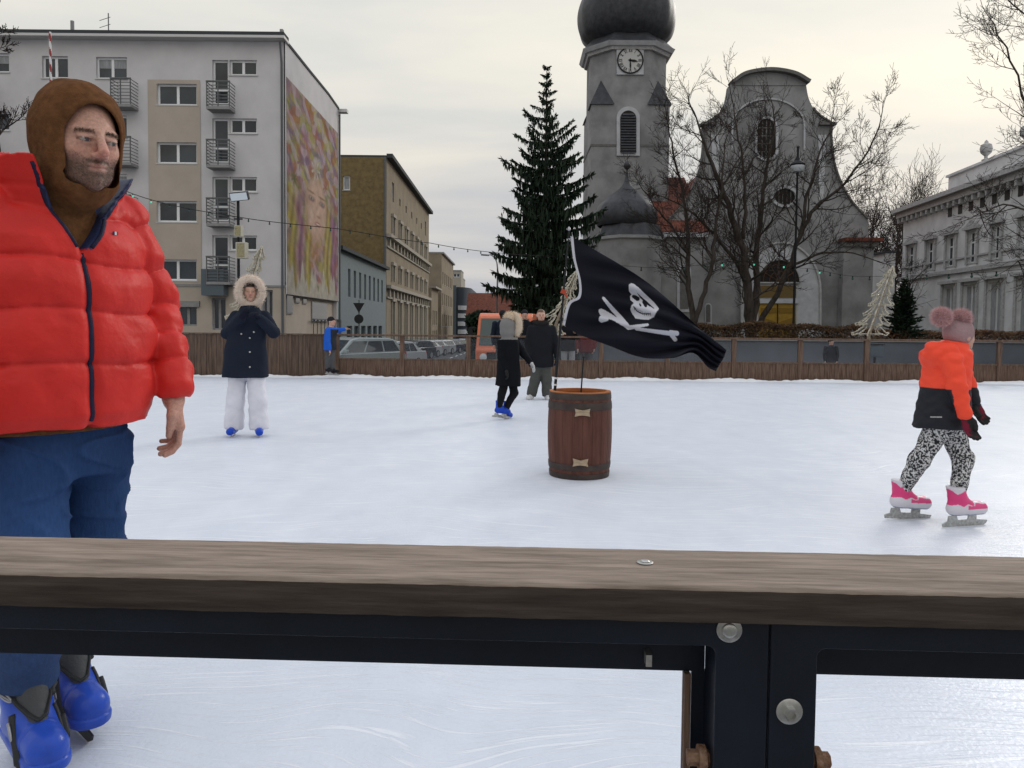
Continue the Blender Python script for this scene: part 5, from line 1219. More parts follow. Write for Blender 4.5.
# ================================================================== VEHICLES
M_tyre = mat('tyre', (.02, .02, .02), rough=.85); M_rim = mat('wheel_rim', (.35, .35, .36), rough=.35, metal=.6); M_cglass = mat('car_glass', (.03, .035, .04), rough=.05, spec=.9); M_hl = mat('headlight', (.55, .57, .6), rough=.12); M_tail = mat('tail_light', (.35, .02, .02), rough=.25); M_plate = mat('plate_white', (.6, .6, .6), rough=.5)
def carpaint(name, c): return mat(name, c, rough=.28, coat=.6, metal=.15)
def car(loc, yaw, paint_, label, L_=4.4, W_=1.76, H_=1.48, kind='estate', cat='car', group=None, detail=True):
    e = empty('parked_car', loc, label, cat, group, rz=R(yaw)); hw = W_/2     # front faces -y
    yf, yr = -L_/2, L_/2; zb_ = .22; zs = H_*.62
    if kind == 'van': low = [(yf, .35), (yf+.02, .75), (yf+.25, 1.0), (yf+.55, 1.12), (yr-.02, 1.12), (yr, .9), (yr, .35), (yr-.1, zb_), (yf+.1, zb_)]; cab = [(yf+.50, 1.11), (yf+1.05, H_-.06), (yf+1.4, H_), (yr-.15, H_), (yr-.03, H_-.1), (yr-.01, 1.11)]; ws = (yf+.50, 1.11, yf+1.05, H_-.06)
    else: low = [(yf, .40), (yf+.03, .62), (yf+.15, .74), (yf+1.1, zs+.02), (yr-.12, zs+.04), (yr, .80), (yr, .42), (yr-.15, zb_), (yf+.15, zb_)]; cab = [(yf+1.0, zs), (yf+1.75, H_-.06), (yf+2.15, H_), (yr-.75, H_-.03), (yr-.40, H_-.12), (yr-.10, zs+.02)] if kind == 'estate' else [(yf+.95, zs), (yf+1.7, H_-.05), (yf+2.1, H_), (yr-1.25, H_-.05), (yr-.35, zs+.03)]; ws = (yf+1.0, zs, yf+1.75, H_-.06)
    b = MB()
    def loft(poly, wf, k=None):
        n = len(poly); vs = []
        for sx in (-1, 1):
            for (y, z) in poly: vs.append((sx*wf(z), y, z))
        return b.add(vs, [tuple(range(n)), tuple(range(2*n-1, n-1, -1))]+[(i, (i+1) % n, n+(i+1) % n, n+i) for i in range(n)])
    loft(low, lambda z: hw*(.93 if z < .3 else (1.0 if z < .8 else .965)))
    loft(cab, lambda z: hw*(.955-.20*max(0, (z-zs))/(H_-zs) if kind != 'van' else .97-.10*max(0, z-1.1)/(H_-1.1)))
    body = b.build('body', paint_, e, bevel=.035, smooth=True)
    wz = lambda z: hw*(.955-.20*max(0, (z-zs))/(H_-zs) if kind != 'van' else .97-.10*max(0, z-1.1)/(H_-1.1))
    def quad(pts, name, m, par=e, off=(0, 0, 0)):
        b = MB(); b.add([tuple(Vector(p)+Vector(off)) for p in pts], [tuple(range(len(pts)))]); o = b.build(name, m, par, recalc=False); sm = o.modifiers.new('t', 'SOLIDIFY'); sm.thickness = .012; sm.offset = 0; return o
    y0, z0, y1, z1 = ws; t0, t1 = .10, .92
    A = (y0+(y1-y0)*t0, z0+(z1-z0)*t0); B_ = (y0+(y1-y0)*t1, z0+(z1-z0)*t1); nx = Vector((0, -(z1-z0), (y1-y0))).normalized()*.012
    quad([(-wz(A[1])*.92, *A), (wz(A[1])*.92, *A), (wz(B_[1])*.9, *B_), (-wz(B_[1])*.9, *B_)], 'windscreen', M_cglass, off=nx)
    cr_ = [p for p in cab]; yr_t = cr_[-2]; yr_b = cr_[-1]
    A = (yr_b[0]+(yr_t[0]-yr_b[0])*.12, yr_b[1]+(yr_t[1]-yr_b[1])*.12); B_ = (yr_b[0]+(yr_t[0]-yr_b[0])*.9, yr_b[1]+(yr_t[1]-yr_b[1])*.9)
    quad([(-wz(A[1])*.85, *A), (wz(A[1])*.85, *A), (wz(B_[1])*.82, *B_), (-wz(B_[1])*.82, *B_)], 'rear_window', M_cglass, off=(0, .02, .01))
    zw0, zw1 = (zs+.06, H_-.13) if kind != 'van' else (1.17, H_-.2)
    ya = y0+(y1-y0)*((zw0-z0)/(z1-z0))+.10; yb_ = y0+(y1-y0)*((zw1-z0)/(z1-z0))+.12
    ye = (yr-.42 if kind == 'estate' else (yr-1.0 if kind != 'van' else yf+2.1)); cuts = [0, .36, .70, 1.0] if kind != 'van' else [0, 1.0]
    for sx in (-1, 1):
        for i in range(len(cuts)-1):
            f0, f1 = cuts[i]+.012, cuts[i+1]-.018
            bl = ya+(ye+.12-ya)*f0; br = ya+(ye+.12-ya)*f1; tl = yb_+(ye-.12-yb_)*f0; tr = yb_+(ye-.12-yb_)*f1
            quad([(sx*(wz(zw0)+.008), bl, zw0), (sx*(wz(zw0)+.008), br, zw0), (sx*(wz(zw1)+.008), tr, zw1), (sx*(wz(zw1)+.008), tl, zw1)], 'side_window', M_cglass)
        b = MB(); b.obox((sx*(hw+.09), ya+.02, zw0+.04), (.09, .05, .06)); b.build('mirror', paint_, e, bevel=.02)
        b = MB(); zl = .66 if kind != 'van' else .82; b.obox((sx*hw*.72, yf+.06, zl), (hw*.22, .08, .075), Matrix.Rotation(R(sx*10), 3, 'Z')); b.build('headlight', M_hl, e, bevel=.03)
        b = MB(); b.obox((sx*hw*.86, yr-.01, .82), (hw*.10, .03, .13)); b.build('tail_light', M_tail, e, bevel=.01)
        for yw in (yf+.82, yr-.85):
            b = MB(); b.lathe([(.20, -.10), (.30, -.105), (.325, -.07), (.325, .07), (.30, .105), (.20, .10)], (sx*(hw-.10), yw, .325), 22, 'X'); w_ = b.build('wheel', M_tyre, e, smooth=True)
            b = MB(); b.lathe([(.215, -.108), (.19, -.085), (.06, -.095), (.03, -.115)] if sx < 0 else [(.215, .108), (.19, .085), (.06, .095), (.03, .115)], (sx*(hw-.10), yw, .325), 16, 'X'); b.build('rim', M_rim, w_, smooth=True)
    b = MB(); b.box(-hw*.5, hw*.5, yf-.012, yf+.02, .48, .62); b.build('grille', M_blackm, e); b = MB(); b.box(-.26, .26, yf-.022, yf-.004, .36, .47); b.build('number_plate', M_plate, e)
    return e
g0 = at(347, 350, 26.6); car((g0.x, 26.6, gz(0, 26.6)), -33, carpaint('silver_green_paint', (.33, .37, .36)), 'silver estate car parked nearest the rink, seen through the clear boards', H_=1.47)
g0 = at(390, 345, 38); car((g0.x, 38, gz(0, 38)), -25, carpaint('white_paint_van', (.55, .56, .57)), 'white hatchback parked just behind the silver estate car', kind='saloon', H_=1.52)
g0 = at(186, 330, 24.5); car((g0.x-1.2, 25.5, gz(0, 25.5)), 70, carpaint('white_paint_car', (.55, .57, .6)), 'white car whose roof shows above the brown boards behind the man', kind='saloon', H_=1.50)
cols = [('black', (.012, .012, .014)), ('white', (.5, .51, .52)), ('silver', (.34, .35, .37)), ('pale grey', (.42, .43, .45)), ('dark blue', (.015, .02, .04)), ('charcoal', (.04, .04, .045)), ('light silver', (.45, .47, .48)), ('dark green', (.015, .03, .025))]
for k, (nm, c) in enumerate(cols):
    xp = 413+k*8.6; Yc = 57+k*6.0; g0 = at(xp, 345, Yc)
    car((g0.x, Yc, gz(0, Yc)), -22, carpaint(nm.replace(' ', '_')+'_car_paint', c), '%s car in the row parked along the street, %s' % (nm, ['nearest the rink', 'second nearest the rink', 'third from the rink', 'fourth from the rink', 'fifth from the rink', 'sixth from the rink', 'seventh from the rink', 'farthest from the rink'][k]), kind='saloon' if k % 3 else 'estate', group='cars parked along the street')
# orange municipal truck with boxy cab
def truck():
    Y = 24.2; g0 = at(504, 350, Y); zg = gz(0, Y); M_or = mat('orange_paint', (.62, .17, .085), rough=.4, coat=.3, var=.08)
    e = empty('orange_truck', (g0.x, Y, zg), 'orange truck with a boxy cab and big windscreen parked behind the boards under the spruce', 'truck', rz=R(-8))
    Hc = at(504, 313, Y).z-zg; hw = .93
    b = MB(); prof_ = [(-.05, .45), (-.10, 1.05), (-.02, 1.12), (.22, Hc-.12), (.40, Hc), (1.55, Hc), (1.62, Hc-.1), (1.65, .45)]
    n = len(prof_); vs = [(sx*hw*(1 if z < 1.2 else .95), y, z) for sx in (-1, 1) for y, z in prof_]; b.add(vs, [tuple(range(n)), tuple(range(2*n-1, n-1, -1))]+[(i, (i+1) % n, n+(i+1) % n, n+i) for i in range(n)]); b.build('cab', M_or, e, bevel=.06, smooth=True)
    def pan(p, nm, m):
        b = MB(); b.add(p, [tuple(range(len(p)))]); o = b.build(nm, m, e, recalc=False); q = o.modifiers.new('t', 'SOLIDIFY'); q.thickness = .02; q.offset = 0
    pan([(-.82, -.01, 1.2), (.82, -.01, 1.2), (.78, .19, Hc-.18), (-.78, .19, Hc-.18)], 'windscreen', mat('truck_glass', (.10, .125, .125), rough=.1))
    for sx in (-1, 1):
        pan([(sx*.90, .15, 1.2), (sx*.90, 1.35, 1.2), (sx*.895, 1.35, Hc-.22), (sx*.895, .33, Hc-.22)], 'side_window', M_cglass)
        b = MB(); b.lathe([(.11, 0), (.12, -.03), (.06, -.05)], (sx*.66, -.09, .82), 16, 'Y'); b.build('headlight', M_hl, e, smooth=True)
        b = MB(); b.tube([(sx*.93, .1, 1.75), (sx*1.08, .0, 1.78)], .015, 5); b.obox((sx*1.1, 0, 1.62), (.06, .02, .17)); b.build('mirror', M_blackm, e)
        for yw in (.75, 3.2):
            b = MB(); b.lathe([(.2, -.12), (.36, -.12), (.39, -.08), (.39, .08), (.36, .12), (.2, .12)], (sx*.78, yw, .39), 22, 'X'); w_ = b.build('wheel', M_tyre, e, smooth=True); b = MB(); b.lathe([(.22, sx*.125), (.18, sx*.09), (.05, sx*.11)], (sx*.78, yw, .39), 16, 'X'); b.build('rim', M_rim, w_, smooth=True)
    b = MB(); b.box(-.95, .95, -.2, -.06, .36, .58); b.build('bumper', M_blackm, e, bevel=.02); b = MB(); b.box(-.55, .55, -.115, -.09, .66, .98); b.build('grille', M_blackm, e)
    for sx in (-.35, .35): b = MB(); b.tube([(sx, .0, 1.22), (sx+.45, .08, 1.42)], .012, 5); b.build('wiper', M_blackm, e)
    b = MB(); b.box(-.95, .95, 1.75, 4.3, .70, .82); b.box(-.95, .95, 1.75, 1.80, .82, 1.3); b.box(-.95, .95, 4.25, 4.3, .82, 1.25); b.box(-.95, -.90, 1.8, 4.25, .82, 1.2); b.box(.90, .95, 1.8, 4.25, .82, 1.2); b.build('load_bed', M_or, e)
truck()
# litter bin beyond the boards
Y = 19.2; g0 = at(875, 360, Y); e = empty('litter_bin', (g0.x, Y, -.17), 'dark rectangular litter bin just behind the clear panel by the right tinsel tree', 'bin')
b = MB(); zt = at(875, 345, Y).z+.17; zb_ = at(875, 357, Y).z+.17; b.box(-.16, .16, -.12, .12, zb_, zt); b.build('body', M_bluegrey, e, bevel=.02); b = MB(); b.tube([(0, .02, 0), (0, .02, zb_)], .03, 8); b.build('stand', M_blackm, e); b = MB(); b.box(-.18, .18, -.14, .14, zt+.002, zt+.04); b.build('lid', M_blackm, e)

# ================================================================== PEOPLE
M_skin = mat('skin', (.5, .3, .22), rough=.5, attr=True, var=.10, vscale=60, spec=.3, bump=.25, bscale=320, bdist=.0015)
def cloth(name, c, rough=.85, **k): return mat(name, c, rough=rough, **{**dict(spec=.08, bump=.25, bscale=120, bdist=.004, var=.08, vscale=5), **k})
SKIN = (.50, .30, .225)
def head_d(P, s=1.0):
    Q = P/s
    ax = Q.copy(); ax[:, 0] = np.abs(ax[:, 0])      # symmetric
    d = elld(Q, (0, .014, .030), (.076, .096, .088))
    d = smin(d, elld(Q, (0, -.026, -.030), (.062, .066, .086)), .03)
    d = smin(d, elld(Q, (0, -.036, -.078), (.048, .048, .036)), .025)
    d = smin(d, capd(Q, (0, -.078, -.100), (0, -.070, -.092), .017, .02), .018)
    d = smin(d, capd(ax, (0, -.083, .020), (.040, -.072, .019), .012, .011), .014)
    d = smin(d, capd(ax, (.036, -.062, -.024), (.048, -.040, -.018), .019, .018), .02)
    d = smax(d, -(np.sqrt(((ax-V3((.031, -.104, .001)))**2).sum(1))-.017), .012)
    d = smin(d, capd(Q, (0, -.092, .014), (0, -.119, -.028), .0080, .0120), .010)
    d = smin(d, capd(ax, (.006, -.106, -.034), (.0140, -.098, -.036), .0080, .0070), .006)
    d = smin(d, capd(ax, (0, -.0935, -.057), (.017, -.086, -.059), .0065, .004), .007)
    d = smin(d, capd(ax, (0, -.0925, -.068), (.015, -.086, -.0685), .0072, .004), .007)
    d = d+.0030*np.exp(-((Q[:, 2]+.0625)/.0016)**2)*(np.abs(Q[:, 0]) < .021)*(Q[:, 1] < -.07)
    d = smin(d, np.sqrt(((ax-V3((.031, -.080, .001)))**2).sum(1))-.0132, .002)
    d = smin(d, capd(ax, (.018, -.092, .0080), (.044, -.083, .0065), .0042, .0036), .004)   # upper lids
    d = smin(d, capd(ax, (.020, -.090, -.0085), (.042, -.082, -.0085), .0034, .003), .005)
    e = elld(ax, (.078, .012, -.008), (.010, .019, .031)); d = smin(d, e, .006)
    return d*s
def head_col(Q, base, beard=0, brow=(.06, .035, .02), hair=None, lips=(.34, .13, .11), eye=(.06, .05, .04)):
    n = len(Q); c = paint(n, base); x, y, z = Q[:, 0], Q[:, 1], Q[:, 2]; ax = np.abs(x)
    def mix(m, col): c[:] = c*(1-m[:, None])+np.array(col, np.float32)*m[:, None]
    front = np.clip((-.03-y)*30, 0, 1)
    mix(np.exp(-(((ax-.040)/.02)**2+((z+.028)/.02)**2))*front*.22, (.55, .20, .15))
    mix(np.exp(-((x/.016)**2+((z+.028)/.018)**2))*(y < -.090)*.5, (.50, .16, .13)); mix(np.exp(-(((ax-.030)/.018)**2+((z+.008)/.008)**2))*(y < -.06)*.3, (.30, .15, .12))
    if beard:
        fz = .002*wob(Q, 260)
        fz = .002*wob(Q, 260)+.0015*wob(Q, 500)
        jaw = np.clip((-.052+ax*.44+.004*wob(Q, 40)-z+fz)*48, 0, 1)*np.clip((.02-y)*40, 0, 1)*(z > -.135)*(.80+.20*wob(Q, 900))
        mus = np.exp(-((z+.049+fz)/.006)**2)*(ax < .027)
        m = np.maximum(jaw*(1-np.exp(-((ax/.020)**4+((z+.063)/.0105)**4))*.9), mus*.9)*front
        mix(np.clip(m, 0, 1)*beard, (.052, .035, .028))
    mix((np.exp(-((ax/.0195)**4+((z+.0625)/.0068)**4)) > .4)*(y < -.078)*.7, lips); mix(np.exp(-((z+.0625)/.0013)**2)*(ax < .021)*(y < -.08)*.6, (.10, .03, .03))
    bz = .0205-((ax-.030)/.03)**2*.006
    mix(np.exp(-((z-bz)/.0040)**2-((ax-.031)/.018)**4)*(y < -.05)*.85, brow)
    ey = (((ax-.031)/.0130)**2+((z+.0005)/.0043)**2)
    mix(((ey < 1.45) & (y < -.072))*.75, (.12, .06, .045)); mix(((ey < .8) & (y < -.075))*1.0, (.30, .27, .25))
    mix(((((x-.0345)/.0055)**2+((z-.0005)/.0055)**2 < 1) | (((x+.0275)/.0055)**2+((z-.0005)/.0055)**2 < 1)) & (ey < .95) & (y < -.08), eye)
    if hair is not None:
        m = ((z > .052+.02*(ax/.07)-(y+.08)*.45) | (y > .045)) & (z > -.09); mix(m*1.0, hair)
    return c
def hand_d(P, M, s=1.0, side=1, curl=(25, 40, 30), spread=.0):
    Q = inv(M)(P)/s; d = None
    ks = [(.030, 1.0, .0082), (.010, 1.08, .0086), (-.010, 1.0, .0082), (-.028, .80, .0072)]
    d = capd(Q, (0, 0, .02), (0, 0, -.015), .026, .027)
    for x, l, r in ks:
        x *= side; d = smin(d, capd(Q, (x*.55, 0, -.02), (x, 0, -.082), .0145, .0125), .012)
    f = None
    for i, (x, l, r) in enumerate(ks):
        x *= side; p = np.array((x, -.001, -.086)); a = 0.0
        for seg, cu in zip((.042, .026, .020), curl):
            a += R(cu*(1+.12*i)); q = p+np.array((x*.06+spread*x, -math.sin(a), -math.cos(a)))*seg*l; g = capd(Q, p, q, r, r*.92); f = g if f is None else smin(f, g, .002); p = q
    d = smin(d, f, .006)
    th = chaind(Q, [(side*.018, -.004, -.012), (side*.036, -.016, -.045), (side*.034, -.026, -.078), (side*.026, -.032, -.100)], [.015, .0135, .010, .0085], k=.004)
    return smin(d, th, .010)*s
def limb_frame(a, b, thumb):          # frame at b, fingers (-z) continue a->b, thumb side +x near 'thumb'
    z = (Vector(a)-Vector(b)).normalized(); x = Vector(thumb); x = (x-z*x.dot(z)).normalized(); y = z.cross(x)
    M = Matrix((x, y, z)).transposed().to_4x4(); M.translation = Vector(b); return M
def bbox(pts, m):
    a = np.array([tuple(p) for p in pts]); return a.min(0)-m, a.max(0)+m
def boot_d(P, M, s=1.0, shaft=.24, fat=1.0):
    Q = inv(M)(P)/s
    d = chaind(Q, [(0, .045, shaft), (0, .035, .12), (0, .03, .06)], [.054*fat, .047*fat, .046*fat], k=.01)
    f = chaind(Q, [(0, .055, .045), (0, -.05, .045), (0, -.145, .042)], [.042*fat, .046*fat, .044*fat], k=.01)
    d = smin(d, f, .03); d = smin(d, capd(Q, (0, -.02, .075), (0, .02, .12), .042*fat, .044*fat), .03)
    d = smax(d, -Q[:, 2], .008); d = np.maximum(d, Q[:, 2]-shaft)
    return d*s
def blade(parent, M, s=1.0, m=None, toe=True):
    b = MB(); f = lambda x, y, z: M @ Vector((x*s, y*s, z*s))
    prof = [(.135, -.045), (.13, -.066), (-.17, -.068), (-.195, -.055), (-.205, -.035), (-.12, -.028), (-.12, 0.002), (-.06, .002), (-.055, -.025), (.02, -.025), (.03, .002), (.09, .002), (.095, -.030)]
    b.extr(prof, lambda y, z: f(-.0035, y, z), lambda y, z: f(.0035, y, z)); return b.build('skate_blade', m or M_zinc, parent)
def fur_ring(parent, M, rx, rz, tr, cy, col, n=2600, ln=.045, name='fur_trim', seed=3, arc_=(0, 360), zc0=0.0, wd=.0018):
    rg_ = np.random.default_rng(seed); a = np.radians(rg_.uniform(arc_[0], arc_[1], n)); b_ = rg_.uniform(0, 2*np.pi, n)
    c = np.stack([rx*np.cos(a), np.full(n, cy), zc0+rz*np.sin(a)], 1); u = np.stack([np.cos(a), np.zeros(n), np.sin(a)], 1); nr = u*np.cos(b_)[:, None]+np.array((0, 1, 0))*np.sin(b_)[:, None]
    p = c+nr*tr*.8; Mi = np.array(M); p = p@Mi[:3, :3].T+Mi[:3, 3]; nr = nr@Mi[:3, :3].T
    v, F = spikes('', p, nr, ln, wd, None, None, seed, .35); sh = rg_.uniform(.75, 1.15, n); cc = np.tile(sh, 3)[:, None]*np.array(col)
    # solid under-fur
    t = MB(); k0 = 40; pts = [M @ Vector((rx*math.cos(R(arc_[0]+(arc_[1]-arc_[0])*i/k0)), cy, zc0+rz*math.sin(R(arc_[0]+(arc_[1]-arc_[0])*i/k0)))) for i in range(k0+1)]; t.tube(pts, tr, 10)
    o = np_obj(name, v, F, M_fur, parent, cols=cc); me = o.data
    u_ = t.build('under_fur', cloth('fur_base_%d' % int(sum(col)*1000), tuple(x*.75 for x in col), bump=.6, bscale=60), o, smooth='all'); return o
def fur_ball(parent, c, r, col, name='pompom', n=1800, ln=.02, seed=1, wd=.0014):
    rg_ = np.random.default_rng(seed); d = rg_.normal(0, 1, (n, 3)); d /= np.linalg.norm(d, axis=1)[:, None]; p = np.array(tuple(c))+d*r*.75
    v, F = spikes('', p, d, ln, wd, None, None, seed, .3); cc = np.tile(rg_.uniform(.8, 1.15, n), 3)[:, None]*np.array(col); o = np_obj(name, v, F, M_fur, parent, cols=cc)
    b = MB(); b.lathe([(r*.8*math.sin(R(a)), -r*.8*math.cos(R(a))) for a in range(0, 181, 15)], tuple(c), 16); b.build('core', cloth('fur_core_%d' % int(sum(col)*1000), tuple(x*.8 for x in col), bump=.5, bscale=60), o, smooth='all'); return o
M_fur = mat('fur', (.5, .5, .5), rough=.95, attr=True)
WORLD[0] = False

# ------------------------------------------------------------------ the man in the red jacket
def man():
    YM = 2.1; bs = at(55, 500, YM); bs.z = 0; e = empty('person', bs, 'man in a red puffer jacket and brown hood standing close at the left edge', 'person', None)
    Lq = lambda x, y, Y: at(x, y, Y)-bs
    Tm = frame((0, 0, 0), 60); Ti = inv(Tm); T = lambda x, y, z: Tm @ Vector((x, y, z))
    ez = Lq(103, 139, 2.0); hs = 1.10; fd = Vector((math.sin(R(60)), -math.cos(R(60)), 0))
    hc = ez-fd*.088*hs; HM = frame(hc, 53, 5, 0); Hi = inv(HM)
    nk0 = T(0, .02, 1.50); nk1 = HM @ Vector((0, .03, -.07))
    sh = Lq(120, 222, 2.30); el = Lq(152, 300, 2.36); el.x += .01; wr = Lq(173, 396, 2.28); shR = T(-.22, 0, 1.50); elR = T(-.30, .02, 1.22); wrR = T(-.30, -.08, .97)
    hipN, hipF = Lq(22, 432, 2.02), Lq(93, 440, 2.20); knN, knF = Lq(34, 560, 1.98), Lq(93, 555, 2.20); anN, anF = Lq(26, 680, 2.09), Lq(64, 655, 2.36)
    hipN.z = hipF.z = .90
    HF_ = Matrix.Translation(wr) @ Matrix.Rotation(R(-58), 4, 'Z') @ Matrix.Rotation(R(10), 4, 'X') @ Matrix.Rotation(R(4), 4, 'Y')
    HR_ = Matrix.Translation(wrR) @ Matrix.Rotation(R(150), 4, 'Z')
    bootN = frame(Lq(30, 735, 2.08)*1.0, 46); bootN.translation.z = .055; bootF = frame(Lq(70, 700, 2.28), 48); bootF.translation.z = .066
    # body
    def body(P):
        d = head_d(Hi(P), hs)
        d = smin(d, capd(P, nk0, nk1, .062, .058), .03)
        d = smin(d, torsod(Ti(P), [(.86, 0, 0, .15, .11), (1.0, 0, 0, .15, .11), (1.2, 0, 0, .14, .11), (1.42, 0, 0, .18, .11), (1.5, 0, .01, .12, .09), (1.54, 0, .01, .06, .06)]), .03)
        d = smin(d, chaind(P, [sh, el, wr], [.055, .042, .030], k=.01), .03); d = smin(d, chaind(P, [shR, elR, wrR], [.055, .042, .030], k=.01), .03)
        d = smin(d, chaind(P, [hipN, knN, anN], [.08, .055, .035], k=.01), .04); d = smin(d, chaind(P, [hipF, knF, anF], [.08, .055, .035], k=.01), .04)
        for M_ in (bootN, bootF):
            d = smin(d, chaind(P, [M_ @ Vector((0, .04, .14)), M_ @ Vector((0, .03, .05)), M_ @ Vector((0, -.12, .035))], [.032, .032, .025], k=.01), .02)
        d = smin(d, hand_d(P, HF_, 1.12, 1, (15, 34, 26)), .012); return smin(d, hand_d(P, HR_, 1.0, 1), .012)
    def bcol(P):
        Q = Hi(P)/hs; c = head_col(Q, (.45, .25, .185), beard=.95, eye=(.04, .045, .05), lips=(.33, .14, .12), brow=(.055, .033, .024)); far = (Q[:, 2] < -.16) | (np.abs(Q[:, 0]) > .14)
        c[far] = (.47, .25, .19); return c
    lo, hi = bbox([hc+Vector((.15, .15, .14)), hc-Vector((.15, .15, .1)), wr+Vector((.06, .06, -.2)), bootN.translation-Vector((.1, .1, .0)), bootF.translation+Vector((.1, .1, 0)), bootN @ Vector((0, -.2, 0)), bootF @ Vector((0, -.2, 0)), elR, wrR-Vector((.05, .1, .2))], .05)
    lo[2] = .07; M_sk2 = mat('weathered_skin', (.5, .3, .22), rough=.48, attr=True, var=.16, vscale=140, spec=.35, bump=.5, bscale=420, bdist=.0015); sdf_obj('body', body, lo, hi, .0036, M_sk2, e, bcol, 1)
    # stubble and eyebrows as real short hairs on the skin
    bo_ = e.children[0]; me_ = bo_.data; nv_ = len(me_.vertices); V_ = np.zeros(nv_*3, np.float32); me_.vertices.foreach_get('co', V_); V_ = V_.reshape(-1, 3); Nn = np.zeros(nv_*3, np.float32); me_.vertices.foreach_get('normal', Nn); Nn = Nn.reshape(-1, 3)
    Qh = Hi(V_)/hs; x_, y_, z_ = Qh[:, 0], Qh[:, 1], Qh[:, 2]; ax_ = np.abs(x_); rgb_ = np.random.default_rng(2)
    jm = (z_ < -.050+ax_*.40) & (y_ < .005) & (z_ > -.13) & ~((ax_ < .021) & (np.abs(z_+.0625) < .0095)); mm_ = (np.abs(z_+.0495) < .006) & (ax_ < .028) & (y_ < -.07); bm = (np.abs(z_-(.0205-((ax_-.030)/.03)**2*.006)) < .0042) & (np.abs(ax_-.031) < .019) & (y_ < -.05)
    near_ = (np.abs(x_) < .09) & (np.abs(y_) < .14)
    for nm_, msk, cnt_, ln_, cl_ in (('beard', (jm | mm_) & near_, 5200, .0050, (.045, .030, .024)), ('eyebrows', bm & near_, 700, .0065, (.050, .032, .024))):
        ii = np.where(msk)[0]
        if len(ii) < 5: continue
        ii = rgb_.choice(ii, cnt_); dn_ = Nn[ii]*.45+np.array((0, 0, -.8 if nm_ == 'beard' else .1), np.float32)+(np.array(tuple(Tm.to_3x3() @ Vector((0, 0, 0))), np.float32)); p_ = V_[ii]+rgb_.normal(0, .0016, (cnt_, 3))-Nn[ii]*.0006
        v_, F_ = spikes('', p_.astype(np.float32), dn_/np.linalg.norm(dn_, axis=1)[:, None], ln_, .00035, None, None, 5, .35)
        np_obj(nm_, v_, F_, M_fur, e, cols=np.tile(rgb_.uniform(.6, 1.7, cnt_), 3)[:, None]*np.array(cl_))
    # jacket
    gz_ = [Lq(97, y, 1.95).z for y in (206, 260, 312, 366, 446)]+[1.60]
    zbot = Lq(90, 426, 1.93).z; G_ = np.array(sorted(gz_), np.float32)
    def near(v, arr): return np.min(np.abs(v[:, None]-arr[None]), 1)
    def puff(dz, a=.012, w=.05): return a*np.minimum(dz/w, 1)**.42-.0035*np.exp(-(dz/.006)**2)
    tab = [(zbot-.005, 0, 0, .232, .172), (zbot+.02, 0, 0, .244, .184), (1.15, 0, .005, .262, .195), (1.35, 0, .01, .255, .185), (1.47, 0, .015, .240, .160), (1.54, 0, .02, .20, .135), (1.60, 0, .025, .15, .125), (1.615, 0, .025, .14, .12)]
    zv = 1.435
    slen = (el-sh).length+(wr-el).length; SG = np.array([.03, .17, .29, .385, .47, slen-.02], np.float32)*1.0
    hood_arc = [T(-.17, -.06, 1.56), T(-.17, .06, 1.63), T(-.11, .14, 1.68), T(0, .17, 1.70), T(.11, .14, 1.67), T(.17, .06, 1.62), T(.16, -.05, 1.56)]
    def wedge(Q): return np.maximum(np.abs(Q[:, 0])-np.maximum((Q[:, 2]-zv)*np.where(Q[:, 0] > 0, .80, .50), -.01), Q[:, 1]+.015)
    def jacket(P):
        Q = Ti(P); z = Q[:, 2]+.008*np.sin(Q[:, 0]*14)+.006*wob(Q, 9); dz = near(z, G_)
        d = torsod(Q, tab, 2.35)-puff(dz)
        d = d+.004*wob(Q*np.array((1, 1, .25), np.float32), 75)*np.exp(-dz/.022)+.005*wob(Q*np.array((1, 1, 1.6), np.float32), 20, 3.)+.0022*wob(Q*np.array((1, 1, .6), np.float32), 60, 7.)
        d = d+.012*np.exp(-(Q[:, 0]/.014)**2)*(Q[:, 1] < 0)
        def sl(a, b_, c_, r):
            return chaind(P, [a, b_, c_], r, mod=lambda s: puff(near(s, SG), .010, .04), k=.02)
        s1 = sl(sh, el, wr+Vector((0, 0, .035)), [.074, .058, .052])+.006*wob(P*np.array((1, 1, 1.8), np.float32), 30, 1.)+.0025*wob(P*np.array((1, 1, .5), np.float32), 90)
        s1 = smax(s1, -(np.sqrt(((P-V3(wr+Vector((0, 0, -.035))))**2).sum(1))-.052), .006)
        s2 = sl(shR, elR, wrR, [.080, .062, .054])
        d = smin(d, s2, .035); d = smin(d, s1, .012)
        h_ = chaind(P, hood_arc, [.032, .045, .052, .056, .052, .045, .03], k=.02)-.006*wob(P, 28); d = smin(d, h_, .02)
        # standing collar
        cx, cy_ = Q[:, 0], Q[:, 1]-.015; rr_ = np.sqrt((cx/1.10)**2+cy_**2); tgt = .138+(Q[:, 2]-1.56)*.42
        col = np.maximum(np.abs(rr_-tgt)-.017, np.maximum(1.50-Q[:, 2], Q[:, 2]-1.665-.006*np.sin(Q[:, 0]*40)))+.006*wob(Q, 26, 4.)+.005*np.exp(-((Q[:, 2]-1.60)/.008)**2); d = smin(d, col, .012)
        d = smax(d, -wedge(Q), .012)
        inner = np.maximum(rr_-(tgt-.018), 1.50-Q[:, 2]); d = smax(d, -inner, .006)
        return d
    lo, hi = bbox([T(.38, .3, 0.95), T(-.42, -.3, .9), wr+Vector((.08, .08, 0)), T(0, .25, 1.77), T(0, -.25, 1.7), elR-Vector((.08, .08, 0))], .04)
    M_jk = mat('red_nylon', (.60, .035, .035), rough=.5, attr=True, var=.06, vscale=8, bump=.5, bscale=38, bdist=.006, spec=.2)
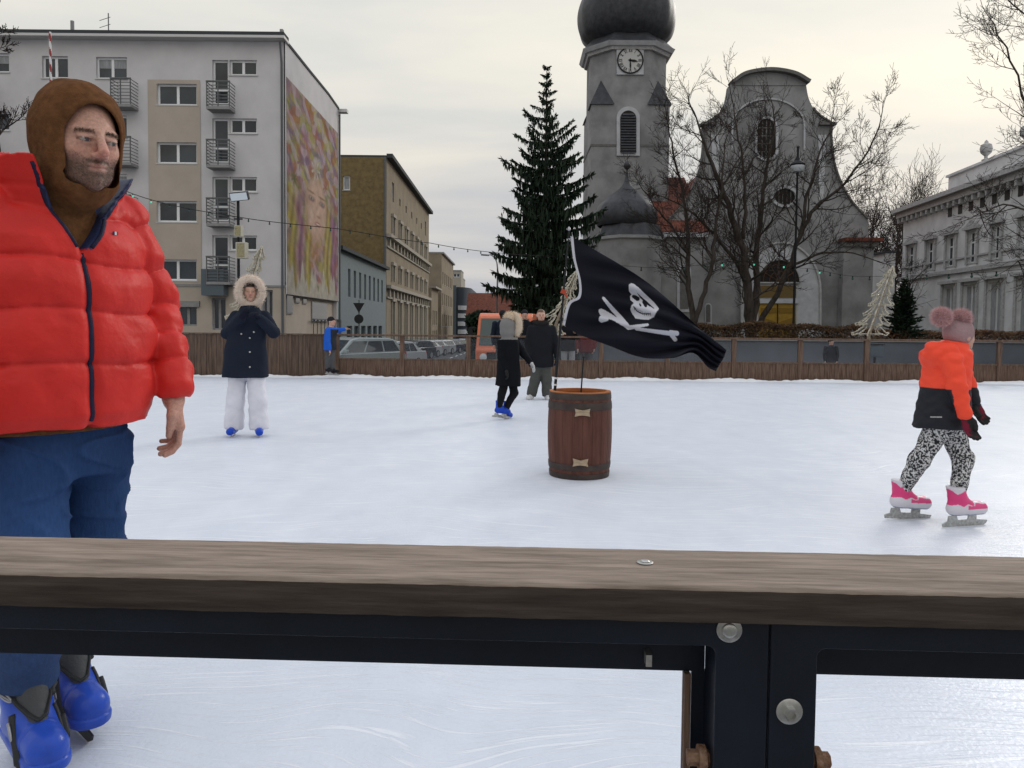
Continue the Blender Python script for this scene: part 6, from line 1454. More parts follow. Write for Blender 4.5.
    def jcol(P):
        Q = Ti(P); c = paint(len(P), (.54, .024, .019)); rr_ = np.sqrt((Q[:, 0]/1.10)**2+(Q[:, 1]-.015)**2); tgt = .138+(Q[:, 2]-1.56)*.42
        w_ = wedge(Q); navy = ((rr_ < tgt+.0) & (Q[:, 2] > 1.5)) | ((np.abs(w_) < .014) & (Q[:, 2] > zv+.01) & (Q[:, 1] < -.01) & (rr_ < .40) & (Q[:, 1] > -.135+(1.6-Q[:, 2])*-.2)); c[navy & (Q[:, 2] < 1.70)] = (.02, .03, .085); return c
    jo = sdf_obj('jacket', jacket, lo, hi, .0052, M_jk, e, jcol, 1)
    def surf(x, z, fn=jacket, y0=-.34, y1=0.0):
        ys = np.linspace(y0, y1, 200); P = np.array([tuple(T(x, y, z)) for y in ys], np.float32); d = fn(P); i = np.argmax(d < 0); return ys[max(i-1, 0)]
    b = MB(); pts = []
    for z in np.linspace(zbot+.005, zv+.012, 46): pts.append(T(0, surf(0, z)+.002, z))
    b.tube(pts, .0085, 6, flat=.9); b.build('zipper', cloth('navy_zip', (.02, .02, .045), rough=.5), jo, smooth='all')
    for sx in (-1, 1):      # navy facing and zip teeth continuing up the open collar
        b = MB(); pts = []
        for z in np.linspace(zv+.012, 1.655, 22):
            x = sx*((z-zv)*(.80 if sx > 0 else .50)+.012); pts.append(T(x, surf(x+sx*.004, z)+.004, z))
        b.tube(pts, .0065, 6); b.build('zipper', MATS['navy_zip'], jo, smooth='all')
    lx = .10; zl = Lq(130, 233, 2.1).z; yl = surf(lx, zl); cpt = T(lx, yl-.001, zl)
    nrm_ = (T(lx, yl, zl)-T(0, .1, zl)).normalized(); ux = Vector((0, 0, 1)).cross(nrm_).normalized()
    for k, (col_, a0, a1) in enumerate((('navy_badge', -.011, -.005), ('white_badge', -.005, .003), ('red_badge', .003, .010))):
        b = MB(); b.extr([(a0, -.004), (a1, -.004), (a1, .005), (a0, .005)], lambda u, v: cpt+ux*u+Vector((0, 0, v)), lambda u, v: cpt+ux*u+Vector((0, 0, v))+nrm_*.002); b.build('chest_badge', cloth(col_, {'navy_badge': (.03, .04, .12), 'white_badge': (.6, .6, .6), 'red_badge': (.4, .03, .04)}[col_]), jo)
    b = MB(); cz = wr+Vector((0, 0, .032)); b.tube([cz+Vector((0, 0, .02)), cz-Vector((0, 0, .004))], [.040, .038], 28); b.build('cuff', cloth('dark_red_cuff', (.30, .018, .025), bump=.8, bscale=40), jo, smooth=True)
    # brown hooded sweatshirt: inner torso, neck and hood over the head
    def hoodie(P):
        Q = Ti(P); d = torsod(Q, [(zbot-.030, 0, 0, .205, .145), (1.1, 0, 0, .22, .15), (1.45, 0, .01, .19, .13), (1.52, 0, .01, .15, .11), (1.57, 0, .01, .11, .10)])
        ck = Vector(nk1); d = smin(d, chaind(P, [T(0, -.005, 1.50), T(.0, -.01, 1.57), ck+Vector((0, 0, .0))], [.098, .086, .078], k=.03)+.006*wob(P, 30), .03)
        H = Hi(P)/hs; o = elld(H, (0, .024, .030), (.102, .118, .124)); o = smin(o, elld(H, (0, .010, -.065), (.090, .098, .10)), .04); o = smin(o, elld(H, (0, .062, .02), (.070, .075, .085)), .04)+.0045*wob(H*np.array((1, 1.3, .6), np.float32), 34)+.002*wob(H, 70)
        i = smin(elld(H, (0, .02, .028), (.090, .112, .108)), elld(H, (0, .0, -.07), (.078, .10, .10)), .03)
        op = elld(H, (0, -.125, -.014), (.072, .125, .108)); o = smin(o*hs, d, .03)/1.0
        rim = np.abs(op); o = o-.004*np.exp(-(rim/.010)**2)
        o = smax(o, -op*hs, .012); o = smax(o, smin(-i*hs, H[:, 2]+.104, .02), .006)
        return o
    lo, hi = bbox([hc+Vector((.17, .17, .18)), hc-Vector((.17, .17, .1)), T(.25, .2, zbot-.03), T(-.25, -.2, zbot)], .03)
    sdf_obj('hooded_sweatshirt', hoodie, lo, hi, .0042, mat('brown_fleece', (.120, .055, .024), rough=.95, spec=.05, bump=.6, bscale=220, bdist=.003, var=.22, vscale=50), e)
    # jeans
    tabp = [(.82, .0, 0, .170, .13), (.90, 0, 0, .175, .135), (zbot+.03, 0, 0, .180, .138)]
    def jeans(P):
        Q = Ti(P); d = torsod(Q, tabp, 2.2)
        kn = lambda s: .003*np.sin(s*38)*np.exp(-((s-.78)/.16)**2)
        a = chaind(P, [hipN+Vector((0, 0, -.03)), knN, anN+Vector((0, 0, .03))], [.104, .084, .080], mod=kn, k=.03); c = chaind(P, [hipF+Vector((0, 0, -.03)), knF, anF+Vector((0, 0, .03))], [.100, .078, .072], mod=kn, k=.03)
        l = smin(a, c, .006); d = smin(d, l, .05)
        f = wob(P*np.array((1, 1, 2.2), np.float32), 16, 2.); g = wob(P*np.array((1.4, 1.4, .6), np.float32), 26, 5.); fold = np.abs(wob(P*np.array((1.2, 1.2, 2.6), np.float32), 13, 8.)); d = d+.003*f+.003*g-.007*np.exp(-(fold/.16)**2)
        for an in (anN, anF): d = smax(d, -(np.sqrt(((P-V3(an+Vector((0, 0, -.045))))**2).sum(1))-.066), .01)
        return d
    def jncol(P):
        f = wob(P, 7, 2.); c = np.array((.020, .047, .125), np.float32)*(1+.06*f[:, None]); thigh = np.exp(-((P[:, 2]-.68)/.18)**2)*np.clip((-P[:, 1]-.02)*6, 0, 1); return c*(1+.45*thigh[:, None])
    lo, hi = bbox([hipN, hipF, knN, knF, anN, anF, T(.2, .15, .95), T(-.2, -.15, .95)], .13); hi[2] = zbot+.04
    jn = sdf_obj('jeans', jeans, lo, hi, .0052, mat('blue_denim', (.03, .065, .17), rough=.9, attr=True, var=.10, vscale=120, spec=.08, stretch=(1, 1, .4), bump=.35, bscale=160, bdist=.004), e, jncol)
    # blue plastic skate boots
    M_blue = mat('blue_plastic', (.010, .060, .42), rough=.35, coat=.1, var=.12, vscale=12, bump=.05, bscale=30); M_grey = mat('dark_tongue', (.05, .052, .055), rough=.65, bump=.3, bscale=60)
    for M_ in (bootN, bootF):
        def bt(P, M_=M_):
            Q = inv(M_)(P); d = boot_d(P, M_, 1.16, .250, 1.06)
            q = Q/1.16; cuff = np.maximum(chaind(q, [(0, .047, .27), (0, .036, .13)], [.060, .056], k=.01), (.128+.25*(q[:, 1]+.02))-q[:, 2]); cuff = np.maximum(cuff, q[:, 2]-.235)*1.16
            d = smax(d, (q[:, 2]-(.098+.42*np.clip(q[:, 1]+.16, 0, .3)))*1.0, .02); sole = np.maximum(chaind(q*np.array((1, 1, 1), np.float32), [(0, .06, .02), (0, -.05, .02), (0, -.145, .018)], [.050, .052, .050]), np.abs(q[:, 2]-.014)-.012)*1.16
            d = np.minimum(np.minimum(d, cuff), sole); d = d+.003*np.exp(-((q[:, 1]+.105)/.003)**2)*(q[:, 2] > .03); return d
        t_ = M_.translation; lo, hi = bbox([M_ @ Vector((0, -.2, 0)), M_ @ Vector((0, .1, .32)), M_ @ Vector((.07, 0, 0)), M_ @ Vector((-.07, 0, 0))], .045); bo = sdf_obj('skate_boot', bt, lo, hi, .004, M_blue, e)
        def tg(P, M_=M_):
            Q = inv(M_)(P)/1.16; return chaind(Q, [(0, .010, .275), (0, -.004, .18), (0, -.030, .125), (0, -.085, .082)], [.034, .032, .030, .019], k=.015)*1.16
        sdf_obj('tongue', tg, lo-.05, hi+.05, .0045, M_grey, bo)
        for (zc0, yc0, rx_, ry_, tl) in ((.235, .03, 0, 0, 10), (.170, .02, 0, 0, 24), (.105, -.045, 0, 0, 44)):
            rr_s = np.linspace(.02, .15, 160)
            def on(a, off=.003):
                dv_ = Matrix.Rotation(R(tl), 3, 'X') @ Vector((math.cos(R(a)), math.sin(R(a)), 0)); P_ = np.array([tuple(M_ @ (Vector((0, yc0, zc0))+dv_*float(r))) for r in rr_s], np.float32)
                dd = np.minimum(bt(P_), tg(P_)); ins = np.where(dd < 0)[0]; r = rr_s[ins[-1]] if len(ins) else .06
                return M_ @ (Vector((0, yc0, zc0))+dv_*float(r+off))
            pts = [on(a) for a in range(-188, 12, 8)]; b = MB(); b.tube(pts, .0105, 8, flat=.5); st_ = b.build('strap', M_blackm, bo, smooth='all')
            b = MB(); b.tube([on(a, .009) for a in range(-60, -28, 5)], .012, 8, flat=.6); b.build('strap_end', M_blackm, st_, smooth='all')
            c_ = on(-150, .012); t1 = (on(-165, .012)-on(-135, .012)).normalized(); n1_ = (M_.to_3x3() @ Vector((0, 0, 1))); b = MB()
            b.tube([c_+t1*(.024*math.cos(R(a)))+n1_*(.009*math.sin(R(a))) for a in range(0, 361, 24)], .0026, 6); b.build('buckle', M_rim, st_, smooth='all')
            b = MB(); b.tube([c_-t1*.02, c_+t1*.026], .0045, 6, flat=.5); b.build('buckle_lever', M_rim, st_, smooth='all')
        blade(e, M_, .93, M_blackm if M_ is bootF else M_zinc)
man()

# ------------------------------------------------------------------ the other people
def figure(base_px, label, Y, zb, head, head_yaw, hs, shoulders, elbows, wrists, hips, knees, ankles, foot_yaw, torso, tyaw, coat, coatm, legr, legm, sl=(.06, .05, .042), h=.009, shoe=None, shoem=None, blades=True, skin=SKIN, hair=None, glove=None, pitch=0, gsize=1.0, curl=(20, 25, 20), extra=None, boot_s=.9, coatcol=None, legcol=None, shoecol=None, shaft=.17, cap=None, capm=None, torso_e=2.2, name='person', hroll=0, thumbs=((0, -1, .3), (0, -1, .3)), wr_cut=0.0, wrk=1.0):
    bs = at(base_px, 380, Y); bs.z = zb; e = empty('person', bs, label, 'person', None)
    def Lq(q): return at(q[0], q[1], Y+(q[2] if len(q) > 2 else 0))-bs
    hc = Lq(head); HM = frame(hc, head_yaw, pitch, hroll); Hi = inv(HM); Tm = frame((0, 0, 0), tyaw); Ti = inv(Tm)
    S = [Lq(q) for q in shoulders]; E = [Lq(q) for q in elbows]; W = [Lq(q) for q in wrists]; HP = [Lq(q) for q in hips]; K = [Lq(q) for q in knees]; A = [Lq(q) for q in ankles]
    tb = []
    for (py, cxp, dy, rx, ry) in torso:
        c = Lq((cxp, py, dy)); q = Tm.inverted() @ Vector((c.x, c.y, 0)); tb.append((c.z, q.x, q.y, rx, ry))
    HMs = [limb_frame(E[i], W[i], thumbs[i]) for i in (0, 1)]; fy_ = foot_yaw if isinstance(foot_yaw, (tuple, list)) else (foot_yaw, foot_yaw)
    FB = []
    for i in (0, 1):
        f = frame(A[i], fy_[i] if not isinstance(fy_[i], (tuple, list)) else fy_[i][0]); 
        if isinstance(fy_[i], (tuple, list)): f = frame(A[i], fy_[i][0], fy_[i][1])
        f = f @ Matrix.Translation((0, -.03*boot_s, -.10*boot_s)); FB.append(f)
    nk0 = (S[0]+S[1])*.5+Vector((0, 0, -.02)); nk1 = HM @ Vector((0, .03*hs, -.06*hs)); mid = (HP[0]+HP[1])*.5
    def body(P):
        d = head_d(Hi(P), hs); d = smin(d, capd(P, nk0, nk1, .055*hs, .05*hs), .03)
        d = smin(d, torsod(Ti(P), [(z, x, y, max(rx*.6, .03), max(ry*.6, .03)) for z, x, y, rx, ry in tb if z > mid.z-.06]), .03)
        for i in (0, 1):
            d = smin(d, chaind(P, [S[i], E[i], W[i]], [.04*hs, .032*hs, .024*hs], k=.01), .03); d = smin(d, chaind(P, [HP[i], K[i], A[i]], [legr[0]*.7, legr[1]*.65, .03*hs], k=.01), .04); d = smin(d, hand_d(P, HMs[i], .95*gsize, 1 if i == 0 else -1, curl), .012)
            d = smin(d, chaind(P, [A[i], FB[i] @ Vector((0, .02, .04)), FB[i] @ Vector((0, -.10*boot_s, .03*boot_s))], [.03*hs, .028*hs, .022*hs], k=.01), .015)
        return d
    def bcol(P):
        Q = Hi(P)/hs; c = head_col(Q, skin, hair=hair); far = (Q[:, 2] < -.15) | (np.abs(Q[:, 0]) > .13); c[far] = np.array(skin)*.95; return c
    allp = [hc+Vector((0, 0, .1))]+S+E+W+HP+K+A+[f @ Vector((0, -.2, 0)) for f in FB]
    lo, hi = bbox(allp, .16); lo[2] = max(lo[2], -.02) if zb > -.05 else lo[2]
    sdf_obj('body', body, lo, hi, min(h, .0075), M_skin, e, bcol)
    def cf(P):
        d = torsod(Ti(P), tb, torso_e)+.006*wob(P, 20)
        for i in (0, 1):
            s = chaind(P, [S[i], E[i], W[i]+(E[i]-W[i]).normalized()*.02], sl, k=.02)+.004*wob(P, 34, i)+.0025*wob(P, 70, i); d = smin(d, s, .02)
        return coat(P, d, Ti, Hi) if coat else d
    lo2, hi2 = bbox(S+E+W+[Tm @ Vector((x+rx*a, y+ry*b_, z)) for z, x, y, rx, ry in tb for a in (-1, 1) for b_ in (-1, 1)]+([hc+Vector((0, 0, .06))] if coat else []), .1)
    co = sdf_obj('jacket', cf, lo2, hi2, h, coatm, e, coatcol(Ti, Hi) if coatcol else None)
    def lf(P):
        d = None
        for i in (0, 1):
            a = chaind(P, [HP[i], K[i], A[i]+Vector((0, 0, .0))], legr, k=.03)+.005*wob(P*np.array((1, 1, 1.6), np.float32), 24, i)+.002*wob(P, 60); d = a if d is None else smin(d, a, .012)
        d = smin(d, elld(P, mid+Vector((0, 0, .02)), (legr[0]*1.5, legr[0]*1.2, legr[0])), .04)
        for i in (0, 1): d = smax(d, -(np.sqrt(((P-V3(A[i]+(A[i]-K[i]).normalized()*legr[2]*.9))**2).sum(1))-legr[2]*1.02), .006)
        return d
    lo3, hi3 = bbox(HP+K+A, legr[0]+.06); sdf_obj('trousers', lf, lo3, hi3, h, legm, e, legcol)
    for i in (0, 1):
        f = FB[i]; lo4, hi4 = bbox([f @ Vector((0, -.2*boot_s, 0)), f @ Vector((0, .1, shaft*boot_s)), f @ Vector((.06, 0, 0)), f @ Vector((-.06, 0, 0))], .03)
        bo = sdf_obj('skate_boot' if blades else 'boot', lambda P: boot_d(P, f, boot_s, shaft, 1.0), lo4, hi4, h*.7, shoem, e, (lambda P: shoecol(inv(f)(P)/boot_s)) if shoecol else None)
        if blades: blade(e, f, boot_s)
        if glove: 
            lo5, hi5 = bbox([W[i], HMs[i] @ Vector((0, 0, -.2))], .06); sdf_obj('glove', lambda P: np.maximum(hand_d(P, HMs[i], .98*gsize, 1 if i == 0 else -1, curl)-.005, (inv(HMs[i])(P))[:, 2]-.03), lo5, hi5, h*.55, glove if not isinstance(glove, tuple) else glove[i], e)
    if cap:
        lo6, hi6 = bbox([hc], .19*hs); hi6[2] += .03; sdf_obj('hat', lambda P: cap(Hi(P)/hs)*hs, lo6, hi6, h*.6, capm, e)
    return e, bs, HM, Lq, S, E, W, Tm
def beanie(low=.015):
    def f(Q): d = elld(Q, (0, .016, .035), (.086, .105, .098)); return np.maximum(np.maximum(d, low-.25*(Q[:, 1]+.05)*0-Q[:, 2]+np.clip(-(Q[:, 1]), 0, .1)*.25-.01), -(d+.015))
    return f
M_navyc = cloth('navy_parka', (.014, .019, .032)); M_blackc = cloth('black_coat', (.013, .0135, .017)); M_whitet = cloth('white_ski_trousers', (.66, .66, .72), rough=.7)
M_blueb = mat('blue_rental_boot', (.012, .06, .45), rough=.35); M_greyt = cloth('grey_trousers', (.085, .085, .09)); M_olive = cloth('grey_green_trousers', (.07, .072, .068))
M_blk_kn = cloth('black_knit', (.02, .02, .024), bump=.8, bscale=80); 

# woman in navy parka with a cream fur hood
def hoodshell(k=1.0, col=None):
    def c(P, d, Ti, Hi):
        H = Hi(P); o = smin(elld(H, (0, .035, .02), (.115*k, .125*k, .13*k)), elld(H, (0, .03, -.08), (.11*k, .11*k, .10*k)), .04); op = elld(H, (0, -.14, -.01), (.088*k, .13, .115*k)); i = elld(H, (0, .01, 0), (.092*k, .105*k, .12*k))
        o = smin(o, d, .03); o = smax(o, -op, .01); return smax(o, -i, .005)
    return c
Yw = 8.25
e, bs, HM, Lq, S, E, W, Tm = figure(246, 'woman in a dark parka with cream fur hood and white trousers, hands at her chin', Yw, 0, (250, 292, .02), 21, .93, [(236, 317, .02), (264, 317, .06)], [(227.5, 333, -.02), (273.5, 332, .0)], [(241, 318, -.22), (259, 318, -.20)], [(238.5, 370), (255, 370)], [(235.5, 400), (257.5, 400)], [(234, 425), (259, 425.5)], (5, 20),
    [(377, 245.5, 0, .245, .17), (368, 245.5, 0, .24, .165), (345, 246, 0, .215, .15), (335, 247, 0, .20, .14), (325, 248, 0, .215, .135), (317, 249, 0, .17, .12), (312, 250, 0, .12, .10), (305, 250, 0, .085, .085)], 12, hoodshell(1.0), M_navyc, (.100, .094, .108), M_whitet, sl=(.075, .066, .055), h=.009, shoem=M_blueb, glove=cloth('navy_mitten', (.012, .014, .024)), gsize=.95, thumbs=((1, 0, .2), (-1, 0, .2)), curl=(25, 40, 40), boot_s=.92, hair=(.05, .03, .02))
fur_ring(e, HM, .122, .145, .040, -.055, (.80, .68, .58), n=4200, ln=.035, seed=4)
b = MB()
for (px, py) in ((241.5, 334), (254, 332), (250, 338), (250, 352), (243, 362), (250, 367)):
    P0 = Lq((px, py, -.145)); b = MB(); b.lathe([(.004, 0), (.011, -.004), (.009, -.010), (.002, -.012)], tuple(P0), 10, 'Y'); b.build('button', M_zinc, e)

# girl in the black coat, seen from behind on blue skates
Yg = 9.9
def ghood(P, d, Ti, Hi):
    H = Hi(P); o = smin(elld(H, (0, .05, -.01), (.105, .115, .115)), elld(H, (0, .06, -.10), (.115, .09, .07)), .04); op = elld(H, (0, -.14, -.01), (.088, .13, .115)); o = smin(o, d, .03); return smax(o, -op, .01)
def gcol(Ti, Hi):
    def f(P):
        c = paint(len(P), (.009, .0095, .012)); H = Hi(P); c[(H[:, 2] > -.19) & (np.abs(H[:, 0]) < .16) & (H[:, 1] > -.2) & (H[:, 1] < .22)] = (.19, .185, .18); return c
    return f
M_gcoat = mat('black_coat_grey_hood', (.02, .02, .02), rough=.85, attr=True, spec=.04, bump=.4, bscale=60, bdist=.006)
e, bs, HM, Lq, S, E, W, Tm = figure(503, 'girl in a long black coat with a fluffy pale fur hood, seen from behind', Yg, 0, (511, 325, 0), 128, .92, [(501, 343, -.06), (516, 343, .10)], [(501, 358, -.12), (524, 354, .02)], [(506, 370, -.16), (531, 363, -.05)], [(506, 378, -.03), (512, 378, .04)], [(502, 393, -.04), (514, 393, .03)], [(499, 407, -.02), (506, 408, .06)], ((120, 8), (150, 25)),
    [(385.5, 508, 0, .185, .16), (376, 508.5, 0, .18, .155), (362, 508.5, 0, .165, .14), (350, 508.5, 0, .155, .13), (342, 509, 0, .15, .12), (337, 509.5, 0, .11, .10)], 115, ghood, M_gcoat, (.062, .052, .042), cloth('black_leggings', (.012, .012, .014)), sl=(.055, .046, .040), h=.009, shoem=M_blueb, glove=(cloth('black_glove', (.02, .02, .02)), cloth('pale_glove', (.42, .42, .42))), gsize=.78, boot_s=.84, shaft=.2, coatcol=gcol, hair=(.1, .06, .03))
fur_ring(e, HM, .108, .125, .046, -.045, (.72, .61, .48), n=3600, ln=.035, seed=6)
fur_ball(e, HM @ Vector((0, .02, .085)), .098, (.72, .60, .46), name='hood_fur', n=2200, ln=.035, seed=8)

# boy in dark jacket and loose grey trousers on white skates
e, bs, HM, Lq, S, E, W, Tm = figure(541, 'boy in a black jacket and loose grey trousers on white skates, facing the camera', 12.7, 0, (541, 315.5, 0), 4, .93, [(531, 329), (552, 329)], [(528, 343, 0), (556, 343, .0)], [(529, 356, -.10), (557, 357, -.04)], [(538, 365), (545, 365)], [(535, 380, 0), (546.5, 380)], [(531.5, 394), (547, 394.5)], (-22, 8),
    [(367, 541, 0, .215, .15), (360, 541, 0, .215, .15), (345, 541, 0, .20, .14), (333, 541.5, 0, .205, .13), (327, 541.5, 0, .18, .12), (323, 541, 0, .10, .09)], 4, None, M_blackc, (.10, .088, .088), M_olive, sl=(.068, .058, .05), h=.010, shoem=mat('white_skate_leather', (.55, .55, .56), rough=.4), gsize=.9, boot_s=.9, hair=(.10, .055, .03), glove=cloth('navy_glove', (.015, .02, .04)))
fur_ring(e, frame((HM.translation.x, HM.translation.y+.01, HM.translation.z-.13), 0, 90), .095, .085, .045, 0, (.028, .026, .027), n=1600, ln=.035, name='fur_collar', seed=5)

# child in a blue jacket leaning on the boards
e, bs, HM, Lq, S, E, W, Tm = figure(330, 'child in a bright blue and black jacket leaning one arm on the far boards', 17.0, 0, (331.5, 321.5, 0), 78, .86, [(330, 330, -.10), (333, 330, .08)], [(328.5, 341, -.14), (338.5, 330.5, .10)], [(330, 350, -.16), (345, 329, .12)], [(328, 349, -.03), (332, 349, .03)], [(328, 358, -.04), (331.5, 358, .03)], [(327.5, 368, -.03), (332, 369, .04)], (50, 70),
    [(350, 330, 0, .15, .13), (340, 330, 0, .15, .13), (330, 331, 0, .15, .12), (327, 331.5, 0, .10, .09)], 65, None, mat('blue_and_black_jacket', (.02, .02, .02), rough=.7, attr=True, bump=.3, bscale=60), (.075, .065, .06), M_greyt, sl=(.062, .052, .045), h=.011, shoem=M_blk_kn, gsize=.8, boot_s=.85, shaft=.22, cap=beanie(), capm=M_blk_kn, hair=(.04, .03, .02),
    coatcol=lambda Ti, Hi: (lambda P: np.where(((Ti(P)[:, 1] < -.02) & (P[:, 2] < 1.12) & (np.abs(Ti(P)[:, 0]) < .12))[:, None], np.array((.02, .024, .035), np.float32), np.array((.012, .10, .50), np.float32))))

# little girl in the orange jacket
Yp = 4.75
def leo(P):
    a = np.stack([P[:, 0]*105, P[:, 1]*105, P[:, 2]*90], 1); c = np.floor(a); best = np.full(len(P), 9.0); 
    for dx in (-1, 0, 1):
        for dy in (-1, 0, 1):
            for dz in (-1, 0, 1):
                g = c+np.array((dx, dy, dz)); hsh = np.sin(g@np.array((12.9898, 78.233, 37.719)))*43758.5453; hsh -= np.floor(hsh); h2 = np.sin(g@np.array((39.346, 11.135, 83.155)))*24634.6345; h2 -= np.floor(h2); h3 = np.sin(g@np.array((73.156, 52.235, 9.151)))*15731.743; h3 -= np.floor(h3)
                q = g+np.stack([hsh, h2, h3], 1); best = np.minimum(best, np.sqrt(((a-q)**2).sum(1)))
    m = np.clip((best-.53+.09*wob(P, 170))*14, 0, 1)[:, None]
    return np.array((.018, .019, .022), np.float32)*(1-m)+np.array((.60, .59, .58), np.float32)*m
def pk(Q):
    c = paint(len(Q), (.62, .60, .64)); z, y = Q[:, 2], Q[:, 1]; w_ = wob(Q, 45)
    c[(z > .085+.02*w_) & (z < .16+.02*w_)] = (.68, .06, .20); c[(z < .075+.012*w_) & (z > .048) & (y < -.01)] = (.66, .08, .22); c[(z < .014)] = (.30, .34, .42); return c
def pcol(Ti, Hi):
    def f(P):
        Q = Ti(P); c = paint(len(P), (.85, .075, .035)); c[(P[:, 2] < zblk+.02*(Q[:, 1])) & (Q[:, 0] > -.155)] = (.016, .017, .022)
        return c
    return f
zblk = at(948, 388, Yp).z
def phood(P, d, Ti, Hi):
    Q = Ti(P); zt = at(948, 350, Yp).z; h_ = chaind(P, hd_pts, [.055, .074, .074, .052], k=.03)-.006*wob(P, 38); d = smin(d, h_, .006)+.005*wob(P*np.array((1, 1, 1.8), np.float32), 42, 6.)
    dz = np.abs(((P[:, 2]-.02) % .085)-.0425); return d-.004*np.clip((.0425-dz)*40, 0, 1)*(P[:, 2] > zblk)
bs_ = at(950, 380, Yp); bs_.z = 0
hd_pts = [at(934, 350, Yp-.04)-bs_, at(934, 358, Yp+.02)-bs_, at(942, 357, Yp-.05)-bs_, at(950, 352, Yp-.10)-bs_]
hatP = {}
e, bs, HM, Lq, S, E, W, Tm = figure(950, 'little girl in a neon orange jacket, leopard leggings and pink hat with two pompoms', Yp, 0, (960, 336, 0), 108, .90, [(951, 361, -.12), (957, 359, .10)], [(957, 388, -.17), (966, 382, .14)], [(966, 417, -.20), (975, 403, .12)], [(940, 425, -.03), (949, 425, .05)], [(920, 459, .04), (963, 459, .02)], [(901, 493, .14), (957, 500, -.03)], ((100, 4), (104, 0)),
    [(427, 940, 0, .150, .165), (415, 942, 0, .150, .155), (395, 944, 0, .145, .135), (375, 946, 0, .14, .125), (362, 948, 0, .135, .12), (350, 951, 0, .11, .10), (342, 953, 0, .075, .075)], 108, phood, mat('neon_orange_nylon', (.85, .08, .04), rough=.6, attr=True, bump=.25, bscale=50, bdist=.006), (.080, .060, .042), mat('leopard_leggings', (.4, .4, .4), rough=.9, attr=True, bump=.1, bscale=150), sl=(.062, .052, .043), h=.0062, shoem=mat('pink_white_boot', (.6, .6, .6), rough=.35, attr=True), shoecol=pk, legcol=leo, coatcol=pcol, glove=mat('black_burgundy_glove', (.02, .02, .02), rough=.8, var=0, bump=.3, bscale=60, col2=(.16, .012, .03), vscale=9, lo=.5, hi=.56), gsize=.84, curl=(12, 18, 12), boot_s=1.02, shaft=.185, hair=(.12, .07, .04), thumbs=((1, 0, .5), (1, .3, 1)), cap=lambda Q: np.maximum(elld(Q, (0, .018, .028), (.092, .108, .105)), -.052+.22*np.clip(-Q[:, 1], -.1, .1)-Q[:, 2]), capm=cloth('dusty_pink_knit', (.32, .215, .22), bump=.9, bscale=90, bdist=.008))
for i, (px, py, dy) in enumerate(((941.5, 317, -.05), (961, 318.5, -.02))):
    fur_ball(e, Lq((px, py, dy)), .056, (.58, .37, .37), n=2800, ln=.034, seed=20+i, wd=.001)
b = MB(); P0 = Lq((936, 417, -.163)); b.box(P0.x-.035, P0.x+.035, P0.y-.004, P0.y+.002, P0.z-.004, P0.z+.004); b.build('reflective_strip', M_zinc, e)
b = MB(); M2 = frame(HM @ Vector((0, 0, -.115)), 112, 0, 0); b.lathe([(.066, -.03), (.078, 0), (.074, .03), (.055, .04)], (0, 0, 0), 20); b.v = [tuple(M2 @ Vector(v)) for v in b.v]; b.build('scarf', cloth('grey_beige_scarf', (.20, .15, .14)), e, smooth='all')

# people standing outside the rink
def stand(px, Y, ptop, label, yaw, coatc, legc, hat=None, hairc=(.03, .02, .015), wd=.22, sk=SKIN, lean=0, hands=None):
    zg = gz(0, Y); sc = FPX/Y; zt = at(px, ptop, Y).z; H_ = zt-zg; k = H_/1.75; q = lambda z: (384+SHIFT*1024)  # helper unused
    def yy(z):      # pixel row of height z above ground
        lo_, hi_ = 0.0, 768.0
        for _ in range(30):
            m = (lo_+hi_)/2
            if at(px, m, Y).z > zg+z: lo_ = m
            else: hi_ = m
        return (lo_+hi_)/2
    w_ = .20*k*sc; L_ = lean*sc
    a = [(px-w_, yy(1.40*k)), (px+w_, yy(1.40*k))]; el_ = [(px-w_*1.25, yy(1.12*k)), (px+w_*1.25, yy(1.12*k))]; wr_ = hands or [(px-w_*1.1, yy(.88*k), -.08), (px+w_*1.1, yy(.88*k), -.08)]
    cn = label.split()[0]
    return figure(px, label, Y, zg, (px+L_, yy(1.60*k)), yaw, k*.98, a, el_, wr_, [(px-.09*k*sc, yy(.88*k)), (px+.09*k*sc, yy(.88*k))], [(px-.10*k*sc, yy(.48*k)), (px+.10*k*sc, yy(.48*k))], [(px-.10*k*sc, yy(.11*k)), (px+.10*k*sc, yy(.11*k))], (yaw-8, yaw+8),
        [(yy(.78*k), px, 0, .20*k, .14*k), (yy(1.0*k), px, 0, .19*k, .135*k), (yy(1.3*k), px, 0, .21*k, .13*k), (yy(1.42*k), px, 0, .16*k, .11*k), (yy(1.48*k), px, 0, .08*k, .08*k)], yaw, None, coatc, (.095*k, .075*k, .07*k), legc, sl=(.065*k, .055*k, .048*k), h=.013, shoem=M_blk_kn, blades=False, gsize=k, boot_s=k, cap=beanie() if hat else None, capm=hat, hair=hairc, skin=sk)
stand(524.5, 18.7, 308.5, 'person in a black woollen hat and dark coat looking over the boards beside the boy', 6, M_blackc, M_greyt, hat=M_blk_kn)
stand(503, 19.3, 309, 'person in a dark hat standing in front of the orange truck behind the girl', 150, M_navyc, M_greyt, hat=M_blk_kn)
stand(568, 18.8, 313, 'person in a dark jacket and pale grey trousers behind the boards below the flag', 12, M_blackc, cloth('pale_grey_trousers', (.36, .36, .38)), hands=[(563, 334, -.3), (575, 333, -.3)])
stand(586, 19.6, 316, 'person in a dark red jacket behind the boards, partly behind the pirate flag', -10, cloth('dark_red_jacket', (.14, .025, .025)), M_greyt)
stand(831, 21.5, 338, 'small child in dark clothes standing beyond the clear panel below the church door', 30, M_blackc, M_navyc, hat=M_blk_kn)

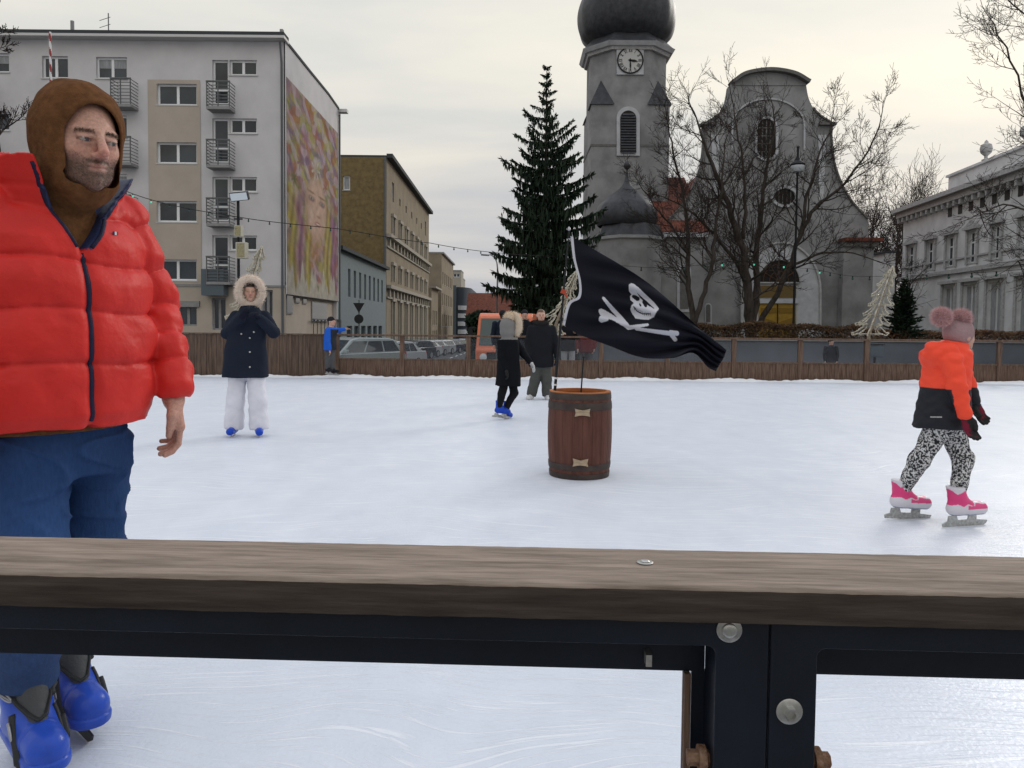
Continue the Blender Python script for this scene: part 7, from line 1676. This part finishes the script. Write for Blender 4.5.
# ================================================================== BARREL AND FLAG
Yb = 6.27; c0 = at(579.5, 440, Yb); zt = at(580, 391.5, Yb).z
e = empty('barrel', (c0.x, Yb, 0), 'brown wooden barrel with dark hoops and small wooden bow plaques standing on the ice', 'barrel')
M_brl = mat('red_brown_stave', (.080, .032, .024), rough=.6, col2=(.125, .052, .038), vscale=2.5, stretch=(7, 7, .8), bump=.35, bscale=10); M_hoop = mat('grey_brown_hoop', (.055, .042, .038), rough=.6, var=.25, vscale=10); M_in = mat('orange_inside_wood', (.36, .13, .045), rough=.7, var=.2)
rT, rM, rB = .252, .268, .245
def rad(z): t = z/zt; return rB+(rT-rB)*t+(rM-(rT+rB)/2)*4*t*(1-t)
ns_ = 20
for k in range(ns_):
    b = MB(); a0 = 2*math.pi*k/ns_; a1 = 2*math.pi*(k+1)/ns_-.004; vs = []; m = 12
    for i in range(m+1):
        z = .01+(zt-.01)*i/m; r = rad(z)
        for (aa, rr_) in ((a0, r-.002), (a0+.02, r), ((a0+a1)/2, r+.0015), (a1-.02, r), (a1, r-.002), (a1, r-.022), (a0, r-.022)): vs.append((rr_*math.cos(aa), rr_*math.sin(aa), z))
    fs = [(i*7+j, i*7+(j+1) % 7, (i+1)*7+(j+1) % 7, (i+1)*7+j) for i in range(m) for j in range(7)]+[tuple(range(7)), tuple(m*7+j for j in range(7))]
    b.add(vs, fs); b.build('stave', M_brl, e)
for z0_, z1_ in ((zt-.050, zt-.0), (zt-.135, zt-.072), (.075, .125), (.0, .045)):
    b = MB(); b.lathe([(rad(z0_)-.018, z0_), (rad(z0_)+.005, z0_), (rad((z0_+z1_)/2)+.006, (z0_+z1_)/2), (rad(z1_)+.005, z1_), (rad(z1_)-.018, z1_)], (0, 0, 0), 48, caps=False); b.build('hoop', M_hoop, e, smooth=True)
b = MB(); b.lathe([(rT-.024, zt-.004), (rT-.026, zt-.25), (.01, zt-.25)], (0, 0, 0), 40, caps=False); b.build('lining', M_in, e, smooth=True)
b = MB(); b.lathe([(rT+.004, zt+.001), (rT+.004, zt+.010), (rT-.030, zt+.010), (rT-.030, zt-.02)], (0, 0, 0), 48, caps=False); b.build('rim', M_in, e, smooth=True)
M_bow = mat('pale_wood', (.36, .28, .19), rough=.8, var=.2, vscale=20, stretch=(1, 1, 8))
for (px, py) in ((582.5, 413), (580.5, 463)):
    p = at(px, py, Yb-.27); x0 = p.x-c0.x; z0_ = p.z; r = rad(z0_)+.004; sh_ = [(-.062, -.030), (-.030, -.022), (0, -.018), (.030, -.022), (.062, -.030), (.055, 0), (.062, .034), (.030, .026), (0, .020), (-.030, .026), (-.062, .034), (-.055, 0)]
    b = MB(); yv = lambda x: -math.sqrt(max(.001, r*r-(x0+x)**2)); b.extr(sh_, lambda u, v: (x0+u, yv(u)-.002, z0_+v), lambda u, v: (x0+u, yv(u)-.018, z0_+v)); b.build('bow_plaque', M_bow, e)
# flag pole, short stick
pT = at(569, 231, Yb-.04); pB = at(554, 400, Yb-.04); dirp = (pT-pB).normalized(); foot = pB-dirp*.18
fe = empty('flagpole', foot, 'thin black sectioned pole leaning in the barrel and carrying the pirate flag', 'pole')
b = MB(); L_ = (pT-foot).length; P = [Vector((0, 0, 0))+dirp*(L_*t) for t in (0, .25, .5, .75, 1)]; b.tube(P, [.013, .012, .010, .008, .006], 10); b.build('shaft', M_blackm, fe, smooth=True)
for t_ in (.19, .225): p = dirp*(L_*t_+.0); b = MB(); b.tube([p, p+dirp*.014], .0145, 10); b.build('white_ring', M_white, fe, smooth=True)
b = MB(); b.lathe([(.004, 0), (.014, .01), (.012, .025), (.003, .035)], tuple(dirp*L_), 10); b.build('tip', M_rim, fe, smooth=True)
p = dirp*((at(563, 292, Yb)-foot).length); b = MB(); b.obox(tuple(p), (.022, .016, .018), Matrix.Rotation(.4, 3, 'Y')); b.tube([p, p+Vector((.03, -.02, -.05))], [.012, .006], 6); b.build('red_ribbon', cloth('red_ribbon', (.38, .07, .04)), fe)
s0 = at(583.5, 358, Yb+.05); s1 = at(580.5, 400, Yb+.05); se = empty('short_stick', s1, 'short thin dark stick standing upright in the barrel beside the flagpole', 'stick')
b = MB(); b.tube([Vector((0, 0, 0))-(s0-s1).normalized()*.15, s0-s1], [.007, .006], 8); b.build('shaft', M_blackm, se); b = MB(); b.tube([s0-s1, (s0-s1)*1.04], .011, 8); b.build('tip', M_blackm, se)
b = MB(); b.tube([Vector((-.004, -.01, .01)), Vector((.006, -.01, .055))], [.024, .012], 8); b.build('wood_wedge', M_in, se)
# the flag
top_ = curve([(570.5, 236), (600, 253), (640, 277), (672, 303), (702, 330), (726.5, 350)], 30); bot_ = curve([(562.5, 324), (578, 334), (605, 344), (640, 357), (672, 358), (693, 353), (708, 367), (716, 371)], 24)
lef_ = curve([(570.5, 236), (573, 258), (578.5, 280), (578, 296), (568, 303), (562.5, 324)], 20); rig_ = curve([(726.5, 350), (724, 357), (720, 364), (716, 371)], 20)
def samp(c, n):
    P = np.array(c); s = np.concatenate([[0], np.cumsum(np.hypot(*np.diff(P, axis=0).T))]); t = np.linspace(0, s[-1], n); return np.stack([np.interp(t, s, P[:, 0]), np.interp(t, s, P[:, 1])], 1)
nu, nv = 330, 190; Tt, Bb = samp(top_, nu), samp(bot_, nu); Lf, Rt = samp(lef_, nv), samp(rig_, nv)
u = np.linspace(0, 1, nu)[:, None, None]; v = np.linspace(0, 1, nv)[None, :, None]
PX = (1-v)*Tt[:, None]+v*Bb[:, None]+(1-u)*Lf[None]+u*Rt[None]-((1-u)*(1-v)*Tt[0]+u*(1-v)*Tt[-1]+(1-u)*v*Bb[0]+u*v*Bb[-1])
U, Vv_ = u[..., 0]+0*v[..., 0], v[..., 0]+0*u[..., 0]
dep = Yb-.04+.13*np.sin(U*5.5+Vv_*2.2+.5)*np.minimum(U*3, 1)+.05*np.sin(U*15+Vv_*5)*np.minimum(U*4, 1)*np.exp(-((Vv_-.35)/.5)**2)+.030*np.sin((U*1.0+Vv_*1.6)*17)*np.minimum(U*5, 1)+.25*np.clip(U-.72, 0, 1)*np.sin((Vv_-.2)*5)+.02*np.sin(U*40-Vv_*9)*np.clip(U-.5, 0, 1)
def seg(P, a, b_, r0, r1):
    a = np.array(a, float); b_ = np.array(b_, float); ab = b_-a; t = np.clip(((P-a)@ab)/(ab@ab), 0, 1); q = P-a-t[..., None]*ab; return np.sqrt((q*q).sum(-1))-(r0+(r1-r0)*t)
def inpoly(P, poly):
    x, y = P[..., 0], P[..., 1]; c = np.zeros(x.shape, bool); n = len(poly)
    for i in range(n):
        x0, y0 = poly[i]; x1, y1 = poly[(i+1) % n]; cc = ((y0 > y) != (y1 > y)) & (x < (x1-x0)*(y-y0)/(y1-y0+1e-9)+x0); c ^= cc
    return c
cv_ = lambda L_: [(540+x/4.52, 220+y/4.52) for x, y in L_]; F2 = np.stack([(PX[..., 0]-540)*4.52, (PX[..., 1]-220)*4.52], -1)
skull = inpoly(F2, [(402, 292), (412, 286), (424, 290), (446, 306), (480, 338), (512, 368), (538, 402), (524, 420), (516, 438), (490, 452), (460, 450), (432, 446), (418, 426), (408, 404), (414, 386), (424, 376), (408, 362), (406, 346), (414, 336), (402, 320)])
ink = (seg(F2, (424, 346), (440, 356), 9, 11) < 0) | (inpoly(F2, [(432, 316), (444, 322), (486, 360), (522, 396), (516, 402), (486, 386), (452, 352)]) & (seg(F2, (440, 322), (524, 400), 5, 5) > 0)) | (seg(F2, (470, 372), (478, 388), 8, 7) < 0) | (seg(F2, (450, 380), (455, 388), 3, 4) < 0)
for (a, b_) in (((424, 392), (440, 412)), ((440, 412), (464, 424)), ((464, 424), (500, 424))): ink |= seg(F2, a, b_, 2.6, 2.6) < 0
for k in range(9):
    t_ = k/8; x = 426+74*t_; y = 398+26*min(1, t_*1.6); ink |= seg(F2, (x-2, y-7), (x+2, y+9), 1.1, 1.1) < 0
segb = lambda P, a, b_, r0, r1: seg(P, a, b_, r0+1.6, r1+1.6)
bones = (segb(F2, (287, 354), (330, 405), 4.5, 8) < 0) | (segb(F2, (330, 405), (400, 486), 8, 9) < 0) | (segb(F2, (400, 487), (486, 474), 8, 4) < 0) | (segb(F2, (284, 420), (340, 448), 14, 8) < 0) | (segb(F2, (280, 448), (300, 446), 13, 9) < 0) | (segb(F2, (276, 412), (288, 418), 10, 8) < 0) | (segb(F2, (340, 448), (400, 484), 8, 7) < 0) | (segb(F2, (436, 492), (590, 512), 5, 9) < 0) | (segb(F2, (590, 508), (618, 512), 9, 9) < 0) | (segb(F2, (596, 520), (610, 540), 9, 8) < 0)
W_ = (skull & ~ink) | bones
hoist = (U < .018)
colr = np.where((W_ | hoist)[..., None], np.array((.50, .50, .54)), np.array((.010, .0105, .016)))
pts3 = np.zeros((nu, nv, 3)); 
CRn = np.array(CR); rv = np.stack([(PX[..., 0]-512)/FPX, ((384-PX[..., 1])+SHIFT*1024)/FPX, -np.ones(PX.shape[:2])], -1)@CRn.T
tt_ = dep/rv[..., 1]; pts3 = rv*tt_[..., None]+np.array((0, 0, HC))
idx = np.arange(nu*nv).reshape(nu, nv); q4 = np.stack([idx[:-1, :-1], idx[1:, :-1], idx[1:, 1:], idx[:-1, 1:]], -1).reshape(-1, 4)
fl_e = empty('pirate_flag', tuple(pts3[0, 0]), 'black pirate flag with a white skull and crossbones flying from the pole in the barrel', 'flag')
M_flag = mat('flag_cloth', (.02, .02, .02), rough=.8, attr=True, spec=.08, bump=.15, bscale=300, bdist=.002)
fo = np_obj('cloth', (pts3.reshape(-1, 3)-pts3[0, 0]).astype(np.float32), q4, M_flag, fl_e, cols=colr.reshape(-1, 3)); sm = fo.modifiers.new('thick', 'SOLIDIFY'); sm.thickness = .002
for k, (px, py) in enumerate(((570.3, 239), (565, 320))):
    p = at(px-.8, py, Yb-.04)-Vector(pts3[0, 0]); b = MB(); b.tube([p+Vector((.012*math.cos(R(a)), .012*math.sin(R(a)), 0)) for a in range(0, 361, 30)], .003, 5); b.build('ring', M_rim, fl_e)
